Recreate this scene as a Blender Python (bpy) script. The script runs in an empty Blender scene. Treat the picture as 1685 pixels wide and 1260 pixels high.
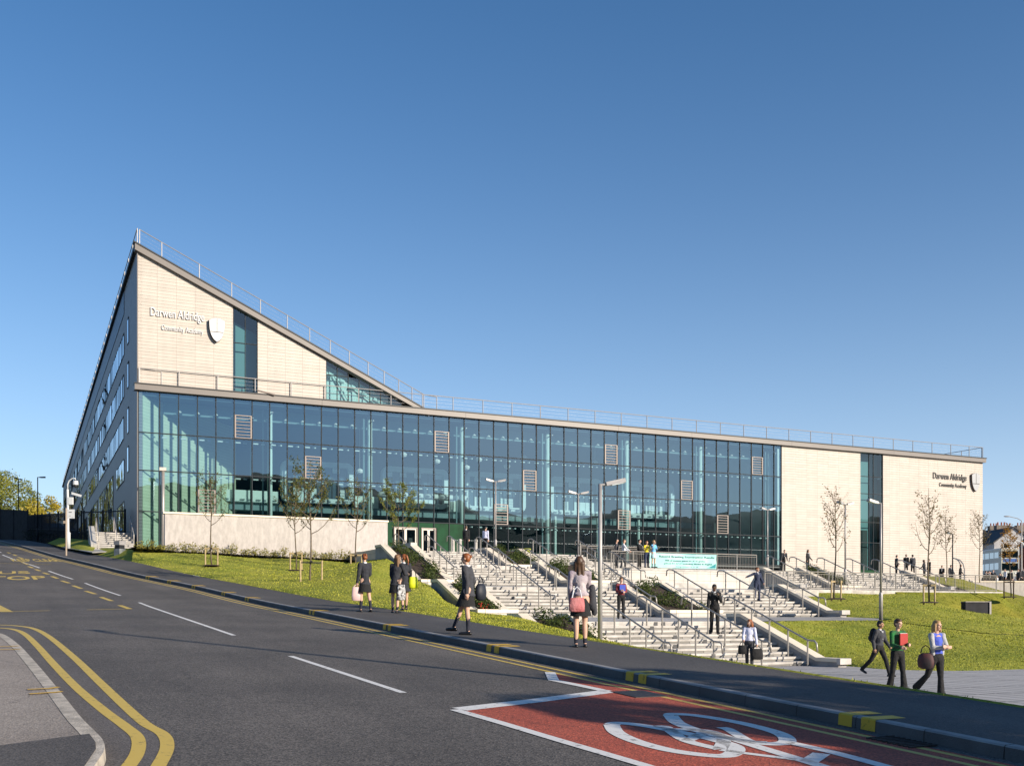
import bpy, bmesh, math, random
import numpy as np
from mathutils import Vector, Matrix
R = math.radians
scene = bpy.context.scene
COL = scene.collection
# ---------------------------------------------------------------- camera
F, CX, YH = 1720.0, 842.5, 1011.0            # focal length / principal column / horizon row of the 1685 px photograph
cam = bpy.data.cameras.new("camera"); camo = bpy.data.objects.new("camera", cam); COL.objects.link(camo)
cam.sensor_width = 36.0; cam.lens = 36.0 * F / 1685.0
cam.shift_x = 0.0; cam.shift_y = (YH - 630.0) / 1685.0
cam.clip_start = 0.1; cam.clip_end = 6000.0
camo.location = (0, 0, 0); camo.rotation_euler = (R(90), 0, 0)      # eye height is z = 0, looking along +Y
scene.camera = camo
# ---------------------------------------------------------------- world, sun, exposure
SUN_AZ, SUN_EL = R(-36.0), R(19.0)           # direction towards the sun (behind the viewer, to the right)
w = bpy.data.worlds.new("World"); scene.world = w; w.use_nodes = True
nt = w.node_tree; bg = nt.nodes["Background"]
sky = nt.nodes.new("ShaderNodeTexSky"); sky.sky_type = 'NISHITA'; sky.sun_disc = False
sky.sun_elevation = SUN_EL; sky.sun_rotation = math.pi/2 - SUN_AZ
sky.altitude = 150; sky.air_density = 1.0; sky.dust_density = 0.3; sky.ozone_density = 3.0
hsv = nt.nodes.new('ShaderNodeHueSaturation'); hsv.inputs['Saturation'].default_value = 1.24; hsv.inputs['Hue'].default_value = .502
nt.links.new(sky.outputs[0], hsv.inputs['Color']); 
# pale air low over the horizon, mixed into the sky by height
_tc = nt.nodes.new('ShaderNodeTexCoord'); _sx = nt.nodes.new('ShaderNodeSeparateXYZ'); nt.links.new(_tc.outputs['Generated'], _sx.inputs[0])
_m1 = nt.nodes.new('ShaderNodeMath'); _m1.operation = 'MULTIPLY'; _m1.inputs[1].default_value = -1/.15; nt.links.new(_sx.outputs[2], _m1.inputs[0])
_m2 = nt.nodes.new('ShaderNodeMath'); _m2.operation = 'EXPONENT'; nt.links.new(_m1.outputs[0], _m2.inputs[0])
_m3 = nt.nodes.new('ShaderNodeMath'); _m3.operation = 'MULTIPLY'; _m3.use_clamp = True; _m3.inputs[1].default_value = .95; nt.links.new(_m2.outputs[0], _m3.inputs[0])
_mx = nt.nodes.new('ShaderNodeMix'); _mx.data_type = 'RGBA'; _mx.inputs[7].default_value = (5.2, 6.25, 8.2, 1)
nt.links.new(_m3.outputs[0], _mx.inputs[0]); nt.links.new(hsv.outputs[0], _mx.inputs[6]); nt.links.new(_mx.outputs[2], bg.inputs[0]); bg.inputs[1].default_value = 0.086
sun = bpy.data.lights.new("sun", 'SUN'); suno = bpy.data.objects.new("sun", sun); COL.objects.link(suno)
sun.energy = 4.2; sun.angle = R(0.53); sun.color = (1.0, 0.88, 0.73)
sd = Vector((math.cos(SUN_EL)*math.cos(SUN_AZ), math.cos(SUN_EL)*math.sin(SUN_AZ), math.sin(SUN_EL)))
suno.rotation_euler = sd.to_track_quat('Z', 'Y').to_euler()
scene.view_settings.view_transform = 'Standard'; scene.view_settings.look = 'None'
scene.view_settings.exposure = 0.70; scene.view_settings.gamma = 1.0
# ---------------------------------------------------------------- frames of the place
# road frame: s up the hill, w to its right; facade frame: p along the glass front, q out from it
u = np.array([-862.0, 1720.0]); u /= np.hypot(*u); v = np.array([u[1], -u[0]])
e = np.array([3682.0, 1720.0]); e /= np.hypot(*e); n = np.array([-e[1], e[0]])
C0 = np.array([-26.517, 74.1]); G = 0.0577; EAZ = math.atan2(e[1], e[0])
def FP(p, q, z): a = C0 + e*p - n*q; return (float(a[0]), float(a[1]), float(z))
def pq(x, y): d = np.array([x, y]) - C0; return float(d @ e), float(-(d @ n))
def RW(s, ww, z): a = u*s + v*ww; return (float(a[0]), float(a[1]), float(z))
def sw(x, y): a = np.array([x, y]); return float(a @ u), float(a @ v)
def at(px, py, Y): return ((px-CX)/F*Y, Y, (YH-py)/F*Y)
_S = [-60, -10, 0, 10, 20, 36, 45.3, 52.7, 61.3, 70.9, 90.5, 111.3, 170, 260]
_Z = [-60*G-1.57+.6, -10*G-1.57, -1.57, -.993, -.416, .507, 1.228, 1.90, 2.85, 3.66, 5.40, 7.09, 11.0, 17]
_SW = [-60, 28, 36, 45.3, 52.7, 61.3, 70.9, 90.5, 111.3, 170, 260]
_WK = [8.3, 8.3, 8.2, 7.76, 6.43, 4.81, 3.85, 2.36, 1.0, -5, -20]
def _smooth(x, X, Y):
    return sum(np.interp(x+d, X, Y) for d in (-3, -1.5, 0, 1.5, 3))/5
def zk(s): return float(_smooth(s, _S, _Z))              # pavement level
def zr(s): return zk(s) - 0.125                          # road level
def wk(s): return float(_smooth(s, _SW, _WK))            # kerb line, far side
def zplaza(x, y): return -1.80 - 0.004*max(0, x-11)
def cast(px, py, f, t0=4.0, t1=400.0):
    """point of the surface z=f(x,y) that shows at this place of the photograph"""
    dx, dz = (px-CX)/F, (YH-py)/F; t = t0; prev = None
    while t < t1:
        g = dz*t - f(dx*t, t)
        if prev is not None and (g > 0) != (prev[1] > 0):
            a, b = prev[0], t
            for _ in range(30):
                m = (a+b)/2; gm = dz*m - f(dx*m, m)
                if (gm > 0) == (prev[1] > 0): a = m
                else: b = m
            return (dx*a, a, dz*a)
        prev = (t, g); t *= 1.004
    return (dx*t1, t1, dz*t1)
def froad(x, y): return zr(sw(x, y)[0])
def fwalk(x, y): return zk(sw(x, y)[0])
def onp(px, py, p):
    rx, rz = (px-CX)/F, (YH-py)/F
    t = (C0 @ e + p)/(rx*e[0]+e[1]); return pq(rx*t, t)[1], rz*t
def onq(px, py, q):
    rx, rz = (px-CX)/F, (YH-py)/F
    t = (C0 @ n - q)/(rx*n[0]+n[1]); return pq(rx*t, t)[0], rz*t
# ---------------------------------------------------------------- materials
def mat(name, col, rough=.7, metal=0.0, var=0.0, vscale=3.0, bump=0.0, bscale=40.0, spec=None, col2=None, detail=4, emit=None, bdist=.02):
    m = bpy.data.materials.new(name); m.use_nodes = True; t = m.node_tree; b = t.nodes["Principled BSDF"]
    b.inputs["Base Color"].default_value = (*col, 1); b.inputs["Roughness"].default_value = rough; b.inputs["Metallic"].default_value = metal
    if spec is not None: b.inputs["Specular IOR Level"].default_value = spec
    tc = t.nodes.new("ShaderNodeTexCoord")
    if var > 0 or col2:
        no = t.nodes.new("ShaderNodeTexNoise"); no.inputs["Scale"].default_value = vscale; no.inputs["Detail"].default_value = detail
        t.links.new(tc.outputs["Object"], no.inputs["Vector"])
        cr = t.nodes.new("ShaderNodeValToRGB"); cr.color_ramp.elements[0].position = .36; cr.color_ramp.elements[1].position = .64
        c2 = col2 if col2 else tuple(min(1, c*(1+var)) for c in col); c1 = col if col2 else tuple(c*(1-var) for c in col)
        cr.color_ramp.elements[0].color = (*c1, 1); cr.color_ramp.elements[1].color = (*c2, 1)
        t.links.new(no.outputs["Fac"], cr.inputs[0]); t.links.new(cr.outputs[0], b.inputs["Base Color"])
    if bump > 0:
        nb = t.nodes.new("ShaderNodeTexNoise"); nb.inputs["Scale"].default_value = bscale; nb.inputs["Detail"].default_value = 3
        t.links.new(tc.outputs["Object"], nb.inputs["Vector"])
        bp = t.nodes.new("ShaderNodeBump"); bp.inputs["Strength"].default_value = bump; bp.inputs["Distance"].default_value = bdist
        t.links.new(nb.outputs["Fac"], bp.inputs["Height"]); t.links.new(bp.outputs[0], b.inputs["Normal"])
    return m
def nodes(m): return m.node_tree, m.node_tree.nodes["Principled BSDF"]
def pq_vec(t, swap=True):
    tc = t.nodes.new("ShaderNodeTexCoord"); mp = t.nodes.new("ShaderNodeMapping"); mp.inputs["Rotation"].default_value = (0, 0, -EAZ)
    t.links.new(tc.outputs["Object"], mp.inputs["Vector"])
    sx = t.nodes.new("ShaderNodeSeparateXYZ"); t.links.new(mp.outputs[0], sx.inputs[0]); return sx
def brick_mat(name, c1, c2, mortar, bw, bh, ms, axes=("X", "Z"), rough=.6, offset=0.0, bump=.6, noise=.05, streak=0.0):
    """courses laid in the facade frame (axes picks which two of its directions carry the pattern)"""
    m = mat(name, c1, rough); t, b = nodes(m); sx = pq_vec(t); cb = t.nodes.new("ShaderNodeCombineXYZ")
    t.links.new(sx.outputs[axes[0]], cb.inputs[0]); t.links.new(sx.outputs[axes[1]], cb.inputs[1])
    br = t.nodes.new("ShaderNodeTexBrick"); br.offset = offset; br.inputs["Scale"].default_value = 1.0
    br.inputs["Brick Width"].default_value = bw; br.inputs["Row Height"].default_value = bh; br.inputs["Mortar Size"].default_value = ms
    br.inputs["Color1"].default_value = (*c1, 1); br.inputs["Color2"].default_value = (*c2, 1); br.inputs["Mortar"].default_value = (*mortar, 1)
    br.inputs["Mortar Smooth"].default_value = .1
    t.links.new(cb.outputs[0], br.inputs["Vector"])
    no = t.nodes.new("ShaderNodeTexNoise"); no.inputs["Scale"].default_value = 1.3; no.inputs["Detail"].default_value = 6
    t.links.new(cb.outputs[0], no.inputs["Vector"])
    mx = t.nodes.new("ShaderNodeMix"); mx.data_type = 'RGBA'; mx.blend_type = 'MULTIPLY'; mx.inputs[0].default_value = 1
    mr = t.nodes.new("ShaderNodeMapRange"); mr.inputs[3].default_value = 1-noise*2; mr.inputs[4].default_value = 1+noise
    t.links.new(no.outputs["Fac"], mr.inputs[0]); t.links.new(br.outputs["Color"], mx.inputs[6]); t.links.new(mr.outputs[0], mx.inputs[7])
    last = mx.outputs[2]
    if streak:
        m3 = t.nodes.new("ShaderNodeMapping"); m3.inputs["Scale"].default_value = (1.6, .10, 1); t.links.new(cb.outputs[0], m3.inputs[0])
        n3 = t.nodes.new("ShaderNodeTexNoise"); n3.inputs["Scale"].default_value = 1.0; n3.inputs["Detail"].default_value = 7; n3.inputs["Roughness"].default_value = .65; t.links.new(m3.outputs[0], n3.inputs["Vector"])
        r3 = t.nodes.new("ShaderNodeMapRange"); r3.inputs[1].default_value = .3; r3.inputs[2].default_value = .6; r3.inputs[3].default_value = 1-streak; r3.inputs[4].default_value = 1.0; t.links.new(n3.outputs["Fac"], r3.inputs[0])
        m4 = t.nodes.new("ShaderNodeMix"); m4.data_type = 'RGBA'; m4.blend_type = 'MULTIPLY'; m4.inputs[0].default_value = 1; t.links.new(last, m4.inputs[6]); t.links.new(r3.outputs[0], m4.inputs[7]); last = m4.outputs[2]
    t.links.new(last, b.inputs["Base Color"])
    bp = t.nodes.new("ShaderNodeBump"); bp.inputs["Strength"].default_value = bump; bp.inputs["Distance"].default_value = .02; bp.invert = True
    t.links.new(br.outputs["Fac"], bp.inputs["Height"]); t.links.new(bp.outputs[0], b.inputs["Normal"])
    return m
def leaf_mat(name, c, c2, vs=3.0, tr=.35):
    m = mat(name, c, .55, col2=c2, vscale=vs, spec=.3); t, b = nodes(m); col = b.inputs["Base Color"].links[0].from_socket
    tl = t.nodes.new("ShaderNodeBsdfTranslucent"); mx = t.nodes.new("ShaderNodeMixShader"); mx.inputs[0].default_value = tr
    t.links.new(col, tl.inputs[0]); t.links.new(b.outputs[0], mx.inputs[1]); t.links.new(tl.outputs[0], mx.inputs[2])
    t.links.new(mx.outputs[0], t.nodes["Material Output"].inputs[0]); return m
def glass_mat(name, tint, base=.1, gain=1.0, gloss=(1, 1, 1), wob=0.0):
    m = bpy.data.materials.new(name); m.use_nodes = True; t = m.node_tree; t.nodes.clear()
    out = t.nodes.new("ShaderNodeOutputMaterial"); mx = t.nodes.new("ShaderNodeMixShader")
    tr = t.nodes.new("ShaderNodeBsdfTransparent"); tr.inputs[0].default_value = (*tint, 1)
    gl = t.nodes.new("ShaderNodeBsdfGlossy"); gl.inputs["Roughness"].default_value = 0.0; gl.inputs[0].default_value = (*gloss, 1)
    fr = t.nodes.new("ShaderNodeFresnel"); fr.inputs[0].default_value = 1.5
    mr = t.nodes.new("ShaderNodeMath"); mr.operation = 'MULTIPLY_ADD'; mr.inputs[1].default_value = gain; mr.inputs[2].default_value = base; mr.use_clamp = True
    t.links.new(fr.outputs[0], mr.inputs[0]); t.links.new(mr.outputs[0], mx.inputs[0])
    t.links.new(tr.outputs[0], mx.inputs[1]); t.links.new(gl.outputs[0], mx.inputs[2]); t.links.new(mx.outputs[0], out.inputs[0])
    if wob > 0:
        tc = t.nodes.new("ShaderNodeTexCoord"); no = t.nodes.new("ShaderNodeTexNoise"); no.inputs["Scale"].default_value = .55; no.inputs["Detail"].default_value = 1
        bp = t.nodes.new("ShaderNodeBump"); bp.inputs["Strength"].default_value = wob; bp.inputs["Distance"].default_value = .05
        t.links.new(tc.outputs["Object"], no.inputs["Vector"]); t.links.new(no.outputs["Fac"], bp.inputs["Height"])
        t.links.new(bp.outputs[0], gl.inputs["Normal"])
    return m
# ---------------------------------------------------------------- mesh helpers
class MB:
    def __init__(s): s.v = []; s.f = []
    def face(s, pts):
        i = len(s.v); s.v += [tuple(p) for p in pts]; s.f.append(tuple(range(i, i+len(pts)))); return s
    def hexa(s, a, b):
        """a, b: two quads (lists of four points) joined into a box"""
        i = len(s.v); s.v += [tuple(p) for p in a]+[tuple(p) for p in b]
        s.f += [(i+3, i+2, i+1, i), (i+4, i+5, i+6, i+7)]
        for k in range(4): s.f.append((i+k, i+(k+1) % 4, i+4+(k+1) % 4, i+4+k))
        return s
    def box(s, x0, x1, y0, y1, z0, z1):
        return s.hexa([(x0, y0, z0), (x1, y0, z0), (x1, y1, z0), (x0, y1, z0)], [(x0, y0, z1), (x1, y0, z1), (x1, y1, z1), (x0, y1, z1)])
    def fbox(s, p0, p1, q0, q1, z0, z1):
        """box in the facade frame"""
        return s.hexa([FP(p0, q1, z0), FP(p1, q1, z0), FP(p1, q0, z0), FP(p0, q0, z0)], [FP(p0, q1, z1), FP(p1, q1, z1), FP(p1, q0, z1), FP(p0, q0, z1)])
    def prism(s, poly, off):
        """extrude a planar polygon (3-D points) by an offset"""
        i = len(s.v); k = len(poly); s.v += [tuple(p) for p in poly]+[tuple(Vector(p)+Vector(off)) for p in poly]
        s.f += [tuple(range(i+k-1, i-1, -1)), tuple(range(i+k, i+2*k))]
        for a in range(k): s.f.append((i+a, i+(a+1) % k, i+k+(a+1) % k, i+k+a))
        return s
    def tube(s, pts, rad, nseg=8, caps=True):
        pts = [Vector(p) for p in pts]; k = len(pts)
        rad = [rad]*k if not hasattr(rad, '__len__') else rad
        i0 = len(s.v); up = None
        for j, p in enumerate(pts):
            d = (pts[min(j+1, k-1)]-pts[max(j-1, 0)]).normalized()
            if up is None:
                up = d.orthogonal().normalized()
            a = (up - d*up.dot(d)); a = a.normalized() if a.length > 1e-5 else d.orthogonal().normalized(); up = a; b = d.cross(a)
            for m_ in range(nseg):
                t = 2*math.pi*m_/nseg; s.v.append(tuple(p+(a*math.cos(t)+b*math.sin(t))*rad[j]))
        for j in range(k-1):
            for m_ in range(nseg):
                A = i0+j*nseg+m_; B = i0+j*nseg+(m_+1) % nseg; s.f.append((A, B, B+nseg, A+nseg))
        if caps:
            s.f.append(tuple(range(i0+nseg-1, i0-1, -1))); s.f.append(tuple(range(i0+(k-1)*nseg, i0+k*nseg)))
        return s
    def lathe(s, prof, c=(0, 0, 0), nseg=16, sx=1.0, sy=1.0):
        i0 = len(s.v); k = len(prof)
        for r, z in prof:
            for m_ in range(nseg):
                t = 2*math.pi*m_/nseg; s.v.append((c[0]+r*sx*math.cos(t), c[1]+r*sy*math.sin(t), c[2]+z))
        for j in range(k-1):
            for m_ in range(nseg):
                A = i0+j*nseg+m_; B = i0+j*nseg+(m_+1) % nseg; s.f.append((A, B, B+nseg, A+nseg))
        s.f.append(tuple(range(i0+nseg-1, i0-1, -1))); s.f.append(tuple(range(i0+(k-1)*nseg, i0+k*nseg)))
        return s
    def ball(s, c, r, nu=12, nv=8, rot=None):
        r = r if hasattr(r, '__len__') else (r, r, r); i0 = len(s.v); c = Vector(c)
        M = rot if rot is not None else Matrix.Identity(3)
        s.v.append(tuple(c+M @ Vector((0, 0, -r[2]))))
        for j in range(1, nv):
            a = -math.pi/2+math.pi*j/nv
            for m_ in range(nu):
                t = 2*math.pi*m_/nu
                s.v.append(tuple(c+M @ Vector((r[0]*math.cos(a)*math.cos(t), r[1]*math.cos(a)*math.sin(t), r[2]*math.sin(a)))))
        s.v.append(tuple(c+M @ Vector((0, 0, r[2])))); top = len(s.v)-1
        for m_ in range(nu): s.f.append((i0, i0+1+(m_+1) % nu, i0+1+m_)); s.f.append((top, top-nu+m_, top-nu+(m_+1) % nu))
        for j in range(nv-2):
            for m_ in range(nu):
                A = i0+1+j*nu+m_; B = i0+1+j*nu+(m_+1) % nu; s.f.append((A, B, B+nu, A+nu))
        return s
    def cap(s, a, b, ra, rb, nu=12):
        """tapered limb with round ends"""
        a = Vector(a); b = Vector(b); d = (b-a)
        if d.length < 1e-5: return s.ball(a, ra)
        d.normalize(); pts = []; rad = []
        for k in range(5): t = math.pi/2*k/4.5; pts.append(a-d*ra*math.cos(t)); rad.append(max(ra*math.sin(t), ra*.12))
        pts.append(a); rad.append(ra)
        pts.append(b); rad.append(rb)
        for k in range(5): t = math.pi/2*(4.5-k-.5)/4.5 if k < 4 else 0.0; pts.append(b+d*rb*math.cos(t)); rad.append(max(rb*math.sin(t), rb*.12))
        return s.tube(pts, rad, nu)
    def grid(s, rows):
        i0 = len(s.v); nr = len(rows); nc = len(rows[0])
        for r in rows: s.v += [tuple(p) for p in r]
        for j in range(nr-1):
            for k in range(nc-1):
                A = i0+j*nc+k; s.f.append((A, A+1, A+nc+1, A+nc))
        return s
    def build(s, name, m, parent=None, smooth=False, local=False, recalc=True):
        off = Vector((0, 0, 0))
        if parent is not None and not local:
            o = parent
            while o is not None: off += o.location; o = o.parent
        me = bpy.data.meshes.new(name); me.from_pydata([tuple(Vector(p)-off) for p in s.v], [], s.f); me.update()
        if recalc:
            bm = bmesh.new(); bm.from_mesh(me); bmesh.ops.recalc_face_normals(bm, faces=bm.faces); bm.to_mesh(me); bm.free()
        if smooth: me.polygons.foreach_set("use_smooth", [True]*len(me.polygons))
        if m: me.materials.append(m)
        o = bpy.data.objects.new(name, me); COL.objects.link(o)
        if parent is not None: o.parent = parent
        return o
def tag(o, label=None, cat=None, group=None, kind=None):
    if label: o["label"] = label
    if cat: o["category"] = cat
    if group: o["group"] = group
    if kind: o["kind"] = kind
    return o
def thing(name, label, cat, loc=(0, 0, 0), group=None, rz=0.0):
    o = bpy.data.objects.new(name, None); COL.objects.link(o); o.location = loc; o.rotation_euler = (0, 0, rz)
    o.empty_display_size = .2; return tag(o, label, cat, group)
def struct(name, mb, m, smooth=False, label=None): 
    o = mb.build(name, m, smooth=smooth, recalc=False); return tag(o, label, None, None, 'structure')
CHILD = {}
def dup(root, loc, rz=0.0, label=None, group=None, scale=1.0):
    r = root.copy(); COL.objects.link(r); r.location = loc; r.rotation_euler = (0, 0, rz); r.scale = (scale,)*3
    if label: r["label"] = label
    if group: r["group"] = group
    for ch in root.children:
        c = ch.copy(); COL.objects.link(c); c.parent = r
        for g in ch.children:
            d = g.copy(); COL.objects.link(d); d.parent = c
    return r
def remesh(o, vox, smooth_iter=2):
    md = o.modifiers.new("r", 'REMESH'); md.mode = 'VOXEL'; md.voxel_size = vox; md.use_smooth_shade = True
    if smooth_iter:
        sm = o.modifiers.new("s", 'SMOOTH'); sm.iterations = smooth_iter; sm.factor = .5
    dg = bpy.context.evaluated_depsgraph_get(); me = bpy.data.meshes.new_from_object(o.evaluated_get(dg)); mts = [x for x in o.data.materials]
    o.modifiers.clear(); old = o.data; o.data = me; me.name = o.name; me.materials.clear()
    for x in mts: me.materials.append(x)
    bpy.data.meshes.remove(old); return o
def text_mesh(body, size=1.0, depth=.05, align='LEFT', offset=0.0, spacing=1.0):
    c = bpy.data.curves.new("t", 'FONT'); c.body = body; c.size = size; c.extrude = depth/2; c.align_x = align; c.offset = offset
    c.space_character = spacing; c.resolution_u = 3
    o = bpy.data.objects.new("t", c); COL.objects.link(o); dg = bpy.context.evaluated_depsgraph_get()
    me = bpy.data.meshes.new_from_object(o.evaluated_get(dg)); vs = [tuple(x.co) for x in me.vertices]; fs = [tuple(p.vertices) for p in me.polygons]
    bpy.data.objects.remove(o); bpy.data.curves.remove(c); bpy.data.meshes.remove(me); return vs, fs
# ================================================================= ground, road, pavements
M = {}
def asphalt(name, c, c2, fine=(.5, 1.75), crack=.72):
    m = mat(name, c, .85); t, b = nodes(m); tc = t.nodes.new("ShaderNodeTexCoord")
    n1 = t.nodes.new("ShaderNodeTexNoise"); n1.inputs["Scale"].default_value = .35; n1.inputs["Detail"].default_value = 6; n1.inputs["Roughness"].default_value = .6
    n2 = t.nodes.new("ShaderNodeTexVoronoi"); n2.inputs["Scale"].default_value = 55
    n3 = t.nodes.new("ShaderNodeTexNoise"); n3.inputs["Scale"].default_value = 22; n3.inputs["Detail"].default_value = 4; n3.inputs["Roughness"].default_value = .8
    for k in (n1, n2, n3): t.links.new(tc.outputs["Object"], k.inputs["Vector"])
    r = t.nodes.new("ShaderNodeValToRGB"); r.color_ramp.elements[0].color = (*c, 1); r.color_ramp.elements[1].color = (*c2, 1); r.color_ramp.elements[0].position = .35; r.color_ramp.elements[1].position = .68
    t.links.new(n1.outputs["Fac"], r.inputs[0])
    cm = t.nodes.new("ShaderNodeMapRange"); cm.inputs[1].default_value = 0; cm.inputs[2].default_value = 1; cm.inputs[3].default_value = fine[0]; cm.inputs[4].default_value = fine[1]
    sp = t.nodes.new("ShaderNodeSeparateColor"); t.links.new(n2.outputs["Color"], sp.inputs[0]); t.links.new(sp.outputs[0], cm.inputs[0])
    c3 = t.nodes.new("ShaderNodeMapRange"); c3.inputs[1].default_value = .3; c3.inputs[2].default_value = .7; c3.inputs[3].default_value = .75; c3.inputs[4].default_value = 1.25
    t.links.new(n3.outputs["Fac"], c3.inputs[0])
    ml = t.nodes.new("ShaderNodeMath"); ml.operation = 'MULTIPLY'; t.links.new(cm.outputs[0], ml.inputs[0]); t.links.new(c3.outputs[0], ml.inputs[1])
    mp = t.nodes.new("ShaderNodeMapping"); mp.inputs["Rotation"].default_value = (0, 0, -math.atan2(u[1], u[0])); t.links.new(tc.outputs["Object"], mp.inputs[0])
    m2 = t.nodes.new("ShaderNodeMapping"); m2.inputs["Scale"].default_value = (.05, 1.1, 1); t.links.new(mp.outputs[0], m2.inputs[0])
    n4 = t.nodes.new("ShaderNodeTexNoise"); n4.inputs["Scale"].default_value = 1.0; n4.inputs["Detail"].default_value = 5; t.links.new(m2.outputs[0], n4.inputs["Vector"])
    c4 = t.nodes.new("ShaderNodeMapRange"); c4.inputs[1].default_value = .3; c4.inputs[2].default_value = .7; c4.inputs[3].default_value = .84; c4.inputs[4].default_value = 1.14; t.links.new(n4.outputs["Fac"], c4.inputs[0])
    vc = t.nodes.new("ShaderNodeTexVoronoi"); vc.feature = 'DISTANCE_TO_EDGE'; vc.inputs["Scale"].default_value = .23; dn_ = t.nodes.new("ShaderNodeTexNoise"); dn_.inputs["Scale"].default_value = 1.5; dn_.inputs["Detail"].default_value = 6
    t.links.new(tc.outputs["Object"], dn_.inputs["Vector"]); va = t.nodes.new("ShaderNodeVectorMath"); va.operation = 'ADD'; t.links.new(mp.outputs[0], va.inputs[0]); t.links.new(dn_.outputs["Color"], va.inputs[1]); t.links.new(va.outputs[0], vc.inputs["Vector"])
    c5 = t.nodes.new("ShaderNodeMapRange"); c5.inputs[1].default_value = .0; c5.inputs[2].default_value = .006; c5.inputs[3].default_value = crack; c5.inputs[4].default_value = 1.0; t.links.new(vc.outputs["Distance"], c5.inputs[0])
    mm2 = t.nodes.new("ShaderNodeMath"); mm2.operation = 'MULTIPLY'; t.links.new(c4.outputs[0], mm2.inputs[0]); t.links.new(c5.outputs[0], mm2.inputs[1])
    mm3 = t.nodes.new("ShaderNodeMath"); mm3.operation = 'MULTIPLY'; t.links.new(mm2.outputs[0], mm3.inputs[0]); t.links.new(ml.outputs[0], mm3.inputs[1]); ml = mm3
    mx = t.nodes.new("ShaderNodeMix"); mx.data_type = 'RGBA'; mx.blend_type = 'MULTIPLY'; mx.inputs[0].default_value = 1
    t.links.new(r.outputs[0], mx.inputs[6]); t.links.new(ml.outputs[0], mx.inputs[7]); t.links.new(mx.outputs[2], b.inputs["Base Color"])
    bp = t.nodes.new("ShaderNodeBump"); bp.inputs["Strength"].default_value = .5; bp.inputs["Distance"].default_value = .008
    t.links.new(n2.outputs["Distance"], bp.inputs["Height"]); t.links.new(bp.outputs[0], b.inputs["Normal"]); return m
M['road'] = asphalt('road asphalt', (.070, .062, .055), (.108, .095, .083))
M['walk'] = asphalt('pavement asphalt', (.062, .057, .055), (.086, .079, .074), (.8, 1.2))
M['oldwalk'] = asphalt('old pavement asphalt', (.25, .21, .175), (.33, .285, .24), (.8, 1.2))
M['newpatch'] = asphalt('newer asphalt patch', (.085, .075, .068), (.11, .10, .09), (.7, 1.3))
M['edge'] = asphalt('worn road edge', (.10, .088, .08), (.13, .115, .105), (.7, 1.3))
M['redroad'] = asphalt('red surfacing', (.31, .055, .028), (.39, .085, .045), (.6, 1.5))
def worn(name, c, dirt):
    m = mat(name, c, .6); t, b = nodes(m); tc = t.nodes.new("ShaderNodeTexCoord")
    a = t.nodes.new("ShaderNodeTexNoise"); a.inputs["Scale"].default_value = 9; a.inputs["Detail"].default_value = 8; a.inputs["Roughness"].default_value = .75
    r = t.nodes.new("ShaderNodeValToRGB"); r.color_ramp.elements[0].position = .34; r.color_ramp.elements[1].position = .44
    r.color_ramp.elements[0].color = (*[x*.45 for x in dirt], 1); r.color_ramp.elements[1].color = (*c, 1)
    t.links.new(tc.outputs["Object"], a.inputs["Vector"]); t.links.new(a.outputs["Fac"], r.inputs[0]); t.links.new(r.outputs[0], b.inputs["Base Color"]); return m
M['yellow'] = worn('yellow road paint', (.60, .42, .075), (.42, .30, .09))
M['kerbyellow'] = worn('yellow kerb paint', (.72, .42, .02), (.5, .3, .04))
M['white'] = worn('white road paint', (.72, .70, .66), (.45, .42, .38))
M['kerb'] = mat('concrete kerb with painted shade', (.10, .097, .095), .8, var=.15, vscale=2, bump=.3, bscale=60)  # kerb face colour darkened to stand for its shaded side
M['oldkerb'] = mat('old stone kerb', (.44, .39, .32), .85, var=.25, vscale=5, bump=.5, bscale=50)
# ---- base ground sheet to the horizon with hills
def fbase(x, y):
    s, ww = sw(x, y); p, q = pq(x, y)
    zA = zk(min(s, 290)) - .5
    if s > 150: zA += 0
    if s < -20: zA = zk(-20)-.5
    fq = float(np.interp(q, [-200, 0, 20, 24, 30, 38, 44, 50], [3.2, 3.2, 2.2, 1.8, 0.3, -1.2, -1.6, -2.5]))
    if p > 84: fq = min(fq, 3.2) 
    if ww < 6: z = zA
    else: z = min(zA, fq) - .4
    if p > 88 and q < 22: z = 3.2
    d = math.hypot(x-20, y-60)
    if d > 300:
        k = min(1, (d-300)/220.0); a = math.atan2(y-60, x-20)
        back = .5+.5*math.cos(a+math.pi/2*1.12)           # higher behind the photographer
        hill = (38+50*back+min(1, max(0, d-520)/1500)*60)*(.92+.08*math.sin(a*5+1.0)+.05*math.sin(a*13+.5)+.04*math.sin(a*31)+.02*math.sin(a*77))
        hide = 1.0 if not (-.1 < a < 2.9) else .12
        z = z*(1-k) + k*hill*hide*(1 if k < 1 else 1)
    return z
xs = sorted(set([round(a, 3) for a in np.concatenate([np.linspace(-3500, -400, 16), np.linspace(-400, -80, 20), np.linspace(-80, 120, 81), np.linspace(120, 500, 20), np.linspace(500, 3500, 16)])]))
ys = sorted(set([round(a, 3) for a in np.concatenate([np.linspace(-3500, -500, 20), np.linspace(-500, -60, 16), np.linspace(-60, 180, 97), np.linspace(180, 500, 14), np.linspace(500, 3500, 12)])]))
M['land'] = mat('open land', (.025, .036, .012), .95, col2=(.05, .065, .022), vscale=.02, detail=8)
struct('ground', MB().grid([[(x, y, fbase(x, y)) for x in xs] for y in ys]), M['land'], True)
# ---- road sheet
ss = [-60, -40, -25] + list(np.arange(-15, 60, .75)) + list(np.arange(60, 150, 2)) + [160, 180, 200, 230, 260]
struct('road', MB().grid([[RW(s, ww, zr(s)) for ww in [wk(s)-a for a in (0, 2, 4, 6, 8, 11, 15, 22, 32, 45)]] for s in ss]), M['road'], True)
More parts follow.
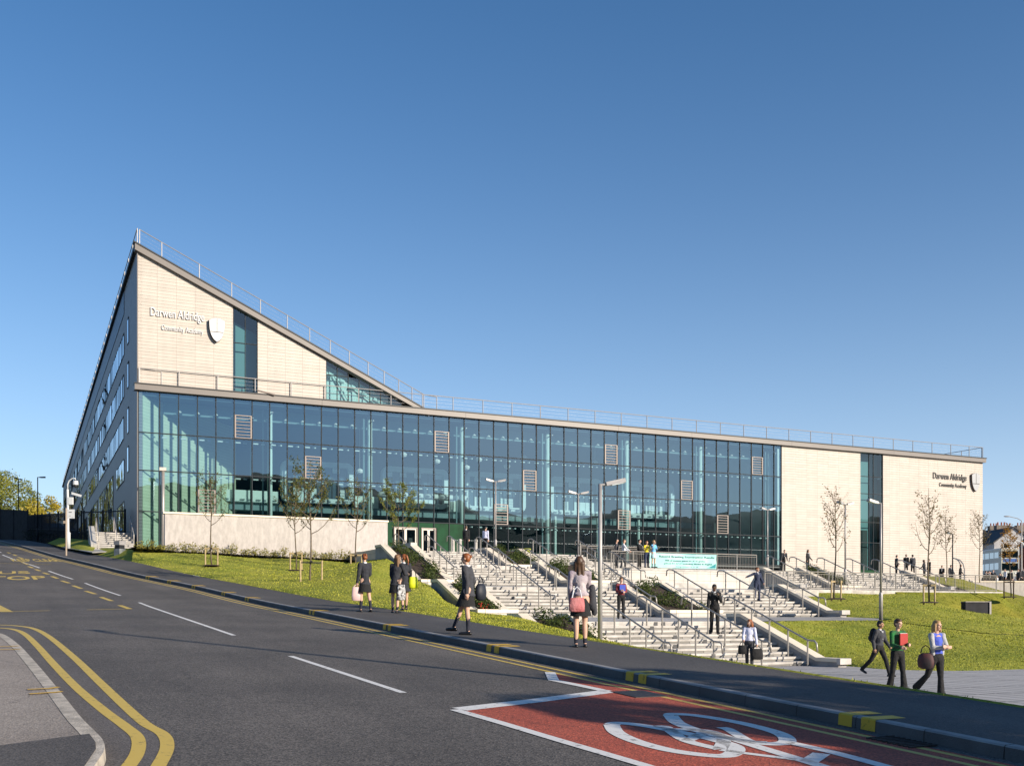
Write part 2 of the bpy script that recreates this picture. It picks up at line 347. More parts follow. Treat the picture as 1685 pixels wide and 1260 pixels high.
# ---- far pavement (tarmac), kerb, verge
def zback(s): return zk(s)+.03 + float(np.interp(s, [45, 60, 80, 100], [0, .06, .05, .05]))
def wb(s): return wk(s)+float(np.interp(s, [-60, 20, 28, 40, 50, 60, 75, 100], [2.35, 2.35, 2.45, 2.3, 2.3, 2.4, 2.5, 2.5]))
struct('pavement', MB().grid([[RW(s, a, z) for a, z in ((wk(s)+.145, zk(s)), (wk(s)*.6+wb(s)*.4, zk(s)+.01), (wb(s), zback(s)))] for s in ss]), M['walk'], True)
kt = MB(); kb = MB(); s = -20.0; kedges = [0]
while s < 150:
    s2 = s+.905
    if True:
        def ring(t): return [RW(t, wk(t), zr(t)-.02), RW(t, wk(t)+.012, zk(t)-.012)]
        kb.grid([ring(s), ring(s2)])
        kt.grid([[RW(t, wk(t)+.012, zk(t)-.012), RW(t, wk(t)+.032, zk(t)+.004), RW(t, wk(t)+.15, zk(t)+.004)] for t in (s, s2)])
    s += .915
struct('kerb', kb, M['kerb']); struct('kerb_top', kt, mat('kerb top with painted sunlight', (.27, .26, .25), .8, var=.2, vscale=2))  # top strip coloured paler than the face to imitate its sunlit edge
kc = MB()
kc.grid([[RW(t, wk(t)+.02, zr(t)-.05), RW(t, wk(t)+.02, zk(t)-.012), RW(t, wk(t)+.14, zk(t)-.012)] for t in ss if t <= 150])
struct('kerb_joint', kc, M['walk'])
# ---- markings
def strip(pts, width, zoff=.004, f=froad, mb=None):
    """painted line of a given width along a list of ground points"""
    mb = mb or MB(); P0 = [np.array(p[:2], dtype=float) for p in pts]; P = []; rows = []
    for a, b in zip(P0, P0[1:]):
        k = max(1, int(np.hypot(*(b-a))/.5)); P += [a+(b-a)*i/k for i in range(k)]
    P.append(P0[-1])
    for i, a in enumerate(P):
        d = P[min(i+1, len(P)-1)]-P[max(i-1, 0)]; d = d/np.hypot(*d); nn = np.array([-d[1], d[0]])*width/2
        rows.append([(*(a+nn), f(*(a+nn))+zoff), (*(a-nn), f(*(a-nn))+zoff)])
    return mb.grid(rows)
def curve_pts(pts, n=12):
    """Catmull-Rom through ground points"""
    P = [np.array(p[:2]) for p in pts]; P = [2*P[0]-P[1]]+P+[2*P[-1]-P[-2]]; out = []
    for i in range(1, len(P)-2):
        for k in range(n):
            t = k/n; a, b, c, d = P[i-1:i+3]
            out.append(.5*((2*b)+(-a+c)*t+(2*a-5*b+4*c-d)*t*t+(-a+3*b-3*c+d)*t**3))
    out.append(P[-2]); return out
yl = MB()
for off in (.30, .56):
    seg = [t for t in np.arange(-12, 128, .8)]
    strip([RW(t, wk(t)-off, 0) for t in seg], .085, mb=yl)
NL = [(-60, 1026.5), (0, 1028), (28, 1029.5), (55, 1034), (80, 1047), (120, 1080), (165, 1123), (205, 1161), (238, 1190), (268, 1208), (275, 1229), (262, 1258), (235, 1300)]
NI = [(-60, 1031), (0, 1033), (25, 1036), (42, 1044), (62, 1063), (88, 1092), (125, 1130), (170, 1168), (205, 1194), (226, 1213), (226, 1238), (206, 1268), (180, 1300)]
for L in (NL, NI): strip(curve_pts([cast(a, b, froad) for a, b in L]), .12, mb=yl, zoff=.005)
# bus bay: dashes, end bars, thin lines
for a, b in [((12, 908.5), (17, 910.2)), ((22, 912), (27, 914)), ((30, 916.5), (38, 919)), ((36, 924.2), (46, 928.5)), ((47, 931.5), (54, 934.2)), ((58, 936.3), (66, 939)), ((71, 941.8), (80, 944.7)), ((85, 947.8), (95, 951.5)), ((101, 955), (114, 959)), ((120, 963), (134, 968)), ((141, 972), (157, 977)), ((166, 982), (184, 988.3)), ((197, 995.5), (214, 1001.5))]:
    strip([cast(*a, froad), cast(*b, froad)], .16, mb=yl)
for a, b in [((-20, 1006.5), (82, 1004.3)), ((143, 1002.8), (216, 1001.4)), ((0, 926.5), (84, 928.5)), ((-10, 995), (12, 1006.5))]:
    strip([cast(*a, froad), cast(*b, froad)], .10 if a[0] != -10 else .3, mb=yl)
def road_text(body, quad, mb):
    """lettering laid on the road inside the quadrilateral (bottom-left, bottom-right, top-right, top-left)"""
    vs, fs = text_mesh(body, 1.0, 0.0, offset=.02); X = [a[0] for a in vs]; Y = [a[1] for a in vs]; x0, x1, y0, y1 = min(X), max(X), min(Y), max(Y)
    Q = [np.array(cast(*c, froad)[:2]) for c in quad]; i0 = len(mb.v)
    for a in vs:
        fu = (a[0]-x0)/(x1-x0); fv = (a[1]-y0)/(y1-y0)
        P = (Q[0]*(1-fu)+Q[1]*fu)*(1-fv)+(Q[3]*(1-fu)+Q[2]*fu)*fv
        mb.v.append((float(P[0]), float(P[1]), froad(*P)+.006))
    mb.f += [tuple(i0+k for k in f) for f in fs]
road_text("BUS", [(-32, 944.5), (51, 943.5), (47, 939.3), (-28, 940)], yl)
road_text("STOP", [(-46, 955), (79, 953), (72, 947), (-42, 948.2)], yl)
road_text("KEEP CLEAR", [(22, 923.5), (102, 924), (92, 919.5), (16, 919)], yl)
struct('road_marking_yellow', yl, M['yellow'])
wl = MB()
for a, b in [((0, 908), (2, 909)), ((4, 912.5), (26, 921.2)), ((36, 924.6), (65, 934)), ((80, 939), (120, 952.6)), ((140, 959), (198, 979.5)), ((229, 991), (385, 1045)), ((478, 1079), (664, 1139.5))]:
    strip([cast(*a, froad), cast(*b, froad)], .10, mb=wl)
# red cycle box with its white border
RB = [(748, 1167.5), (1003, 1137), (911, 1118), (905, 1106), (1010, 1124), (1180, 1158), (1400, 1202.5), (1685, 1262), (1800, 1290), (1500, 1330), (1260, 1300), (1056, 1260)]
rp = [cast(a, b, froad) for a, b in RB]
def inside(pt, poly):
    x, y = pt; c = False; j = len(poly)-1
    for i in range(len(poly)):
        if (poly[i][1] > y) != (poly[j][1] > y) and x < (poly[j][0]-poly[i][0])*(y-poly[i][1])/(poly[j][1]-poly[i][1])+poly[i][0]: c = not c
        j = i
    return c
bm = bmesh.new(); fc = bm.faces.new([bm.verts.new((p[0], p[1], froad(p[0], p[1])+.003)) for p in rp]); bmesh.ops.triangulate(bm, faces=[fc])
bmesh.ops.subdivide_edges(bm, edges=bm.edges[:], cuts=5, use_grid_fill=True)
for vv in bm.verts: vv.co.z = froad(vv.co.x, vv.co.y)+.003
me = bpy.data.meshes.new('red_cycle_area'); bm.to_mesh(me); bm.free(); me.materials.append(M['redroad'])
o = bpy.data.objects.new('red_cycle_area', me); COL.objects.link(o); tag(o, kind='structure')
for L, wd in (([(748, 1167.5), (820, 1188), (920, 1218), (1056, 1258), (1190, 1300)], .13), ([(756, 1167), (880, 1153), (1001, 1137.4)], .26), ([(1000, 1137.5), (960, 1129), (911, 1119), (905, 1106)], .16)):
    pts = [cast(a, b, froad) for a, b in L]
    strip([p for i in range(len(pts)-1) for p in [tuple(np.array(pts[i])*(1-k/6)+np.array(pts[i+1])*k/6) for k in range(6)]]+[pts[-1]], wd, mb=wl, zoff=.007)
def bez(pts, wd): strip(curve_pts([cast(a, b, froad) for a, b in pts], 10), wd, mb=wl, zoff=.0075)
# bicycle symbol, traced on the road surface
bez([(1006, 1193), (1016, 1206), (1050, 1221), (1110, 1236), (1180, 1244), (1206, 1240), (1208, 1228), (1170, 1216), (1110, 1203), (1052, 1193), (1016, 1190), (1006, 1193)], .17)
bez([(1103, 1177), (1118, 1191), (1165, 1207), (1235, 1221), (1278, 1224), (1296, 1219), (1280, 1206), (1220, 1190), (1150, 1178), (1110, 1175), (1103, 1177)], .17)
bez([(1077, 1196), (1093, 1196), (1100, 1200), (1130, 1219), (1185, 1233)], .14)
bez([(1100, 1200), (1165, 1203), (1190, 1216), (1185, 1233)], .14)
bez([(1130, 1219), (1165, 1203)], .13)
bez([(1165, 1203), (1225, 1222), (1330, 1254), (1420, 1282)], .15)
bez([(1187, 1197), (1200, 1201), (1232, 1219), (1262, 1222)], .13)
bez([(1300, 1222), (1370, 1238), (1460, 1262), (1520, 1280)], .15)
bez([(1330, 1254), (1352, 1240)], .16); bez([(1186, 1234), (1230, 1240), (1310, 1250)], .10)
struct('road_marking_white', wl, M['white'])
# yellow loading blips on the kerbs
kp = MB()
def blip(s0, r=None):
    for k in (0, .33):
        a, b = s0+k, s0+k+.2
        kp.grid([[RW(t, wk(t)-.004, zr(t)+.004), RW(t, wk(t)+.006, zk(t)-.004), RW(t, wk(t)+.028, zk(t)+.008), RW(t, wk(t)+.45, zk(t)+.006)] for t in (a, b)])
for px, py in [(627, 1028), (806, 1062), (1045, 1108), (1425, 1178), (498, 1004), (402, 983), (352, 974), (310, 963), (270, 955), (232, 948)]:
    g = cast(px, py, fwalk); blip(sw(g[0], g[1])[0]-.25)
# near pavement (bottom left) and its kerb
NK = [(-120, 1040), (-30, 1041.5), (3, 1042.5), (30, 1059), (60, 1090), (100, 1137), (135, 1180), (158, 1203), (172, 1219), (174, 1235), (160, 1258), (130, 1300)]
nkp = [cast(a, b, lambda x, y: froad(x, y)+.09) for a, b in NK]
def nz(x, y): return froad(x, y)+.10
cp = curve_pts(nkp, 6); nk = MB(); rows = []
for i, a in enumerate(cp):
    d = cp[min(i+1, len(cp)-1)]-cp[max(i-1, 0)]; d = d/np.hypot(*d); nn = np.array([-d[1], d[0]]); inn = -nn
    rows.append([(*(a-inn*.0), froad(*a)-.02), (*(a+inn*.012), nz(*a)), (*(a+inn*.15), nz(*(a+inn*.15)))])
nk.grid(rows); struct('near_kerb', nk, M['oldkerb'])
inner = [r[2] for r in rows]
poly = [p for p in inner]+[RW(2, -3, 0), RW(5, -16, 0), RW(30, -20, 0)]
bm = bmesh.new(); fc = bm.faces.new([bm.verts.new((p[0], p[1], nz(p[0], p[1])-.004)) for p in poly]); bmesh.ops.triangulate(bm, faces=[fc])
me = bpy.data.meshes.new('near_pavement'); bm.to_mesh(me); bm.free(); me.materials.append(M['oldwalk'])
o = bpy.data.objects.new('near_pavement', me); COL.objects.link(o); tag(o, kind='structure')
pp = [cast(a, b, nz) for a, b in [(-60, 1233), (0, 1226), (147, 1207), (157, 1220), (158, 1232), (142, 1256), (110, 1300), (-60, 1330)]]
bm = bmesh.new(); bm.faces.new([bm.verts.new((p[0], p[1], nz(p[0], p[1])+.004)) for p in pp])
me = bpy.data.meshes.new('pavement_patch'); bm.to_mesh(me); bm.free(); me.materials.append(M['newpatch'])
o = bpy.data.objects.new('pavement_patch', me); COL.objects.link(o); tag(o, kind='structure')
for L in ([(-20, 1064), (16, 1063.5), (31, 1062.5)], [(-20, 1069), (16, 1068.5), (34, 1068)], [(45, 1134.5), (80, 1133), (97, 1130.5)], [(48, 1142), (85, 1139.5), (103, 1138)]):
    strip([cast(a, b, nz) for a, b in L], .06, zoff=.008, f=nz, mb=kp)
struct('kerb_marking_yellow', kp, M['kerbyellow'])
# worn apron between double yellow lines and kerb
ap = MB(); outer = curve_pts([cast(a, b, froad) for a, b in NL], 6)
kk = [r[0][:2] for r in rows]
idx = lambda arr, t: arr[min(len(arr)-1, int(t*(len(arr)-1)))]
ap.grid([[(*idx(outer, t/60), froad(*idx(outer, t/60))+.002), (*idx(kk, t/60), froad(*idx(kk, t/60))+.002)] for t in range(61)])
struct('road_edge_patch', ap, M['edge'])
# gully grate and manhole
gr = MB(); 
for k in range(9):
    g = cast(1487+k*8, 1211.5+k*1.9, froad); s0, w0 = sw(g[0], g[1])
    gr.hexa([RW(s0, wk(s0)-.42, zr(s0)+.004), RW(s0, wk(s0)-.05, zr(s0)+.004), RW(s0+.025, wk(s0)-.05, zr(s0)+.004), RW(s0+.025, wk(s0)-.42, zr(s0)+.004)], [RW(s0, wk(s0)-.42, zr(s0)+.02), RW(s0, wk(s0)-.05, zr(s0)+.02), RW(s0+.025, wk(s0)-.05, zr(s0)+.02), RW(s0+.025, wk(s0)-.42, zr(s0)+.02)])
M['iron'] = mat('cast iron', (.05, .042, .038), .6, .5, var=.3, vscale=20)
tag(gr.build('drain_grate', M['iron']), 'rusty cast iron drain grate in the gutter beside the kerb', 'drain')
mh = MB(); g = cast(1052, 1142, froad); s0, w0 = sw(g[0], g[1])
mh.hexa(*[[RW(s0+a, w0+b, zr(s0+a)+h) for a, b in ((-.3, -.25), (.3, -.25), (.3, .25), (-.3, .25))] for h in (.004, .012)])
tag(mh.build('manhole_cover', M['iron']), 'square iron manhole cover set in the red surfacing', 'manhole cover')
# ---- grass
def grass_mat(name, dark, light, sc=1.0):
    m = mat(name, dark, .95, spec=.15); t, b = nodes(m); tc = t.nodes.new("ShaderNodeTexCoord")
    mp = t.nodes.new("ShaderNodeMapping"); mp.inputs["Rotation"].default_value = (0, 0, .5); mp.inputs["Scale"].default_value = (1, 4.0, 1)
    t.links.new(tc.outputs["Object"], mp.inputs[0])
    a = t.nodes.new("ShaderNodeTexNoise"); a.inputs["Scale"].default_value = 3.0*sc; a.inputs["Detail"].default_value = 9; a.inputs["Roughness"].default_value = .78
    c = t.nodes.new("ShaderNodeTexNoise"); c.inputs["Scale"].default_value = .45; c.inputs["Detail"].default_value = 5
    t.links.new(mp.outputs[0], a.inputs["Vector"]); t.links.new(tc.outputs["Object"], c.inputs["Vector"])
    r = t.nodes.new("ShaderNodeValToRGB"); E_ = r.color_ramp.elements
    E_[0].position = .36; E_[0].color = (*[x*.7 for x in dark], 1); E_[1].position = .62; E_[1].color = (*light, 1)
    t.links.new(a.outputs["Fac"], r.inputs[0])
    r2 = t.nodes.new("ShaderNodeValToRGB"); r2.color_ramp.elements[0].position = .35; r2.color_ramp.elements[1].position = .68
    r2.color_ramp.elements[0].color = (.78, .86, .7, 1); r2.color_ramp.elements[1].color = (1.25, 1.15, 1.1, 1)
    t.links.new(c.outputs["Fac"], r2.inputs[0])
    mx = t.nodes.new("ShaderNodeMix"); mx.data_type = 'RGBA'; mx.blend_type = 'MULTIPLY'; mx.inputs[0].default_value = 1
    t.links.new(r.outputs[0], mx.inputs[6]); t.links.new(r2.outputs[0], mx.inputs[7]); t.links.new(mx.outputs[2], b.inputs["Base Color"])
    bp = t.nodes.new("ShaderNodeBump"); bp.inputs["Strength"].default_value = .6; bp.inputs["Distance"].default_value = .07
    t.links.new(a.outputs["Fac"], bp.inputs["Height"]); t.links.new(bp.outputs[0], b.inputs["Normal"]); return m
M['grass'] = grass_mat('lawn grass', (.235, .26, .03), (.385, .39, .075))
M['grassd'] = grass_mat('rough bank grass', (.16, .17, .016), (.31, .295, .05), .8)
M['blade'] = mat('grass blades', (.20, .22, .02), .9, col2=(.40, .39, .07), vscale=1.5, spec=.1)
def lerp(a, b, t): return tuple(a[i]*(1-t)+b[i]*t for i in range(3))
def resample(pts, k):
    L = [0]
    for i in range(1, len(pts)): L.append(L[-1]+math.dist(pts[i], pts[i-1]))
    out = []
    for j in range(k):
        d = L[-1]*j/(k-1); i = 0
        while i < len(L)-2 and L[i+1] < d: i += 1
        out.append(lerp(pts[i], pts[i+1], (d-L[i])/max(1e-6, L[i+1]-L[i])))
    return out
random.seed(5)
def surface(rows, nc, nr, name, m, noise=.04, bulge=None):
    """smooth sheet through several rows of points"""
    RS = [resample(r, nc) for r in rows]; out = []
    for j in range(nr):
        t = j/(nr-1)*(len(RS)-1); i = min(int(t), len(RS)-2); f = t-i
        if len(RS) > 2: f2 = f
        row = []
        for c in range(nc):
            if len(RS) > 2:
                P = [np.array(RS[max(0, min(len(RS)-1, i+k))][c]) for k in (-1, 0, 1, 2)]
                a, b_, c_, d = P; q_ = .5*((2*b_)+(-a+c_)*f+(2*a-5*b_+4*c_-d)*f*f+(-a+3*b_-3*c_+d)*f**3)
            else: q_ = np.array(lerp(RS[0][c], RS[1][c], f))
            h = 0 if j in (0, nr-1) else noise*(math.sin(q_[0]*.9+q_[1]*.4)+math.sin(q_[1]*1.3-q_[0]*.5)*.6)
            if bulge: h += bulge*math.sin(math.pi*j/(nr-1))
            row.append((float(q_[0]), float(q_[1]), float(q_[2])+h))
        out.append(row)
    o = struct(name, MB().grid(out), m, True); return out
def scatter_blades(sheets, name, count, hmin, hmax, seed, near=None):
    """short grass tufts over a sheet, one object"""
    rnd = random.Random(seed); mb = MB()
    for sheet, cnt in zip(sheets, count):
        nr, nc = len(sheet), len(sheet[0]); cells = []; wts = []
        for j in range(nr-1):
            for k in range(nc-1):
                a, b, c = map(Vector, (sheet[j][k], sheet[j][k+1], sheet[j+1][k])); ar = (b-a).cross(c-a).length
                d = max(14, a.length); cells.append((j, k)); wts.append(ar/d**1.6)
        for j, k in rnd.choices(cells, wts, k=cnt):
            fu, fv = rnd.random(), rnd.random(); P = Vector(lerp(lerp(sheet[j][k], sheet[j][k+1], fu), lerp(sheet[j+1][k], sheet[j+1][k+1], fu), fv))
            h = rnd.uniform(hmin, hmax); a = rnd.uniform(0, 6.28); wd = .012*P.length/25+.004; dx, dy = math.cos(a)*wd, math.sin(a)*wd
            lx, ly = rnd.uniform(-.5, .5)*h, rnd.uniform(-.5, .5)*h
            mb.face([(P.x-dx, P.y-dy, P.z-.01), (P.x+dx, P.y+dy, P.z-.01), (P.x+lx, P.y+ly, P.z+h)])
    o = mb.build(name, M['blade'], recalc=False); return tag(o, kind='stuff', cat='grass', label='short grass blades growing on the lawns and banks')
sheets = []
# left lawn
s_l = [34+0*1, 38, 42, 46, 50, 54, 58, 62, 66]
edgeA = [RW(t, wb(t)+.0, zback(t)) for t in (14, 17, 20, 23, 26, 29, 32, 35, 38, 42, 46, 50, 54, 58, 62)]
edgeB = [FP(8.0, 50.0, -1.2), FP(8.2, 46.5, -.45), FP(8.4, 44.5, -.12), FP(8.4, 40.5, .0), FP(8.4, 38, .5), FP(9.4, 34, 1.3), FP(9.8, 31, 1.6), FP(9.6, 27, 2.9), FP(11, 19, 3.2), FP(14.0, 13.6, 3.31), FP(10, 13.6, 3.42), FP(6, 13.6, 3.52), FP(3, 13.6, 3.62), FP(0.3, 13.6, 3.70), FP(-1.5, 13.4, 3.75)]
A = resample(edgeA, 60); B = resample(edgeB, 60)
mid1 = [tuple(np.array(lerp(a, b, .33))+np.array([0, 0, .12])) for a, b in zip(A, B)]; mid2 = [tuple(np.array(lerp(a, b, .70))+np.array([0, 0, .10])) for a, b in zip(A, B)]
sheets.append(surface([A, mid1, mid2, B], 70, 26, 'lawn', M['grass']))
# verge behind the pavement and the bank down to the plaza
vs_ = [-20, -8, 0, 4, 8, 10, 12, 14, 16, 18, 20]
ver = [[RW(t, wb(t)+a, zback(t)-a*b+c) for a, b, c in ((0, 0, .0), (.05, 0, .02), (.12, .1, .01))]+[RW(t, wb(t)+2.2, -1.95)] for t in vs_]
sheets.append([list(r) for r in zip(*ver)]); struct('verge', MB().grid(ver), M['grass'], True)
# plaza paving
M['plaza'] = brick_mat('plaza paving', (.42, .40, .38), (.46, .44, .42), (.07, .065, .06), .56, 1.7, .034, axes=("X", "Y"), offset=0, bump=.3, rough=.75, noise=.1)
pl = MB(); pl.grid([[(x, y, zplaza(x, y)) for x in (-2, 4, 8, 11, 14, 20, 30, 50)] for y in (5, 10, 15, 20, 25, 30, 35, 40)]); struct('plaza', pl, M['plaza'])
# lower right lawn
r0 = [at(1377, 1098, 37.4), at(1450, 1104.5, 34.4), at(1500, 1107.5, 33.6), at(1560, 1108.5, 33.3), at(1640, 1106, 34), at(1700, 1103, 34.8), at(1850, 1098, 36.5), at(2100, 1092, 38)]
r1 = [FP(18.7, 47.2, -.95), at(1450, 1066, 39.5), at(1520, 1070, 38.5), at(1600, 1072, 38), at(1690, 1072, 38), at(1850, 1070, 40), at(2100, 1066, 42)]
r2 = [FP(18.7, 45.2, -.28), at(1340, 1020.5, 45.6), at(1450, 1020.5, 46.5), at(1540, 1032, 45.5), at(1620, 1042, 45), at(1700, 1046, 45.5), at(1850, 1050, 47), at(2100, 1050, 50)]
sheets.append(surface([r0, r1, r2], 60, 18, 'lower_lawn', M['grass']))
# path of the middle landing running right into the grass
r3 = [FP(18.0, 42.6, -.18), at(1340, 1014.5, 49.3), at(1400, 1015.4, 49.3), at(1450, 1018.5, 49)]
M['path'] = mat('pale path', (.34, .325, .30), .8, var=.1, vscale=2, bump=.2)
pr0 = [FP(18.1, 45.2, -.262), at(1340, 1020.4, 45.7), at(1420, 1020.3, 46.3), at(1452, 1020.2, 47)]
pr1 = [FP(18.1, 40.5, -.12), FP(27.3, 40.6, -.10), at(1385, 1014.3, 49.8), at(1454, 1017.6, 48.8)]
surface([pr0, pr1], 20, 3, 'path', M['path'], 0)
# upper right lawn
ua = [FP(27.75, 40.6, -.1), at(1384, 1014.5, 49.9), at(1420, 1016, 49.5), at(1455, 1019.5, 48.4), at(1540, 1031, 45.7), at(1620, 1041, 45.2), at(1700, 1045, 45.7), at(1850, 1049, 47.2), at(2100, 1049, 50)]
ub = [FP(27.75, 38.5, .35), at(1330, 992, 54), at(1400, 1001, 53), at(1470, 1008, 51), at(1540, 1015, 50), at(1620, 1027, 49), at(1700, 1034, 49), at(1850, 1038, 51), at(2100, 1038, 54)]
uc = [FP(27.9, 36.2, 1.22), at(1300, 972, 58), at(1400, 972.5, 60), at(1500, 975, 61.5), at(1560, 997.5, 57), at(1590, 1004, 56), at(1640, 1013, 55), at(1700, 1022, 55), at(1850, 1028, 57), at(2100, 1028, 60)]
sheets.append(surface([ua, ub, uc], 60, 20, 'upper_lawn', M['grass']))
# far right bank behind the ditch
ba = [FP(38.6, 33.5, .95), at(1560, 1001, 59), at(1590, 1008, 60), at(1640, 1019, 60), at(1700, 1028, 60), at(1850, 1034, 62), at(2100, 1034, 66)]
bb = [FP(38.4, 32.9, 1.32), FP(42, 32.95, 1.32), FP(45, 33.0, 1.32), FP(47.2, 33.05, 1.32), at(1640, 979, 69), at(1690, 992, 70), at(1850, 1000, 72), at(2100, 1000, 76)]
bc = [at(1497, 946.5, 71), at(1545, 947.5, 75), at(1585, 953, 78), at(1615, 963, 79), at(1645, 973, 79.5), at(1700, 986, 80), at(1850, 992, 82), at(2100, 992, 86)]
sheets.append(surface([ba, bb], 50, 14, 'far_bank', M['grassd'], .05))
surface([[FP(45.3, 32.2, 1.38), FP(47.3, 32.2, 1.35), at(1640, 979, 69), at(1690, 992, 70), at(1850, 1000, 72), at(2100, 1000, 76)], [FP(45.3, 27.2, 2.62)]+bc], 50, 14, 'green_mound', M['grassd'], .05)
# left: patch of grass by the side steps
lg = [RW(t, wb(t)+.02, zback(t)) for t in (62, 66, 70, 75, 80, 90)]
lh = [FP(-1.5, 13.4, 3.78), FP(-1.6, 10, 4.1), FP(-1.9, 6, 4.35), FP(-2.6, 0.5, 4.6), FP(-2.8, -4, 4.95), FP(-2.9, -12, 5.4)]
surface([lg, lh], 16, 8, 'side_grass', M['grass'], .02)
surface([[at(78, 893.5, 84), at(101, 899.5, 77), at(126, 905, 70.5), at(153, 908.5, 67)], [at(92, 887, 86), at(116, 892.5, 79), at(132, 891.5, 75), at(155, 903, 70)], [at(100, 884.5, 88), at(128, 886.5, 82), at(150, 889, 77), at(158, 900, 72)]], 20, 8, 'side_grass', M['grass'], .02)
sp = MB(); sp.hexa([at(102, 900.5, 76), at(152, 909.5, 66), at(205, 906.5, 69.5), at(215, 903.8, 72.2)], [tuple(np.array(at(a, b, c))+np.array([0, 0, .05])) for a, b, c in ((102, 900.5, 76), (152, 909.5, 66), (205, 906.5, 69.5), (215, 903.8, 72.2))])
struct('side_path', sp, M['path'])
scatter_blades(sheets, 'grass_blades', [24000, 5000, 20000, 14000, 6000], .02, .042, 3)
# ================================================================= the school
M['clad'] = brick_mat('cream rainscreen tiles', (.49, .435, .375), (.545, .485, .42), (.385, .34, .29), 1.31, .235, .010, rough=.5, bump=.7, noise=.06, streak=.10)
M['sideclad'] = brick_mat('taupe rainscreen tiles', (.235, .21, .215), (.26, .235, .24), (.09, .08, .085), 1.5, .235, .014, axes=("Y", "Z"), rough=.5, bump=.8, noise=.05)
M['fascia'] = mat('metal roof edge', (.165, .145, .13), .45, .0, var=.04, vscale=.6)
M['dark'] = mat('dark metal', (.022, .025, .028), .5, .3)
M['frame'] = mat('dark grey window frame', (.014, .020, .026), .6, .0, spec=.25)
M['louvre'] = mat('bronze anodised frame', (.25, .205, .18), .5, .1)
M['steel'] = mat('galvanised steel', (.36, .345, .335), .5, .35, var=.08, vscale=6)
M['stain'] = mat('brushed stainless steel', (.40, .37, .33), .42, .45, var=.06, vscale=8)
M['glass'] = glass_mat('curtain wall glass', (.64, .79, .81), .165, 1.0, (.60, .82, 1.0), .10)
M['glass2'] = glass_mat('upper window glass', (.55, .75, .76), .06, .9, (.9, .97, 1.0), .08)
M['glass3'] = glass_mat('side window glass', (.05, .08, .10), .45, .9, (.86, .93, 1.0), .22)
M['white'+'wall'] = mat('white interior paint', (.66, .74, .74), .6)
M['pale'] = mat('pale green interior column', (.66, .80, .76), .5)
M['pod'] = mat('pod lining', (.62, .74, .76), .6)
M['dimteal'] = mat('dim teal interior paint', (.16, .27, .29), .6)
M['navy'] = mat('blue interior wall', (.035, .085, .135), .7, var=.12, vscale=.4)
M['navy2'] = mat('dark blue ceiling', (.035, .085, .12), .7, var=.1, vscale=.5)
M['green'] = mat('deep green entrance wall', (.004, .045, .016), .6, spec=.15, var=.25, vscale=1.2)
M['mint'] = brick_mat('pale green interior cladding', (.62, .72, .54), (.66, .77, .58), (.40, .52, .37), 50, .235, .010, axes=("X", "Z"), rough=.5, bump=.5)
M['ifloor'] = mat('interior floor', (.03, .045, .05), .4)
M['door'] = mat('off-white door frame', (.62, .56, .48), .4)
M['lens'] = mat('globe lamp', (.85, .87, .85), .3)
sch = thing('school', 'long cream tiled school with a two-storey glass front and a wedge-shaped upper storey', 'building', (float(C0[0]), float(C0[1]), 4.6))
LEN, BACK, ZR, ZF = 83.7, -154.0, 16.3, 15.9
WG = 57.25                                       # glass runs from p=0 to here
SL = (26.2-16.35)/21.55                          # fall of the wedge roof
def zroof(p): return 26.2 - SL*p
# front wall pieces (each a part): right block around its tall window
MB().fbox(WG, 66.95, -.35, 0, 2.2, ZF, ).build('wall', M['clad'], sch)
MB().fbox(69.9, LEN, -.35, 0, 2.2, ZF).build('wall', M['clad'], sch)
MB().fbox(LEN-.35, LEN, -60, -.36, 2.2, ZF).build('wall', M['clad'], sch)
def slab(p0, p1, z0, zt0, zt1, q1, q0): 
    return MB().prism([FP(p0, q1, z0), FP(p1, q1, z0), FP(p1, q1, zt1), FP(p0, q1, zt0)], tuple(np.array(FP(0, q0, 0))-np.array(FP(0, q1, 0))))
fz = .50
slab(0, 6.62, ZR+.004, zroof(0)-fz, zroof(6.62)-fz, -.06, -.4).build('wall', M['clad'], sch)
slab(8.43, 13.6, ZR+.004, zroof(8.43)-fz, zroof(13.6)-fz, -.06, -.4).build('wall', M['clad'], sch)
# left flank
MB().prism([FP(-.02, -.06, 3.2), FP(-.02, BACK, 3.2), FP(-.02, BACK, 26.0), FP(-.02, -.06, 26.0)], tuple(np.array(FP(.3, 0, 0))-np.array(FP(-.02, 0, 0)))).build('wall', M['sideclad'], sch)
MB().fbox(-.06, .0, -.05, .03, 4.0, zroof(0)-fz).build('corner_trim', M['fascia'], sch)
# roofs
MB().prism([FP(0, BACK, 16.28), FP(LEN, BACK+70, 16.28), FP(LEN, -.5, 16.28), FP(0, -.5, 16.28)], (0, 0, -.3)).build('roof', M['dark'], sch)
MB().hexa([FP(0, -.3, zroof(0)-.06), FP(22.2, -.3, zroof(22.2)-.06), FP(22.2, BACK, zroof(22.2)-.06), FP(0, BACK, zroof(0)-.06)],
          [FP(0, -.3, zroof(0)-.02), FP(22.2, -.3, zroof(22.2)-.02), FP(22.2, BACK, zroof(22.2)-.02), FP(0, BACK, zroof(0)-.02)]).build('roof', M['dark'], sch)
fa = MB(); k = 0; pcur = -.25
for p1 in (13.2, 25, 39.3, 46.9, 58.2, 71, LEN+.15):
    fa.fbox(pcur, p1-.015, -.45, .34, ZF, ZR); pcur = p1
fa.build('fascia', M['fascia'], sch)
MB().fbox(-.27, LEN+.18, -.5, .40, ZR+.002, ZR+.08).build('roof_edge', M['dark'], sch)
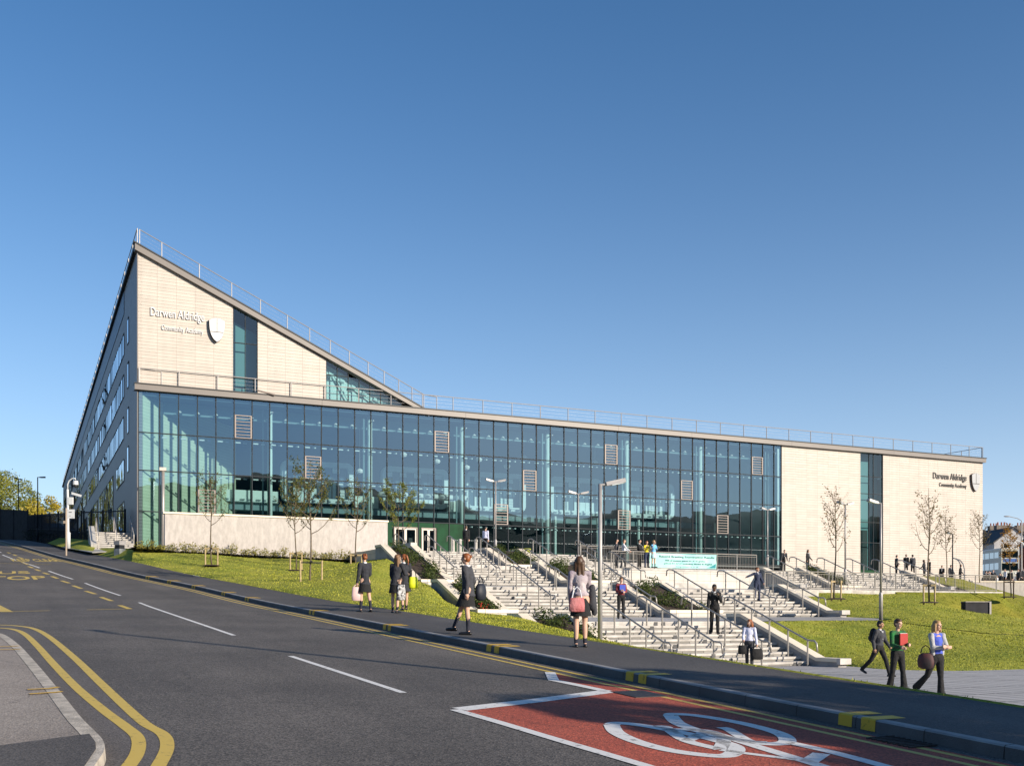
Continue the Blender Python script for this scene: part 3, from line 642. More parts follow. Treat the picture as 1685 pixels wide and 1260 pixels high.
MB().prism([FP(-.22, .22, zroof(-.2)-fz), FP(21.9, .22, zroof(21.9)-fz*.75), FP(21.9, .22, zroof(21.9)-.05), FP(-.22, .22, zroof(-.2)-.05)], tuple(np.array(FP(0, -.5, 0))-np.array(FP(0, .22, 0)))).build('fascia', M['fascia'], sch)
MB().prism([FP(-.3, .27, zroof(-.3)-.05), FP(22.0, .27, zroof(22)-.05), FP(22.0, .27, zroof(22)+.05), FP(-.3, .27, zroof(-.3)+.05)], tuple(np.array(FP(0, -.5, 0))-np.array(FP(0, .27, 0)))).build('roof_edge', M['dark'], sch)
MB().prism([FP(-.26, .1, 25.98), FP(-.26, BACK, 25.98), FP(-.26, BACK, 26.25), FP(-.26, .1, 26.25)], tuple(np.array(FP(.2, 0, 0))-np.array(FP(-.26, 0, 0)))).build('roof_edge', M['dark'], sch)
# ---- curtain wall
ROWS = [4.6, 7.35, 10.26, 12.95]
MUL = [0.03, 1.47]+[1.47+1.307*k for k in range(1, 43)]; MUL = [m for m in MUL if m < WG-.5]+[WG-.02]
DOOR0, DOOR1 = 18.9, 22.6
gl = MB(); rnd = random.Random(2)
zs = ROWS+[ZF-.05]
for a, b in zip(MUL, MUL[1:]):
    for z0, z1 in zip(zs, zs[1:]):
        if z0 < 5 and b > DOOR0-.5 and a < 23.9: continue
        t1, t2 = rnd.uniform(-.007, .007), rnd.uniform(-.005, .005)          # every pane sits a touch differently
        gl.face([FP(a+.03, -.02-t1, z0+.03), FP(b-.03, -.02+t1, z0+.03), FP(b-.03, -.02+t1+t2, z1-.03), FP(a+.03, -.02-t1+t2, z1-.03)])
cw = gl.build('glazing', M['glass'], sch, recalc=False)
fr = MB()
for a in MUL: fr.fbox(a-.032, a+.032, -.14, .035, 4.6, ZF-.002)
for z in ROWS[1:]+[4.64]:
    for a, b in zip(MUL, MUL[1:]): fr.fbox(a+.032, b-.032, -.10, .022, z-.035, z+.035)
fr.build('glazing_frame', M['frame'], cw)
# bronze louvre frames
for p, z0, z1 in [(6.69, 13.02, 14.71), (11.92, 10.33, 12.02), (4.09, 7.42, 9.08), (22.4, 13.02, 14.68), (30.22, 10.33, 12.02), (27.6, 7.42, 9.08), (38.08, 13.02, 14.69), (45.9, 10.33, 12.02), (39.37, 7.42, 9.08), (49.82, 7.42, 9.08), (53.75, 13.02, 14.63)]:
    i = min(range(len(MUL)), key=lambda k: abs(MUL[k]-p)); a, b = MUL[i]+.035, MUL[i+1]-.035; f = MB()
    f.fbox(a, a+.09, -.01, .06, z0, z1); f.fbox(b-.09, b, -.01, .06, z0, z1); f.fbox(a+.09, b-.09, -.01, .06, z1-.06, z1); f.fbox(a+.09, b-.09, -.01, .06, z0, z0+.05)
    for k in range(1, 7): zz = z0+(z1-z0)*k/7; f.fbox(a+.09, b-.09, .0, .045, zz-.02, zz+.02)
    f.build('opening_window', M['louvre'], sch)
# manifestation dots on the ground-floor glass
dt = MB()
for k in range(0, 240):
    p = 24.1+k*.137
    if p < WG-.2: dt.fbox(p, p+.035, .0, .006, 6.0, 6.035)
tag(dt.build('glass_dots', M['white'+'wall'], cw), kind='stuff')
for a in MUL[1:8]: MB().fbox(a-.03, a+.03, -.62, -.15, 4.62, ZF-.3).build('glazing_fin', M['navy2'], sch)
# entrance
gw = MB(); gw.fbox(DOOR0-.4, DOOR0, -.12, -.02, 4.6, 7.31); gw.fbox(22.66, 25.0, -.12, -.02, 4.6, 7.31); gw.fbox(DOOR0, 22.66, -.12, -.02, 6.93, 7.31)
gw.fbox(20.98, 21.30, -.12, -.02, 4.6, 6.93)
gw.build('entrance_panel', M['green'], sch)
def door(p0, p1):
    d = MB(); d.fbox(p0, p0+.07, -.12, .04, 4.6, 6.92); d.fbox(p1-.07, p1, -.12, .04, 4.6, 6.92); d.fbox(p0+.07, p1-.07, -.12, .04, 6.84, 6.92)
    f = d.build('door_frame', M['louvre'], sch); mid = (p0+p1)/2
    for a, b in ((p0+.08, mid-.005), (mid+.005, p1-.08)):
        l = MB(); l.fbox(a, a+.09, -.07, -.01, 4.63, 6.83); l.fbox(b-.09, b, -.07, -.01, 4.63, 6.83); l.fbox(a+.09, b-.09, -.07, -.01, 6.73, 6.83); l.fbox(a+.09, b-.09, -.07, -.01, 4.63, 4.78)
        lo = l.build('door', M['door'], sch)
        MB().face([FP(a+.09, -.04, 4.78), FP(b-.09, -.04, 4.78), FP(b-.09, -.04, 6.73), FP(a+.09, -.04, 6.73)]).build('door_glass', M['glass'], lo, recalc=False)
        h = (b-.05) if a < mid-.3 else (a+.05)
        MB().tube([FP(h, .0, 5.35), FP(h, .06, 5.40), FP(h, .06, 5.85), FP(h, .0, 5.90)], .018, 6).build('handle', M['stain'], lo)
door(19.02, 20.97); door(21.31, 22.55)
# ---- interior behind the glass
ifl = MB(); ifl.fbox(0.4, WG-.1, -22, -.15, 4.4, 4.6); ifl.build('interior_floor', M['ifloor'], sch)
MB().fbox(0.3, WG-.1, -22, -.2, ZF-.28, ZF-.02).build('interior_ceiling', M['navy2'], sch)
MB().fbox(0.3, WG-.1, -22.3, -22, 4.6, ZF-.3).build('interior_wall', M['navy'], sch)
MB().fbox(WG-.35, WG-.06, -22, -.16, 4.6, ZF-.3).build('interior_wall', M['whitewall'], sch)
al = R(51); L_ = 13.3
def OB(r, off, z): return FP(.36+r*math.cos(al), -.17-r*math.sin(al), z)
ow = MB(); ow.prism([OB(0, 0, 4.6), OB(L_, 0, 4.6), OB(L_, 0, ZF-.3), OB(0, 0, ZF-.3)], tuple(np.array(FP(-.3*math.sin(al), -.3*math.cos(al), 0))-np.array(FP(0, 0, 0))))
ow.build('interior_wall', M['mint'], sch)
# round columns, struts and long pale tubes behind the transoms
for k in range(7):
    p = 9.55+7.85*k; c = FP(p, -1.1, 4.6)
    cb = MB().lathe([(.19, 0), (.19, 11.0)], c, 16); co = cb.build('column', M['pale'], sch, smooth=True)
    MB().tube([FP(p-.55, -.95, 4.6), FP(p-.55, -.95, 15.4)], .07, 8).build('column_mast', M['dimteal'], co)
    for z in ROWS[1:]+[15.2]: MB().tube([FP(p, -1.1, z-.12), FP(p, -.12, z-.06)], .05, 6).build('strut', M['steel'], co)
for z in ROWS[1:]:
    t_ = MB(); 
    for a, b in zip(MUL, MUL[1:]):
        t_.fbox(a+.25, a+.62, -.95, -.80, z-.19, z-.10); t_.fbox(b-.45, b-.22, -.95, -.80, z-.19, z-.10)
    t_.build('brace', M['whitewall'], sch)
ub_ = MB(); ub_.fbox(1.5, WG-.4, -2.3, -2.1, 14.75, ZF-.3); ub_.build('bulkhead', M['dimteal'], sch)
sl_ = MB()
for a in MUL[2:-1]: sl_.lathe([(.03, 0), (.17, .02), (.15, .07), (.04, .16)], FP(a+.25, -1.6, 14.82), 8)
sl_.build('spotlight', M['lens'], sch)
# rounded classroom pods on the far side of the atrium
def rrect(p0, p1, z0, z1, r, q, k=5):
    o = []
    for cx_, cz, a0 in ((p1-r, z1-r, 0), (p0+r, z1-r, 90), (p0+r, z0+r, 180), (p1-r, z0+r, 270)):
        for i in range(k+1): t = R(a0+90*i/k); o.append(FP(cx_+r*math.cos(t), q, cz+r*math.sin(t)))
    return o
def ring_frame(p0, p1, z0, z1, wd, q, name, m, par, depth=.5, wtop=None):
    a = rrect(p0, p1, z0, z1, .62, q); b = rrect(p0+wd, p1-wd, z0+wd, z1-wd, .2, q); dz = tuple(np.array(FP(0, q-depth, 0))-np.array(FP(0, q, 0))); k = len(a)
    mb = MB(); i = len(mb.v); mb.v += a+b+[tuple(np.array(x)+dz) for x in a]+[tuple(np.array(x)+dz) for x in b]
    for j in range(k):
        j2 = (j+1) % k; mb.f += [(j, j2, k+j2, k+j), (2*k+j, 2*k+j2, j2, j), (k+j, k+j2, 3*k+j2, 3*k+j)]
    return mb.build(name, m, par)
pods = [(12.2, 18.45), (21.0, 27.2), (28.85, 34.9), (37.4, 43.1), (45.2, 51.3)]
for i, (a, b) in enumerate(pods):
    f = ring_frame(a, b, 9.45, 13.0, .42, -9, 'classroom_pod', M['pod'], sch)
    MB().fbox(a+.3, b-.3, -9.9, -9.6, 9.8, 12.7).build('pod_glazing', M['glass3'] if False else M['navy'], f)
    bl = MB(); rr = random.Random(i)
    for k in range(8):
        if rr.random() < .55: pa = a+.42+(b-a-.84)*k/8; bl.fbox(pa+.02, pa+(b-a-.84)/8-.02, -9.55, -9.5, 12.15, 12.55)
        if rr.random() < .5: pa = a+.42+(b-a-.84)*k/8; bl.fbox(pa+.02, pa+(b-a-.84)/8-.02, -9.55, -9.5, 9.9, 10.75)
    bl.build('blind', M['pod'], f)
    mu = MB()
    for k in range(1, 8): pa = a+.42+(b-a-.84)*k/8; mu.fbox(pa-.03, pa+.03, -9.59, -9.56, 9.8, 12.7)
    mu.build('pod_mullion', M['frame'], f)
for a, b, q in ((7.6, 12.0, -9.3), (18.6, 20.8, -9.5), (27.3, 28.7, -9.5)):
    MB().fbox(a, b, q-.4, q, 9.3, 10.3).build('balcony_front', M['pale'], sch)
bs = MB(); bs.fbox(7.6, WG-1, -20, -9.6, 8.7, 9.3); bs.build('balcony', M['dimteal'], sch)
MB().fbox(18.3, 23.2, -1.6, -1.4, 4.6, 7.2).build('added_dark_backing', M['dark'], sch)  # added dark sheet behind the doors so their glass looks unlit inside
dc = MB()
for k in range(6): dc.tube([FP(20.2+k*1.4, -7.5, 10.3), FP(21.35+k*1.4, -7.5, 10.3)], .26, 12)
dc.build('air_duct', M['whitewall'], sch, smooth=True)
for k in range(5): 
    MB().tube([FP(36.2+k*4.4, -5.6, 4.6), FP(36.2+k*4.4, -5.6, 8.9)], .13, 8).build('slender_column', M['pale'], sch)
MB().fbox(26, 44, -16, -15.8, 4.6, 8.7).build('interior_wall', M['green'], sch)
tw = MB()
for k in range(6): tw.fbox(55.3+k*.30, 55.42+k*.30, -8.3-.12*k, -8.1-.12*k, 9.6, 12.6-.25*k)
tw.build('stair_fin', M['whitewall'], sch)
gb = MB()
for px, py in [(601, 736), (664, 749), (719, 760), (788, 757), (768, 770), (834, 768), (592, 776), (979, 762), (1241, 812), (862, 753), (1253, 819)]:
    p_, z_ = onq(px, py, -5.0); c = FP(p_, -5, z_); gb.lathe([(.05, .28), (.27, .16), (.30, .06), (.22, -.1), (.05, -.18)], c, 10); gb.tube([(c[0], c[1], c[2]+.25), (c[0], c[1], ZF-.3)], .008, 4)
gb.build('pendant_lamp', M['lens'], sch)
# ---- right block tall window
tg = MB(); zt = [4.4, 7.1, 9.1, 11.9, 13.6, ZF-.05]
for a, b in ((66.97, 68.15), (68.15, 68.72), (68.72, 69.88)):
    for z0, z1 in zip(zt, zt[1:]): tg.face([FP(a+.02, -.12, z0+.02), FP(b-.02, -.12, z0+.02), FP(b-.02, -.12, z1-.02), FP(a+.02, -.12, z1-.02)])
tw_ = tg.build('window', M['glass2'], sch, recalc=False); f = MB()
for a in (66.97, 68.15, 68.72, 69.86): f.fbox(a-.025, a+.025, -.18, -.08, 4.4, ZF-.002)
for z in zt[1:-1]: f.fbox(67.0, 69.83, -.17, -.09, z-.03, z+.03)
f.build('window_frame', M['frame'], tw_)
MB().fbox(66.4, 70.4, -1.5, -1.3, 4.42, ZF-.1).build('interior_wall', M['dimteal'], sch); MB().fbox(67.9, 68.9, -1.28, -1.1, 4.42, 8.4).build('column', M['dark'], sch)
MB().fbox(66.4, 70.4, -3.0, -.2, 4.1, 4.4).build('sill', M['green'], sch)
# ---- upper windows
def upper_glass(ps, zb, name, zrows):
    g = MB(); f = MB()
    for a, b in zip(ps, ps[1:]):
        za, zb2 = zroof(a)-fz-.02, zroof(b)-fz-.02; lo = zb
        for zr_ in zrows+[99]:
            if lo >= min(za, zb2)-.05: 
                break
            ta, tb = min(zr_, za), min(zr_, zb2)
            g.face([FP(a+.02, -.14, lo), FP(b-.02, -.14, lo), FP(b-.02, -.14, tb), FP(a+.02, -.14, ta)])
            if zr_ < min(za, zb2): f.fbox(a+.02, b-.02, -.2, -.1, zr_-.03, zr_+.03)
            lo = zr_
        f.fbox(a-.025, a+.025, -.2, -.09, zb, za)
    f.fbox(ps[-1]-.025, ps[-1]+.025, -.2, -.09, zb, max(zb+.05, zroof(ps[-1])-fz))
    w_ = g.build(name, M['glass2'], sch, recalc=False); f.build('window_frame', M['frame'], w_)
upper_glass([6.64, 7.52, 8.41], ZR+.01, 'window', [17.45, 20.05])
upper_glass([13.62+k*.87 for k in range(8)]+[20.4], ZR+.01, 'window', [18.35])
MB().prism([FP(6, -1.2, 16.4), FP(9.2, -1.2, 16.4), FP(9.2, -1.2, zroof(9.2)-1.2), FP(6, -1.2, zroof(6)-1.2)], (0, .1, 0)).build('interior_wall', M['dimteal'], sch)
MB().prism([FP(13.4, -.85, 16.4), FP(20.5, -.85, 16.4), FP(20.5, -.85, zroof(20.5)-.6), FP(13.4, -.85, zroof(13.4)-.6)], (0, .1, 0)).build('interior_wall', M['whitewall'], sch)
x_ = MB()
for k in range(7): a = 13.9+k*.9; x_.tube([FP(a, -.5, zroof(a)-1.3), FP(a+.35, -.5, zroof(a+.35)-1.3)], .15, 8)
for a, b in ((14.4, 15.6), (15.9, 17.9), (17.6, 19.0)): x_.tube([FP(a, -.6, zroof(a)-1.2), FP(b, -.6, 16.4)], .06, 6)
x_.build('roof_truss', M['whitewall'], sch)
# ---- roof railings
def railing(pts, name, par, m, post_h=1.1, every=None, r=.032, wires=3, post_r=.038):
    mb = MB(); tops = [(p[0], p[1], p[2]+post_h) for p in pts]; mb.tube(tops, r, 6)
    for k in range(1, wires+1): mb.tube([(p[0], p[1], p[2]+post_h*k/(wires+1)) for p in pts], .004, 4)
    o = mb.build(name, m, par)
    for p in pts: MB().tube([p, (p[0], p[1], p[2]+post_h)], post_r, 6).build('post', m, o)
    return o
rp_ = [FP(0.05+a, .1, ZR+.08) for a in [0, 2.75, 5.45, 8.15, 10.85]]+[FP(13.5+2.62*k, .1, ZR+.08) for k in range(27)]+[FP(LEN-.1, .1, ZR+.08)]
railing(rp_, 'roof_railing', sch, M['steel'])
railing([FP(LEN-.15, -2.6*k, ZR+.08) for k in range(8)], 'roof_railing', sch, M['steel'])
railing([FP(.1, .1, ZR+.08), FP(1.6, -.04, ZR-.02)], 'roof_railing', sch, M['steel'], wires=0)
railing([FP(a, .05, zroof(a)+.03) for a in (0.1, 1.6, 4.2, 6.5, 8.6, 10.6, 12.3, 13.9, 15.4, 16.9, 18.2, 19.4, 20.5, 21.5)]+[FP(22.6, .05, 16.3)], 'roof_railing', sch, M['steel'])
railing([FP(-.05, -3.4*k, 26.25) for k in range(0, 46)], 'roof_railing', sch, M['steel'], wires=0)
# ---- windows of the left flank
wi = 0
def flank(t0, t1, z0, z1, gaps=(), panes=1.3, opened=()):
    g = MB(); f = MB(); n_ = max(1, round((t1-t0)/panes)); st = (t1-t0)/n_; rr = random.Random(int(t0*10+z0))
    for k in range(n_):
        a, b = t0+k*st, t0+(k+1)*st; d = rr.uniform(-.012, .012); dd = rr.uniform(-.008, .008)
        g.face([FP(-.05+d, -a-.02, z0+.03), FP(-.05-d, -b+.02, z0+.03), FP(-.05-d+dd, -b+.02, z1-.03), FP(-.05+d+dd, -a-.02, z1-.03)])
        f.fbox(-.072, -.03, -a-.02, -a+.02, z0, z1)
    f.fbox(-.072, -.03, -t1, -t0, z1-.03, z1+.02); f.fbox(-.072, -.03, -t1, -t0, z0-.02, z0+.03)
    w_ = g.build('window', M['glass3'], sch, recalc=False); f.build('window_frame', M['frame'], w_)
    for a in opened:
        MB().prism([FP(-.08, -a, z1-.1), FP(-.08, -a-1.1, z1-.1), FP(-.62, -a-1.1, z0+.15), FP(-.62, -a, z0+.15)], tuple(np.array(FP(-.04, 0, 0))-np.array(FP(0, 0, 0)))).build('open_casement', M['dark'], w_)
for zc in (20.9, 17.5, 14.0, 11.0): flank(6.75, 7.8, zc, zc+1.95)
flank(10.9, 70, 20.85, 22.6, opened=(33, 37)); flank(75, 150, 20.85, 22.6)
flank(11, 39.3, 17.5, 19.3, opened=(34.5,)); flank(42, 62, 17.5, 19.3); flank(66, 150, 17.5, 19.3)
flank(11.2, 31.5, 14.15, 15.95); flank(33, 41, 14.15, 15.95, opened=(34, 37.5)); flank(44, 62, 14.15, 15.95); flank(66, 150, 14.15, 15.95, opened=(80,))
flank(10.9, 18.1, 10.75, 12.5); flank(22.1, 41.2, 7.6, 12.5, opened=(30,)); flank(44, 62, 7.6, 12.5); flank(66, 120, 7.6, 12.5)
flank(10.9, 18.1, 5.6, 9.1); 
pm = mat('perforated screen', (.07, .12, .20), .5, .3); t, b = nodes(pm); sx = pq_vec(t); cb = t.nodes.new("ShaderNodeCombineXYZ"); t.links.new(sx.outputs["Y"], cb.inputs[0]); t.links.new(sx.outputs["Z"], cb.inputs[1])
vo = t.nodes.new("ShaderNodeTexVoronoi"); vo.inputs["Scale"].default_value = 2.2; vo.inputs["Randomness"].default_value = 0; t.links.new(cb.outputs[0], vo.inputs["Vector"])
cr = t.nodes.new("ShaderNodeValToRGB"); cr.color_ramp.elements[0].position = .22; cr.color_ramp.elements[1].position = .3; cr.color_ramp.elements[0].color = (.01, .02, .03, 1); cr.color_ramp.elements[1].color = (.10, .16, .25, 1)
t.links.new(vo.outputs["Distance"], cr.inputs[0]); t.links.new(cr.outputs[0], b.inputs["Base Color"])
MB().fbox(-.06, -.025, -150, -10.8, 24.1, 25.95).build('screen_panel', pm, sch)
# ---- signs: raised lettering and shield
M['chrome'] = mat('polished steel letters', (.60, .60, .60), .35, .1)
M['letter'] = mat('dark steel letters', (.10, .095, .09), .35, .6)
M['shieldface'] = mat('silver shield', (.33, .34, .35), .4, .2)
M['shieldrim'] = mat('shield rim', (.085, .06, .05), .5)
def wall_text(body, p0, p1, z0, z1, q, m, par, depth=.06, slope=0.0):
    vs, fs = text_mesh(body, 1.0, .1, offset=.006); X = [a[0] for a in vs]; Y = [a[1] for a in vs]; x0, x1, y0, y1 = min(X), max(X), min(Y), max(Y)
    mb = MB(); mb.v = [FP(p0+(a[0]-x0)/(x1-x0)*(p1-p0), q+(.5 if a[2] > 0 else -.5)*depth, z0+(a[1]-y0)/(y1-y0)*(z1-z0)) for a in vs]; mb.f = fs
    return mb.build('lettering', m, par)
def shield(pc, zt, wd, h, q, par, face):
    pts = []; k = 10
    for i in range(k+1): t = i/k; pts.append((-wd/2+wd*t, zt-.10*h*(1-math.sin(math.pi*t)) ))
    for i in range(1, k): t = i/k; pts.append((wd/2*(1-t**3.0)**.75, zt-.10*h-(h*.90)*t))
    pts.append((0, zt-h))
    for i in range(k-1, 0, -1): t = i/k; pts.append((-wd/2*(1-t**3.0)**.75, zt-.10*h-(h*.90)*t))
    P3 = lambda sc, qq: [FP(pc+a*sc, qq, (zt-h*.45)+(b-(zt-h*.45))*sc) for a, b in pts]
    o = MB().prism(P3(1.0, q), tuple(np.array(FP(0, q+.22, 0))-np.array(FP(0, q, 0)))).build('shield', M['shieldrim'], par)
    MB().prism(P3(.97, q+.222), tuple(np.array(FP(0, q+.25, 0))-np.array(FP(0, q+.222, 0)))).build('shield_face', face, o)
    d = MB(); d.fbox(pc-.025, pc+.025, q+.25, q+.262, zt-h*.56, zt-.03*h); d.fbox(pc-wd*.40, pc+wd*.40, q+.25, q+.264, zt-h*.60, zt-h*.565); d.build('shield_line', M['letter'], o)
pa = onq(250, 483, 0); pb = onq(338, 520, 0)
wall_text('Darwen Aldridge', .85, 4.57, 21.1, 21.9, .02, M['chrome'], sch, .05)
wall_text('Community Academy', 1.6, 4.5, 20.25, 20.74, .02, M['chrome'], sch, .04)
shield(5.43, 21.62, 1.12, 1.78, .0, sch, M['chrome'])
q0_ = onq(1535, 779, 0); q1_ = onq(1590, 793, 0)
wall_text('Darwen Aldridge', q0_[0], q1_[0], 13.66, 14.52, .03, M['letter'], sch, .10)
a_, b_ = onq(1545, 790, 0), onq(1590, 799, 0)
wall_text('Community Academy', a_[0], b_[0], 13.0, 13.52, .03, M['letter'], sch, .08)
c_ = onq(1602, 800, 0); shield(c_[0]+.1, 14.75, 1.20, 1.95, .0, sch, M['shieldface'])
# small spotlight hanging under the left roof edge
MB().tube([FP(8.3, .35, ZR+.28), FP(9.6, .5, ZR+.02)], .06, 6).build('roof_bracket', M['louvre'], sch)
# ================================================================= terrace, grand stair
def zter(p, q):
    L = np.interp(q, [-1, 20.6, 23.6], [4.6, 3.75, 3.72]); fe = float(np.interp(p, [54, 64], [4.35, 2.66])); Rr = np.interp(q, [-1, 20, 27.4], [fe, min(fe, 2.95), 2.62])
    t = min(1, max(0, (p-22)/8)); return float(L*(1-t)+Rr*t)
M['terrace'] = brick_mat('terrace paving', (.50, .48, .45), (.54, .52, .49), (.3, .28, .26), .9, .6, .012, axes=("X", "Y"), bump=.2)
g = MB(); g.grid([[FP(p, q, zter(p, q)-.004) for p in np.linspace(12.0, 22.4, 10)] for q in (-.1, 5, 10, 15, 20.58)])
g.grid([[FP(p, q, zter(p, q)-.004) for p in np.linspace(22.4, 30.5, 8)] for q in (-.1, 5, 10, 15, 20.4)])
g.grid([[FP(p, q, zter(p, q)-.004) for p in np.linspace(30.5, 45.2, 10)] for q in (-.1, 5, 10, 15, 20, 23.6, 27.38)])
_b = [pq(*at(a, b_, c)[:2]) + (at(a, b_, c)[2],) for a, b_, c in ((1497, 946.5, 71), (1545, 947.5, 75), (1585, 953, 78), (1615, 963, 79), (1645, 973, 79.6))]
_b = [(45.2, 27.38, 2.62)] + _b + [(84, _b[-1][1]-8, 2.6)]
g.grid([[FP(p, q1*f-.1*(1-f), 2.64*(1-f)+z1*f) for p, q1, z1 in _b] for f in (0, .3, .6, .85, 1)])
g.grid([[FP(p, q, 2.64) for p in (84, 100, 130)] for q in (-40, 0, 14)])
g.grid([[FP(p, q, zter(p, q)-.004) for p in (-1.2, 3, 8, 12)] for q in (-.1, 5, 10, 13.0)])
struct('terrace', g, M['terrace'])
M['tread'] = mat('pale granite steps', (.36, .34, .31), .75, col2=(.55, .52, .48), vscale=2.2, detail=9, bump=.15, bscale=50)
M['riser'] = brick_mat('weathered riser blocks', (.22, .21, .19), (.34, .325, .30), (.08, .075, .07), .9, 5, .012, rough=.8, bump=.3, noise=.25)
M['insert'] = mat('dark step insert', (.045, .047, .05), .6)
M['slabwall'] = brick_mat('pale slab facing', (.58, .55, .50), (.63, .60, .54), (.32, .30, .27), .95, .42, .010, rough=.7, bump=.35, noise=.10, streak=.15)
stair = thing('grand_staircase', 'broad pale stone staircase climbing in four flights to the school terrace', 'staircase', FP(18, 50, -1.8))
def flight(p0, p1, q0, z0, q1, z1, nst, seed=0):
    """q0,z0 top edge; q1,z1 bottom"""
    tr = MB(); ri = MB(); ins = MB(); rr = random.Random(seed+int(p0*7))
    for k in range(nst):
        za = z0+(z1-z0)*k/nst; zb = z0+(z1-z0)*(k+1)/nst; qa = q0+(q1-q0)*k/nst; qb = q0+(q1-q0)*(k+1)/nst
        tr.fbox(p0, p1, qa-.45, qa, za-.082, za)                     # nosing slab
        ri.fbox(p0, p1, qa-.44, qa-.028, zb-.05, za-.083)
        for _ in range(max(1, int((p1-p0)/2.6))):
            p = rr.uniform(p0+.3, p1-.5); ins.fbox(p, p+.17, qa-.03, qa+.003, zb+.0, za-.02)
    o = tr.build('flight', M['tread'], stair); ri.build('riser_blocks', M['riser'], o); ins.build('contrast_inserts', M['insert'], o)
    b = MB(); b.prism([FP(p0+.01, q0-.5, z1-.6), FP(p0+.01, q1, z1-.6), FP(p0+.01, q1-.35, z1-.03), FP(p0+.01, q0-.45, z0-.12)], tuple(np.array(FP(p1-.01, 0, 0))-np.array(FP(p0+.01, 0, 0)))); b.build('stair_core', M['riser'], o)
Q1a, Q1b, Q2a, Q2b, Q3a, Q3b, Q4a, Q4b = 20.6, 23.65, 27.4, 30.5, 36.0, 39.6, 45.2, 49.6
Z0, Z1_, Z2, Z2b, Z3, Z3b, Z4 = 3.75, 2.62, 1.45, 1.25, -.10, -.25, -1.81
flight(12.0, 17.9, Q1a, Z0, Q1b, Z1_, 8); flight(20.5, 24.6, Q1a, Z0, Q1b, Z1_, 8, 1)
flight(11.0, 17.9, Q2a, Z1_, Q2b, Z2, 8, 2); flight(20.6, 22.9, Q2a, Z1_, Q2b, Z2, 8, 3)
flight(10.6, 17.9, Q3a, Z2b, Q3b, Z3, 9, 4); flight(20.6, 27.35, Q3a, Z2b, Q3b, Z3, 9, 5)
flight(10.8, 18.0, Q4a, Z3b, Q4b, Z4, 10, 6)
flight(33.6, 36.0, Q2a, Z1_, Q2b, Z2, 8, 7); flight(37.6, 44.9, Q2a, Z1_, Q2b, Z2, 8, 8)
flight(24.6, 30.5, Q1a-.2, 3.36, Q1b-.5, Z1_, 6, 9)
def landing(p0, p1, q0, z0, q1, z1): MB().hexa([FP(p0, q1, z1-.3), FP(p1, q1, z1-.3), FP(p1, q0, z0-.3), FP(p0, q0, z0-.3)], [FP(p0, q1, z1-.004), FP(p1, q1, z1-.004), FP(p1, q0, z0-.004), FP(p0, q0, z0-.004)]).build('landing', M['tread'], stair)
landing(12.0, 22.4, Q1b-.05, Z1_, Q2a-.01, Z1_); landing(22.4, 33.1, Q1b-.52, Z1_, Q2a-.49, Z1_); MB().fbox(11.6, 11.95, 12.9, 24.9, 1.8, 3.9).build('retaining_wall', M['slabwall'], stair); landing(22.9, 33.1, 27.4, 1.45, 30.46, 1.45); landing(8.2, 10.75, 31.3, 1.44, 35.1, 1.26); landing(8.2, 10.75, 40.5, -.12, 44.2, -.24); landing(10.8, 45.2, Q2b-.05, Z2, 32.9, 1.38); landing(10.6, 30.0, 32.9, 1.38, Q3a-.01, Z2b)
landing(10.6, 18.05, Q3b-.05, Z3, Q4a-.01, Z3b); landing(18.05, 27.9, Q3b-.05, Z3, 40.6, -.12); landing(18.05, 18.6, 40.6, -.12, Q4a-.01, Z3b)
# tall pale slab wall under the banner
MB().fbox(22.9, 33.0, Q2a-.5, Q2a, 1.1, Z1_-.09).build('retaining_wall', M['slabwall'], stair)
MB().fbox(22.9, 33.0, Q2a-.5, Q2a+.03, Z1_-.088, Z1_+.012).build('wall_coping', M['tread'], stair)
MB().fbox(21.9, 27.3, 30.52, 30.9, 1.3, 1.72).build('ledge', M['tread'], stair)
# ---- planters beside the flights
M['coping'] = mat('pale stone coping', (.80, .70, .55), .65, var=.05, vscale=2)
M['cheek'] = mat('grey weathered cheek wall', (.33, .32, .31), .85, var=.2, vscale=1.5, bump=.3, bscale=20)
M['soil'] = mat('dark bark mulch', (.045, .030, .020), .95, var=.4, vscale=9, bump=.6, bscale=30)
M['leafd'] = leaf_mat('dark shrub leaves', (.030, .055, .014), (.11, .14, .03), 5)
M['leafy'] = leaf_mat('yellow green shrub leaves', (.18, .18, .035), (.40, .35, .09), 4)
M['leafr'] = mat('red berries', (.45, .05, .02), .5)
def leaves(mb, c, rad, cnt, size, rnd, flat=1.0):
    for _ in range(cnt):
        d = Vector((rnd.gauss(0, 1), rnd.gauss(0, 1), rnd.gauss(0, 1))); d.normalize(); r = rnd.random()**.45
        P = Vector(c)+Vector((d.x*rad[0]*r, d.y*rad[1]*r, d.z*rad[2]*r)); sz = size*rnd.uniform(.6, 1.3)
        a = Vector((rnd.gauss(0, 1), rnd.gauss(0, 1), rnd.gauss(0, .7))).normalized(); b = a.cross(Vector((rnd.gauss(0, 1), rnd.gauss(0, 1), rnd.gauss(0, 1)))).normalized()
        mb.face([P-a*sz, P+b*sz*.42, P+a*sz, P-b*sz*.42])
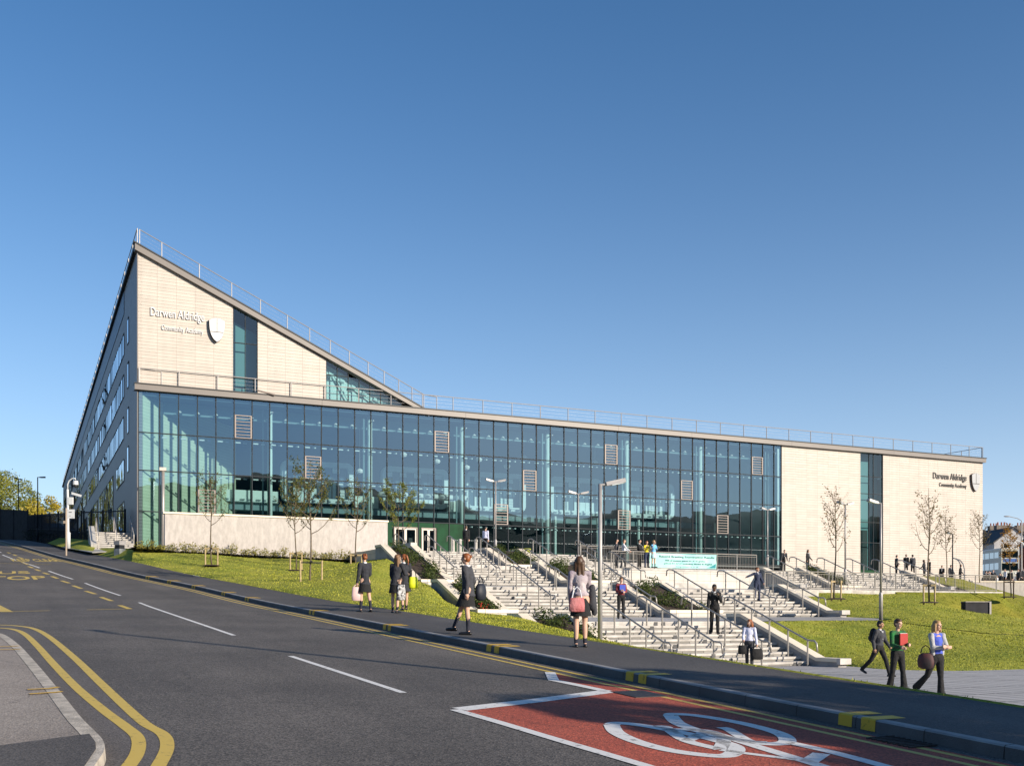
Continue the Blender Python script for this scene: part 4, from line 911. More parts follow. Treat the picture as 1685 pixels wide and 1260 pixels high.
def cheek(p0, p1, q0, z0, q1, z1, cop=.30, flat0=.0, flat1=.9, base=.55, zb0=None):
    """sloping wall with a coping: top line runs (q0-flat0) level, down to q1, level again"""
    prof = [(q0-flat0, z0+cop), (q0, z0+cop), (q1, z1+cop), (q1+flat1, z1+cop)]
    prof = [x for i, x in enumerate(prof) if i == 0 or abs(prof[i][0]-prof[i-1][0]) > 1e-3]
    c = MB()
    for (a, za), (b, zb) in zip(prof, prof[1:]):
        c.hexa([FP(p0-.04, b, zb-.13), FP(p1+.04, b, zb-.13), FP(p1+.04, a, za-.13), FP(p0-.04, a, za-.13)], [FP(p0-.04, b, zb), FP(p1+.04, b, zb), FP(p1+.04, a, za), FP(p0-.04, a, za)])
    wl_ = MB(); poly = [FP(p0, a, za-.132) for a, za in prof]+[FP(p0, prof[-1][0]-.03, z1-base), FP(p0, prof[0][0]+.03, z1-base)]
    wl_.prism(poly, tuple(np.array(FP(p1, 0, 0))-np.array(FP(p0, 0, 0))))
    return wl_, c
def planter(label, p0, p1, q0, z0, q1, z1, seed, flat0=.0, flat1=.9, group='sloping planters beside the stairs', cop=.30, berry=False):
    t = thing('planter', label, 'planter', FP((p0+p1)/2, q1, z1), group)
    for a, b in ((p0, p0+.32), (p1-.32, p1)):
        w_, c = cheek(a, b, q0, z0, q1, z1, cop, flat0, flat1); wo = w_.build('cheek_wall', M['cheek'], t); c.build('coping', M['coping'], wo)
    e0 = MB(); e0.fbox(p0+.33, p1-.33, q1+flat1-.3, q1+flat1-.02, z1-.5, z1+cop-.14); eo = e0.build('end_wall', M['slabwall'], t)
    MB().fbox(p0+.29, p1-.29, q1+flat1-.32, q1+flat1+.02, z1+cop-.138, z1+cop-.004).build('coping', M['coping'], eo)
    MB().hexa([FP(p0+.33, q1+flat1-.3, z1-.4), FP(p1-.33, q1+flat1-.3, z1-.4), FP(p1-.33, q0, z0-.4), FP(p0+.33, q0, z0-.4)],
              [FP(p0+.33, q1+flat1-.3, z1+.1), FP(p1-.33, q1+flat1-.3, z1+.1), FP(p1-.33, q0, z0+.12), FP(p0+.33, q0, z0+.12)]).build('soil', M['soil'], t)
    rnd = random.Random(seed); k = 9
    for i in range(k):
        f = (i+.5)/k; m = MB(); c = FP(rnd.uniform(p0+.55, p1-.55), q0+(q1+flat1*.5-q0)*f, z0+(z1-z0)*f+.30)
        leaves(m, c, (.42, .42, .30+rnd.random()*.12), 260, .06, rnd); m.build('shrub', M['leafd'], t, recalc=False)
    if berry:
        m = MB()
        for _ in range(26): c = FP(p0+.5+rnd.uniform(-.1, .3), q1+rnd.uniform(-.3, .4), z1+rnd.uniform(.25, .55)); m.ball(c, .03, 6, 4)
        m.build('berries', M['leafr'], t)
    return t
planter('upper left planter of dark shrubs rising to the concrete wall', 9.9, 11.9, 25.0, 3.45, 30.4, 1.40, 1, 1.0)
planter('left planter with red berries, beside the third flight', 8.9, 10.6, 36.0, 1.25, 39.6, -.08, 2, .8, .9, berry=True)
planter('lowest left planter of dark shrubs, running down to the pavement edge', 8.5, 10.8, 45.0, -.25, 49.0, -1.8, 3, .9, .5)
planter('topmost middle planter below the entrance doors', 17.9, 20.4, 20.5, 3.75, 23.8, 2.58, 4, 1.2, .5)
planter('second middle planter, left of the platform wall', 17.9, 20.6, 27.4, 2.62, 30.4, 1.48, 5, .5, .7)
planter('third middle planter, behind the student in the red top', 17.9, 20.6, 36.0, 1.25, 39.6, -.09, 6, .6, .9)
planter('small planter at the top right of the stairs', 36.0, 37.6, 27.4, 2.62, 30.4, 1.45, 8, .3, .6)
def wall_thing(name, label, cat, p0, p1, q0, z0, q1, z1, flat0, flat1, group=None, base=.55):
    t = thing(name, label, cat, FP(p0, q1, z1), group); w_, c = cheek(p0, p1, q0, z0, q1, z1, .30, flat0, flat1, base)
    wo = w_.build('wall_body', M['cheek'], t); c.build('coping', M['coping'], t)
    MB().fbox(p0-.07, p1+.07, q1+flat1-.02, q1+flat1+.16, z1+.10, z1+.305).build('end_stone', M['tread'], t)
    return t
wall_thing('stair_wall', 'lowest cheek wall with cream coping, ending at the plaza paving', 'stair wall', 18.0, 18.35, 45.2, -.25, 49.5, -1.80, .9, 1.1, 'cream-topped stair walls')
wall_thing('stair_wall', 'cream-topped cheek wall beside the upper lawn, ending at the pale path', 'stair wall', 27.35, 27.7, 36.0, 1.25, 39.6, -.09, .7, .9, 'cream-topped stair walls')
wall_thing('stair_wall', 'short cheek wall at the right end of the banner railing', 'stair wall', 33.1, 33.45, 27.6, 2.55, 30.4, 1.45, .3, .5, 'cream-topped stair walls')
wall_thing('stair_wall', 'far right cheek wall between the stairs and the green mound', 'stair wall', 44.9, 45.25, 27.2, 2.62, 30.4, 1.45, .4, .5, 'cream-topped stair walls')
# ---- handrails
rail_n = 0
def handrail(p, q0, z0, q1, z1, label, top_hook=True, ret=True, group='stair handrails'):
    h = .92; t = thing('handrail', label, 'handrail', FP(p, q1, z1), group); k = (z1-z0)/(q1-q0)
    pts = [FP(p, q0-.55, z0+h-.28)] if top_hook else []
    pts += [FP(p, q0-.5, z0+h-.02), FP(p, q0-.35, z0+h+.02), FP(p, q0-.05, z0+h), FP(p, q1-.1, z1+h)]
    if ret: pts += [FP(p, q1+.25, z1+h-.02), FP(p, q1+.36, z1+h-.1), FP(p, q1+.40, z1+h-.40)]
    MB().tube(pts, .032, 8).build('rail', M['stain'], t, smooth=True)
    n_ = max(2, round((q1-q0)/1.15)+1)
    for i in range(n_):
        f = i/(n_-1); q = q0+.15+(q1-q0-.25)*f; z = z0+(z1-z0)*(q-q0)/(q1-q0)
        MB().tube([FP(p, q, z-.12), FP(p, q, z+h)], .030, 6).build('post', M['stain'], t)
for i, p in enumerate((12.3, 14.2, 15.6, 17.5)): handrail(p, Q1a, Z0, Q1b, Z1_, ['leftmost handrail of the top flight, beside the leafy tree', 'second handrail of the top flight, in front of the double doors', 'third handrail of the top flight, before the green wall', 'handrail of the top flight by the two people at the glass'][i])
for i, p in enumerate((21.0, 24.3)): handrail(p, Q1a, Z0, Q1b, Z1_, ['handrail on the right of the topmost middle planter', 'handrail at the right end of the top flight'][i])
for i, p in enumerate((11.9, 14.2, 15.6, 17.5)): handrail(p, Q2a, Z1_, Q2b, Z2, ['leftmost handrail of the second flight', 'second handrail from the left on the second flight', 'third handrail from the left on the second flight', 'handrail of the second flight against the middle planter'][i])
for i, p in enumerate((21.0, 22.7)): handrail(p, Q2a, Z1_, Q2b, Z2, ['handrail beside the second middle planter', 'handrail at the left end of the pale slab wall'][i])
for i, p in enumerate((12.6, 14.6, 17.5)): handrail(p, Q3a, Z2b, Q3b, Z3, ['left handrail of the third flight', 'middle handrail of the third flight, left of the lamp post', 'handrail against the third middle planter'][i])
for i, p in enumerate((21.0, 24.0, 26.9)): handrail(p, Q3a, Z2b, Q3b, Z3, ['handrail behind the student in the red top', 'handrail rising behind the man in the dark jacket', 'handrail beside the cheek wall of the upper lawn'][i])
for i, p in enumerate((11.6, 13.6, 15.6, 17.6)): handrail(p, Q4a, Z3b, Q4b, Z4, ['leftmost handrail of the lowest flight, right of the lamp post', 'second handrail of the lowest flight', 'third handrail of the lowest flight, in front of the man in the dark jacket', 'rightmost handrail of the lowest flight, beside the cheek wall'][i])
for i, p in enumerate((33.9, 35.7, 37.9, 40.2, 42.4, 44.6)): handrail(p, Q2a, Z1_, Q2b, Z2, ['handrail of the narrow far flight, its left side', 'handrail of the narrow far flight, its right side', 'leftmost handrail of the wide far flight', 'second handrail of the wide far flight', 'third handrail of the wide far flight, by the tall window', 'rightmost handrail of the wide far flight, by the green mound'][i])
# ---- barred guard railings
def guard(p0, p1, qf, zf, name, label, hh=1.0, step=1.55, bars=.115, base=True):
    t = thing(name, label, 'railing', FP(p0, qf(p0), zf(p0)), 'barred steel guard railings'); n_ = max(1, round((p1-p0)/step)); r = MB(); k = int((p1-p0)/1.0)+1
    pl_ = [p0+(p1-p0)*i/k for i in range(k+1)]
    for h, rr in ((hh, .03), (hh-.12, .015), (.10, .018)): r.tube([FP(p, qf(p), zf(p)+h) for p in pl_], rr, 6)
    r.build('rail', M['stain'], t)
    b = MB(); m_ = int((p1-p0)/bars)
    for i in range(m_):
        p = p0+(i+.5)*bars; b.tube([FP(p, qf(p), zf(p)+.1), FP(p, qf(p), zf(p)+hh-.12)], .008, 4)
    tag(b.build('bars', M['stain'], t), kind='stuff')
    for i in range(n_+1): p = p0+(p1-p0)*i/n_; MB().tube([FP(p, qf(p), zf(p)-.1), FP(p, qf(p), zf(p)+hh)], .03, 6).build('post', M['stain'], t)
    return t
guard(22.8, 33.0, lambda p: 27.1, lambda p: Z1_, 'guard_railing', 'barred steel railing along the top of the slab wall, carrying the turquoise banner', 1.0)
guard(24.8, 30.4, lambda p: 19.9, lambda p: 3.45, 'guard_railing', 'barred railing above the short steps behind the standing group', .95)
guard(29.4, 46.9, lambda p: 32.4+max(0, (p-44))*.1, lambda p: 1.40, 'guard_railing', 'long barred steel railing above the upper lawn', 1.0)
kb2 = MB(); kb2.hexa([FP(29.2, 32.75, 1.3), FP(47.1, 33.0, 1.3), FP(47.1, 32.1, 1.3), FP(29.2, 32.1, 1.3)], [FP(29.2, 32.75, 1.41), FP(47.1, 33.0, 1.41), FP(47.1, 32.1, 1.41), FP(29.2, 32.1, 1.41)])
tag(kb2.build('edging_kerb', M['tread']), 'pale stone edging under the long railing above the upper lawn', 'edging')
# ---- concrete wall at the left with stone cap
M['cast'] = mat('board-marked concrete', (.44, .42, .40), .85, bump=.25, bscale=14); t, b = nodes(M['cast'])
tc = t.nodes.new("ShaderNodeTexCoord"); mp = t.nodes.new("ShaderNodeMapping"); mp.inputs["Scale"].default_value = (3.0, 3.0, 1.1); no = t.nodes.new("ShaderNodeTexNoise"); no.inputs["Scale"].default_value = 1.6; no.inputs["Detail"].default_value = 9; no.inputs["Roughness"].default_value = .72
cr = t.nodes.new("ShaderNodeValToRGB"); cr.color_ramp.elements[0].position = .34; cr.color_ramp.elements[1].position = .62; cr.color_ramp.elements[0].color = (.38, .35, .325, 1); cr.color_ramp.elements[1].color = (.52, .48, .445, 1)
t.links.new(tc.outputs["Object"], mp.inputs[0]); t.links.new(mp.outputs[0], no.inputs["Vector"]); t.links.new(no.outputs["Fac"], cr.inputs[0]); t.links.new(cr.outputs[0], b.inputs["Base Color"])
cwl = thing('concrete_wall', 'long rough concrete wall with a cream cap in front of the glass', 'wall', FP(7, 13.5, 3.5))
MB().fbox(.25, 14.07, 12.95, 13.45, 2.4, 6.0).build('wall_body', M['cast'], cwl)
MB().fbox(.15, 14.12, 12.88, 13.52, 6.002, 6.11).build('coping', M['coping'], cwl)
MB().fbox(13.65, 14.06, 13.46, 24.8, 2.2, 3.5).build('return_wall', M['cast'], cwl) if False else None
# right terrace retaining wall
rw = thing('terrace_wall', 'rough concrete terrace wall behind the golden sapling at far right', 'wall', at(1610, 980, 79))
def seg_wall(a, b, zt_, zb_, th, m, par, name): 
    d = Vector(b)-Vector(a); nn = Vector((-d.y, d.x, 0)).normalized()*th
    MB().hexa([(a[0], a[1], zb_), (b[0], b[1], zb_), (b[0]+nn.x, b[1]+nn.y, zb_), (a[0]+nn.x, a[1]+nn.y, zb_)], [(a[0], a[1], zt_), (b[0], b[1], zt_), (b[0]+nn.x, b[1]+nn.y, zt_), (a[0]+nn.x, a[1]+nn.y, zt_)]).build(name, m, par)
wa, wb_ = at(1600, 958, 80), at(2000, 958, 80); zt_ = (1011-957.5)/F*80
seg_wall((wa[0], 80, 0), (wb_[0], 80, 0), zt_, -1, .4, M['cast'], rw, 'wall_body'); seg_wall((wa[0], 79.95, 0), (wb_[0], 79.95, 0), zt_+.1, zt_+.002, .5, M['coping'], rw, 'coping')
g = MB(); g.grid([[(x, y, zt_-.0) for x in (30, 45, 60, 100, 200)] for y in (80.4,)]+[[(x, y, z) for x in (30, 45, 60, 100, 200)] for y, z in ((110, zt_+.2), (125, 3.6), (150, 5.2), (220, 6.5))]); struct('upper_square', g, M['terrace'])
# ================================================================= saplings, stakes, lamps, signs
M['bark'] = mat('sapling bark', (.13, .10, .065), .85, var=.3, vscale=14)
M['barkd'] = mat('dark bark', (.055, .045, .035), .9, var=.3, vscale=6)
M['stake'] = mat('pine stake', (.42, .32, .17), .8, var=.15, vscale=9)
M['strap'] = mat('black rubber strap', (.02, .02, .02), .7)
M['leafg'] = leaf_mat('green brown leaves', (.06, .085, .017), (.19, .17, .04), 3.5)
M['leafo'] = leaf_mat('autumn leaves', (.26, .15, .02), (.55, .27, .03), 3)
M['leafb'] = leaf_mat('dry brown leaves', (.12, .095, .03), (.26, .18, .06), 3)
M['leaft'] = leaf_mat('broad green tree leaves', (.10, .14, .022), (.32, .31, .05), .35)
M['leaftt'] = leaf_mat('yellowing tree leaves', (.30, .27, .03), (.55, .42, .06), .35)
def sapling(name, label, pos, H, seed, leafm, nleaf=420, spread=.62, clear=.42, lsize=.055, upright=.55, group='young staked trees'):
    rnd = random.Random(seed); t = thing(name, label, 'tree', pos, group); x, y, z = 0, 0, 0
    lean = (rnd.uniform(-.03, .03), rnd.uniform(-.03, .03)); tr = MB(); lf = MB()
    def tp(h): return Vector((lean[0]*h+.03*math.sin(h*1.7+seed), lean[1]*h, h))
    tr.tube([tp(H*k/10) for k in range(11)], [.035*(1-k/10)**.8*H/5+.006 for k in range(11)], 7)
    nb = 13; tips = []
    for i in range(nb):
        h0 = H*(clear+(.88-clear)*i/nb); a = i*2.4+rnd.uniform(-.4, .4); L = spread*H*.42*(1-.55*i/nb)*rnd.uniform(.75, 1.15); pts = []
        for k in range(6):
            f = k/5; r = L*f*(1-upright*.35*f); pts.append(tp(h0)+Vector((math.cos(a)*r, math.sin(a)*r, L*(.35*f+upright*1.3*f*f))))
        tr.tube(pts, [.016*(1-k/6)+.004 for k in range(6)], 5)
        for k in (2, 3, 4, 5): tips.append((pts[k], .10+.03*k))
        for k in (2, 3, 4):
            a2 = a+rnd.uniform(-1.3, 1.3); q = [pts[k]+Vector((math.cos(a2)*.12*j, math.sin(a2)*.12*j, .13*j)) for j in range(4)]; tr.tube(q, [.006, .005, .004, .003], 4); tips.append((q[3], .14)); tips.append((q[2], .1))
    for k in (.86, .93, 1.0): tips.append((tp(H*k), .16))
    per = max(1, nleaf//len(tips))
    for P, r in tips:
        if rnd.random() < .16: continue
        leaves(lf, P, (r, r, r*1.15), int(per*rnd.uniform(.4, 1.7)), lsize, rnd)
    tr.build('trunk', M['bark'], t, local=True, smooth=True); lf.build('crown', leafm, t, local=True, recalc=False)
    return t
def stakes(label, pos, w_=.32, h=.95, rz=0, bar=True, m=None):
    t = thing('tree_stake', label, 'tree stakes', pos, 'wooden tree stakes', rz)
    for sx in (-1, 1): MB().tube([(sx*w_, 0, -.1), (sx*w_*1.02, 0, h)], .04, 8).build('stake', m or M['stake'], t, local=True)
    b = MB(); b.box(-w_-.05, w_+.05, -.05, -.042+.03, h-.10, h-.02) if bar else b.box(-w_, w_, -.02, .0, h-.12, h-.07)
    b.build('crossbar', (m or M['stake']) if bar else M['strap'], t, local=True)
    MB().tube([(-.06, -.03, h-.06), (.06, -.03, h-.06)], .045, 8).build('tie', M['strap'], t, local=True)
    c = MB(); c.lathe([(.02, .05), (.35, .035), (.48, -.02)], (0, 0, 0), 14); c.build('mulch_ring', M['soil'], t, local=True)
def P3(px, py, Y): return at(px, py, Y)
trees = [
 ('sapling', 'thin young tree before the left end of the concrete wall', (348, 929), 55, 4.95, 3, 'leafg', 900, .55),
 ('sapling', 'young tree close behind the tall one, left of centre on the lawn', (487, 938), 55.0, 4.6, 7, 'leafg', 1500, .75),
 ('sapling', 'tall brownish young tree nearest the road on the lawn', (511, 961), 45.0, 5.15, 11, 'leafg', 2000, .75),
 ('sapling', 'slender dark-leaved young tree before the right part of the concrete wall', (585, 940), 55.0, 4.95, 15, 'leafg', 1000, .55),
 ('sapling', 'bushy green young tree at the right end of the concrete wall', (655, 933), 57.0, 4.5, 19, 'leafy2', 3600, .85),
 ('sapling', 'bare upright young tree before the cream wall, by the double lamp', (1373, 986), 48.0, 5.2, 23, 'leafb', 560, .36),
 ('sapling', 'tall sparse young tree on the lawn before the right cream wall', (1528, 992), 48.0, 5.3, 27, 'leafb', 620, .40),
 ('sapling', 'thin sparse tree close to the cream wall beside the small lamp', (1558, 956), 72.0, 4.7, 31, 'leafb', 600, .36),
 ('sapling', 'half-bare young tree at the right corner of the school', (1612, 958), 76.0, 5.3, 35, 'leafb', 700, .40),
 ('sapling', 'golden-leaved narrow young tree in front of the bus', (1663, 982), 62.0, 4.3, 39, 'leafo', 1100, .30),
]
M['leafy2'] = leaf_mat('fresh green leaves', (.10, .14, .025), (.27, .27, .06), 4)
for nm, lb, (px, py), Y, H, sd_, lm, nl, sp_ in trees:
    sapling(nm, lb, at(px, py, Y), H, sd_, M[lm], nl, sp_, upright=.85 if lm == 'leafb' else .55, lsize=.055 if Y < 60 else .06)
stakes('pale wooden stakes round the thin tree at the left end of the concrete wall', at(348, 930, 54.9))
stakes('pale wooden stakes with a crossbar behind the tall lawn tree', at(487, 938, 54.9), .30)
stakes('two separate stakes holding the tall tree nearest the road', at(512, 960, 44.9), .45, 1.0, .1, bar=False)
stakes('wooden stakes of the slender dark tree, left of the lone schoolgirl', at(586, 941, 54.9), .28)
stakes('stakes of the bare tree on the upper lawn', at(1376, 985, 47.9), .25, .85, .3)
stakes('stakes of the tall sparse tree at the right', at(1529, 991, 47.9), .24, .85, -.2)
dkst = mat('weathered dark stake', (.06, .04, .025), .85)
stakes('dark stakes of the golden tree at far right', at(1660, 982, 61.9), .28, .95, 0, m=dkst)
# shrubs along the foot of the concrete wall
ORD = 'first second third fourth fifth sixth seventh eighth ninth tenth eleventh twelfth thirteenth fourteenth fifteenth sixteenth seventeenth eighteenth nineteenth twentieth twenty-first twenty-second twenty-third twenty-fourth twenty-fifth twenty-sixth twenty-seventh twenty-eighth twenty-ninth thirtieth thirty-first thirty-second thirty-third thirty-fourth thirty-fifth thirty-sixth'.split()
rnd = random.Random(77)
for i in range(26):
    f = i/25; p = -1.2+f*15.0; q = 13.8+rnd.uniform(.0, .5); z = float(np.interp(p, [-1.5, 0.3, 14], [3.8, 3.68, 3.30])); m = MB(); hh = rnd.uniform(.24, .48)
    leaves(m, (0, 0, hh*.7), (.38, .3, hh), 170, .065, rnd)
    for _ in range(5): a = rnd.uniform(0, 6.28); m.tube([(0, 0, -.05), (math.cos(a)*.2, math.sin(a)*.2, hh*1.3)], .007, 3)
    o = m.build('low_shrub', M['leafy'], None, recalc=False); o.location = FP(p, q, z)
    tag(o, ORD[i]+' low yellow-green shrub from the left along the concrete wall', 'shrub', 'low shrubs along the concrete wall')
bm_ = MB(); bm_.grid([[FP(p, q, float(np.interp(p, [-1.8, .3, 14], [3.80, 3.70, 3.32]))-.0+h) for p in np.linspace(-1.8, 14.0, 12)] for q, h in ((13.46, .06), (14.0, .07), (14.7, .03))]); struct('mulch_bed', bm_, M['soil'])
# ---- lamps
def lamp(label, pos, H, heads=((1, 0),), rz=0.0, m=None, group='slim steel lamp posts', size=1.0, tilt=12):
    """post with box heads; heads = (direction sign, length) along local x"""
    m = m or M['steel']; t = thing('street_lamp', label, 'street lamp', pos, group, rz)
    MB().tube([(0, 0, -.1), (0, 0, 1.05), (0, 0, 1.12), (0, 0, 1.16)], [.085*size, .085*size, .075*size, .055*size], 12).build('base', m, t, local=True, smooth=True)
    MB().tube([(0, 0, 1.1), (0, 0, H)], [.055*size, .045*size], 10).build('pole', m, t, local=True, smooth=True)
    for sgn, L in heads:
        a = R(tilt); d = Vector((sgn*math.cos(a), 0, math.sin(a))); up = Vector((-sgn*math.sin(a), 0, math.cos(a))); base = Vector((sgn*.06, 0, H-.02)); hb = MB()
        A = base+d*.10; B = base+d*.62; 
        hb.hexa([A+Vector((0, -.07, 0))-up*.05, B+Vector((0, -.13, 0))-up*.05, B+Vector((0, .13, 0))-up*.05, A+Vector((0, .07, 0))-up*.05], [A+Vector((0, -.06, 0))+up*.05, B+Vector((0, -.11, 0))+up*.06, B+Vector((0, .11, 0))+up*.06, A+Vector((0, .06, 0))+up*.05])
        ho = hb.build('lamp_head', m, t, local=True); MB().tube([base-d*.08, A], .03, 8).build('arm', m, t, local=True)
        A2 = base+d*.24; MB().hexa([A2+Vector((0, -.09, 0))-up*.066, B+Vector((0, -.10, 0))-d*.04-up*.066, B+Vector((0, .10, 0))-d*.04-up*.066, A2+Vector((0, .09, 0))-up*.066], [A2+Vector((0, -.09, 0))-up*.052, B+Vector((0, -.10, 0))-d*.04-up*.052, B+Vector((0, .10, 0))-d*.04-up*.052, A2+Vector((0, .09, 0))-up*.052]).build('lens', M['whitewall'], ho, local=True)
    return t
lamp('near lamp post with one box head at the pavement edge before the stairs', at(987.5, 1128, 27.2), 5.25, ((1, 0),), rz=.25, size=1.15)
lamp('lamp post on the right lawn with one head pointing left', at(1449.5, 1016.5, 46.8), 5.15, ((-1, 0),), rz=.3)
lamp('two-headed lamp post behind the bare tree on the upper lawn', at(1391, 968, 62), 5.0, ((1, 0), (-1, 0)), rz=.6)
lamp('two-headed lamp post at the top of the stairs, right of the doors', at(815.5, 916, 68.5), 4.95, ((1, 0), (-1, 0)), rz=.3)
lamp('two-headed lamp post left of the near lamp, on the platform', at(951.5, 943, 65.5), 5.0, ((1, 0), (-1, 0)), rz=.3)
lamp('two-headed lamp post in front of the right end of the glass', at(1263, 937, 80), 4.6, ((1, 0), (-1, 0)), rz=.5)
lamp('small lamp post with one head, against the right cream wall', at(1567.5, 962, 84), 4.1, ((-1, 0),), rz=.4, m=M['frame'])
lamp('lamp post behind the fence at far left, head to the right', at(62, 890, 98), 6.0, ((1, 0),), rz=.2, m=M['frame'], tilt=2)
lamp('distant lamp post at the left edge, behind the dark fence', at(30.5, 862, 118), 5.1, ((1, 0), (-1, 0)), rz=1.5, m=M['frame'], tilt=2)
# plain steel post standing before the left end of the glass
pt = thing('steel_post', 'plain shiny steel post in front of the green left end of the glass', 'post', FP(1.35, 3.0, 4.5))
MB().tube([FP(1.35, 3.0, 4.4), FP(1.35, 3.0, 9.9)], .11, 12).build('shaft', M['stain'], pt, smooth=True); MB().fbox(1.1, 1.55, 2.85, 3.15, 9.9, 10.12).build('cap', M['stain'], pt)
# off-frame lamp post on the right whose shadow crosses the road
lamp('tall lamp post outside the right edge, its shadow crossing the road', (10.4, 7.9, -1.8), 9.4, ((1, 0),), rz=2.2, size=1.5, group='tall posts beside the plaza')
# street lamp far right
t = thing('street_lamp', 'tall curved street lamp beyond the bus at the right edge', 'street lamp', at(1681, 950, 150)); c = at(1681, 950, 150)
MB().tube([c, (c[0], c[1], c[2]+8.2)], [.12, .07], 8).build('pole', M['steel'], t)
MB().tube([(c[0], c[1], c[2]+8.15), (c[0]-.6, c[1], c[2]+8.5), (c[0]-1.7, c[1], c[2]+8.75)], .05, 6).build('arm', M['steel'], t)
MB().ball((c[0]-2.1, c[1], c[2]+8.78), (.5, .18, .1), 10, 6).build('lamp_head', M['steel'], t)
# ---- cctv pole
M['whitepaint'] = mat('white painted steel', (.60, .62, .62), .4)
c = at(112.5, 897.5, 72.5); t = thing('cctv_pole', 'white camera pole with a hooked top on the small grass patch', 'camera pole', c); L = lambda x, z, y=0: (c[0]+x, c[1]+y, c[2]+z)
MB().tube([L(0, -.2), L(0, .9), L(-.02, .95), L(-.05, 3.9)], [.14, .14, .085, .08], 10).build('pole', M['whitepaint'], t, smooth=True)
MB().tube([L(-.05, 3.85), L(-.05, 4.25), L(.05, 4.5), L(.28, 4.66), L(.45, 4.66), L(.50, 4.58)], .045, 8).build('hook', M['whitepaint'], t, smooth=True)
MB().lathe([(.05, .3), (.17, .26), (.19, 0), (.05, -.02)], L(.5, 4.22), 12).build('camera_housing', M['whitepaint'], t); MB().ball(L(.5, 4.17), (.14, .14, .17), 10, 8).build('camera_dome', M['dark'], t)
MB().hexa([L(.25, 3.55, -.08), L(.85, 3.38, -.08), L(.85, 3.38, .08), L(.25, 3.55, .08)], [L(.25, 3.72, -.08), L(.9, 3.53, -.08), L(.9, 3.53, .08), L(.25, 3.72, .08)]).build('camera', M['whitepaint'], t)
MB().box(*(c[0]+.02, c[0]+.32), c[1]-.1, c[1]+.1, c[2]+2.85, c[2]+3.35).build('control_box', M['whitepaint'], t)
# ---- bus stop sign
c = cast(109, 914, fwalk); t = thing('bus_stop_sign', 'white bus stop flag on a tan pole at the kerb', 'bus stop sign', c)
M['tan'] = mat('tan painted pole', (.36, .29, .22), .5)
MB().tube([(c[0], c[1], c[2]-.1), (c[0], c[1], c[2]+3.0)], .055, 8).build('pole', M['tan'], t)
fl = MB().box(c[0]+.06, c[0]+.52, c[1]-.02, c[1]+.02, c[2]+2.35, c[2]+2.92).build('flag', M['whitepaint'], t)
sm = MB(); sm.box(c[0]+.17, c[0]+.36, c[1]-.026, c[1]-.021, c[2]+2.72, c[2]+2.76); sm.box(c[0]+.18, c[0]+.30, c[1]-.026, c[1]-.021, c[2]+2.5, c[2]+2.515); sm.box(c[0]+.34, c[0]+.46, c[1]-.026, c[1]-.021, c[2]+2.4, c[2]+2.41); sm.build('print', M['dark'], fl)
MB().box(c[0]-.17, c[0]-.03, c[1]-.05, c[1]+.05, c[2]+2.03, c[2]+2.2).build('timetable_box', M['tan'], t)
# ---- litter bin
c = cast(197, 919.5, fwalk); t = thing('litter_bin', 'grey metal litter bin with a patterned band beside the left pavement', 'bin', c); ang = .3
pts = [(math.cos(ang+a)*.33, math.sin(ang+a)*.33) for a in (0, 1.571, 3.142, 4.712)]
M['bin'] = mat('galvanised bin', (.33, .35, .36), .5, .5, col2=(.12, .14, .16), vscale=2.2)
MB().prism([(c[0]+a, c[1]+b, c[2]-.1) for a, b in pts], (0, 0, .72)).build('body', M['bin'], t)
MB().prism([(c[0]+a*1.06, c[1]+b*1.06, c[2]+.85) for a, b in pts], (0, 0, .25)).build('hood', M['steel'], t)
MB().prism([(c[0]+a*.85, c[1]+b*.85, c[2]+.60) for a, b in pts], (0, 0, .27)).build('opening', M['dark'], t)
# ---- side steps at the left flank
ss_ = thing('side_steps', 'small flight of steps with steel rails at the left flank of the school', 'steps', FP(-3, 2, 4.6)); tr = MB(); ri = MB()
A0, A1 = np.array(at(160.5, 906, 71.5)), np.array(at(222, 903.2, 72.8)); dn = np.array([n[0], n[1], 0]); NS = 9
for k in range(NS):
    z0 = A0[2]+.165*k; a = A0+dn*.33*k; b = A1+dn*.33*k
    for mb_, za, zb, o_ in ((ri, z0-.3, z0+.105, .02), (tr, z0+.107, z0+.165, 0)):
        mb_.hexa([(a[0]+dn[0]*o_, a[1]+dn[1]*o_, za), (b[0]+dn[0]*o_, b[1]+dn[1]*o_, za), (b[0]+dn[0]*.6, b[1]+dn[1]*.6, za), (a[0]+dn[0]*.6, a[1]+dn[1]*.6, za)], [(a[0]+dn[0]*o_, a[1]+dn[1]*o_, zb), (b[0]+dn[0]*o_, b[1]+dn[1]*o_, zb), (b[0]+dn[0]*.6, b[1]+dn[1]*.6, zb), (a[0]+dn[0]*.6, a[1]+dn[1]*.6, zb)])
tr.build('treads', M['tread'], ss_); ri.build('risers', M['riser'], ss_)
top = A0+dn*.33*NS; wl2 = MB(); wl2.prism([tuple(A0+np.array([-.45, 0, -.3])), tuple(A0+np.array([-.45, 0, .45])), tuple(top+np.array([-.45, 0, .165*NS+.45])), tuple(top+np.array([-.45, 0, -.3]))], (.4, .02, 0)); wl2.build('side_wall', M['slabwall'], ss_)
for f in (.03, .52, .97):
    a = A0*(1-f)+A1*f; b = a+dn*.33*NS; rl = MB(); rl.tube([tuple(a+np.array([0, 0, .65])), tuple(a+np.array([0, 0, 1.0])), tuple(b+np.array([0, 0, .165*NS+1.0])), tuple(b+dn*.5+np.array([0, 0, .165*NS+1.0]))], .035, 8); ro = rl.build('handrail', M['stain'], ss_)
    for g_ in (.02, .5, 1.0): c2 = a*(1-g_)+b*g_; MB().tube([tuple(c2+np.array([0, 0, .165*NS*g_])), tuple(c2+np.array([0, 0, .165*NS*g_+1.0]))], .03, 6).build('post', M['stain'], ro)
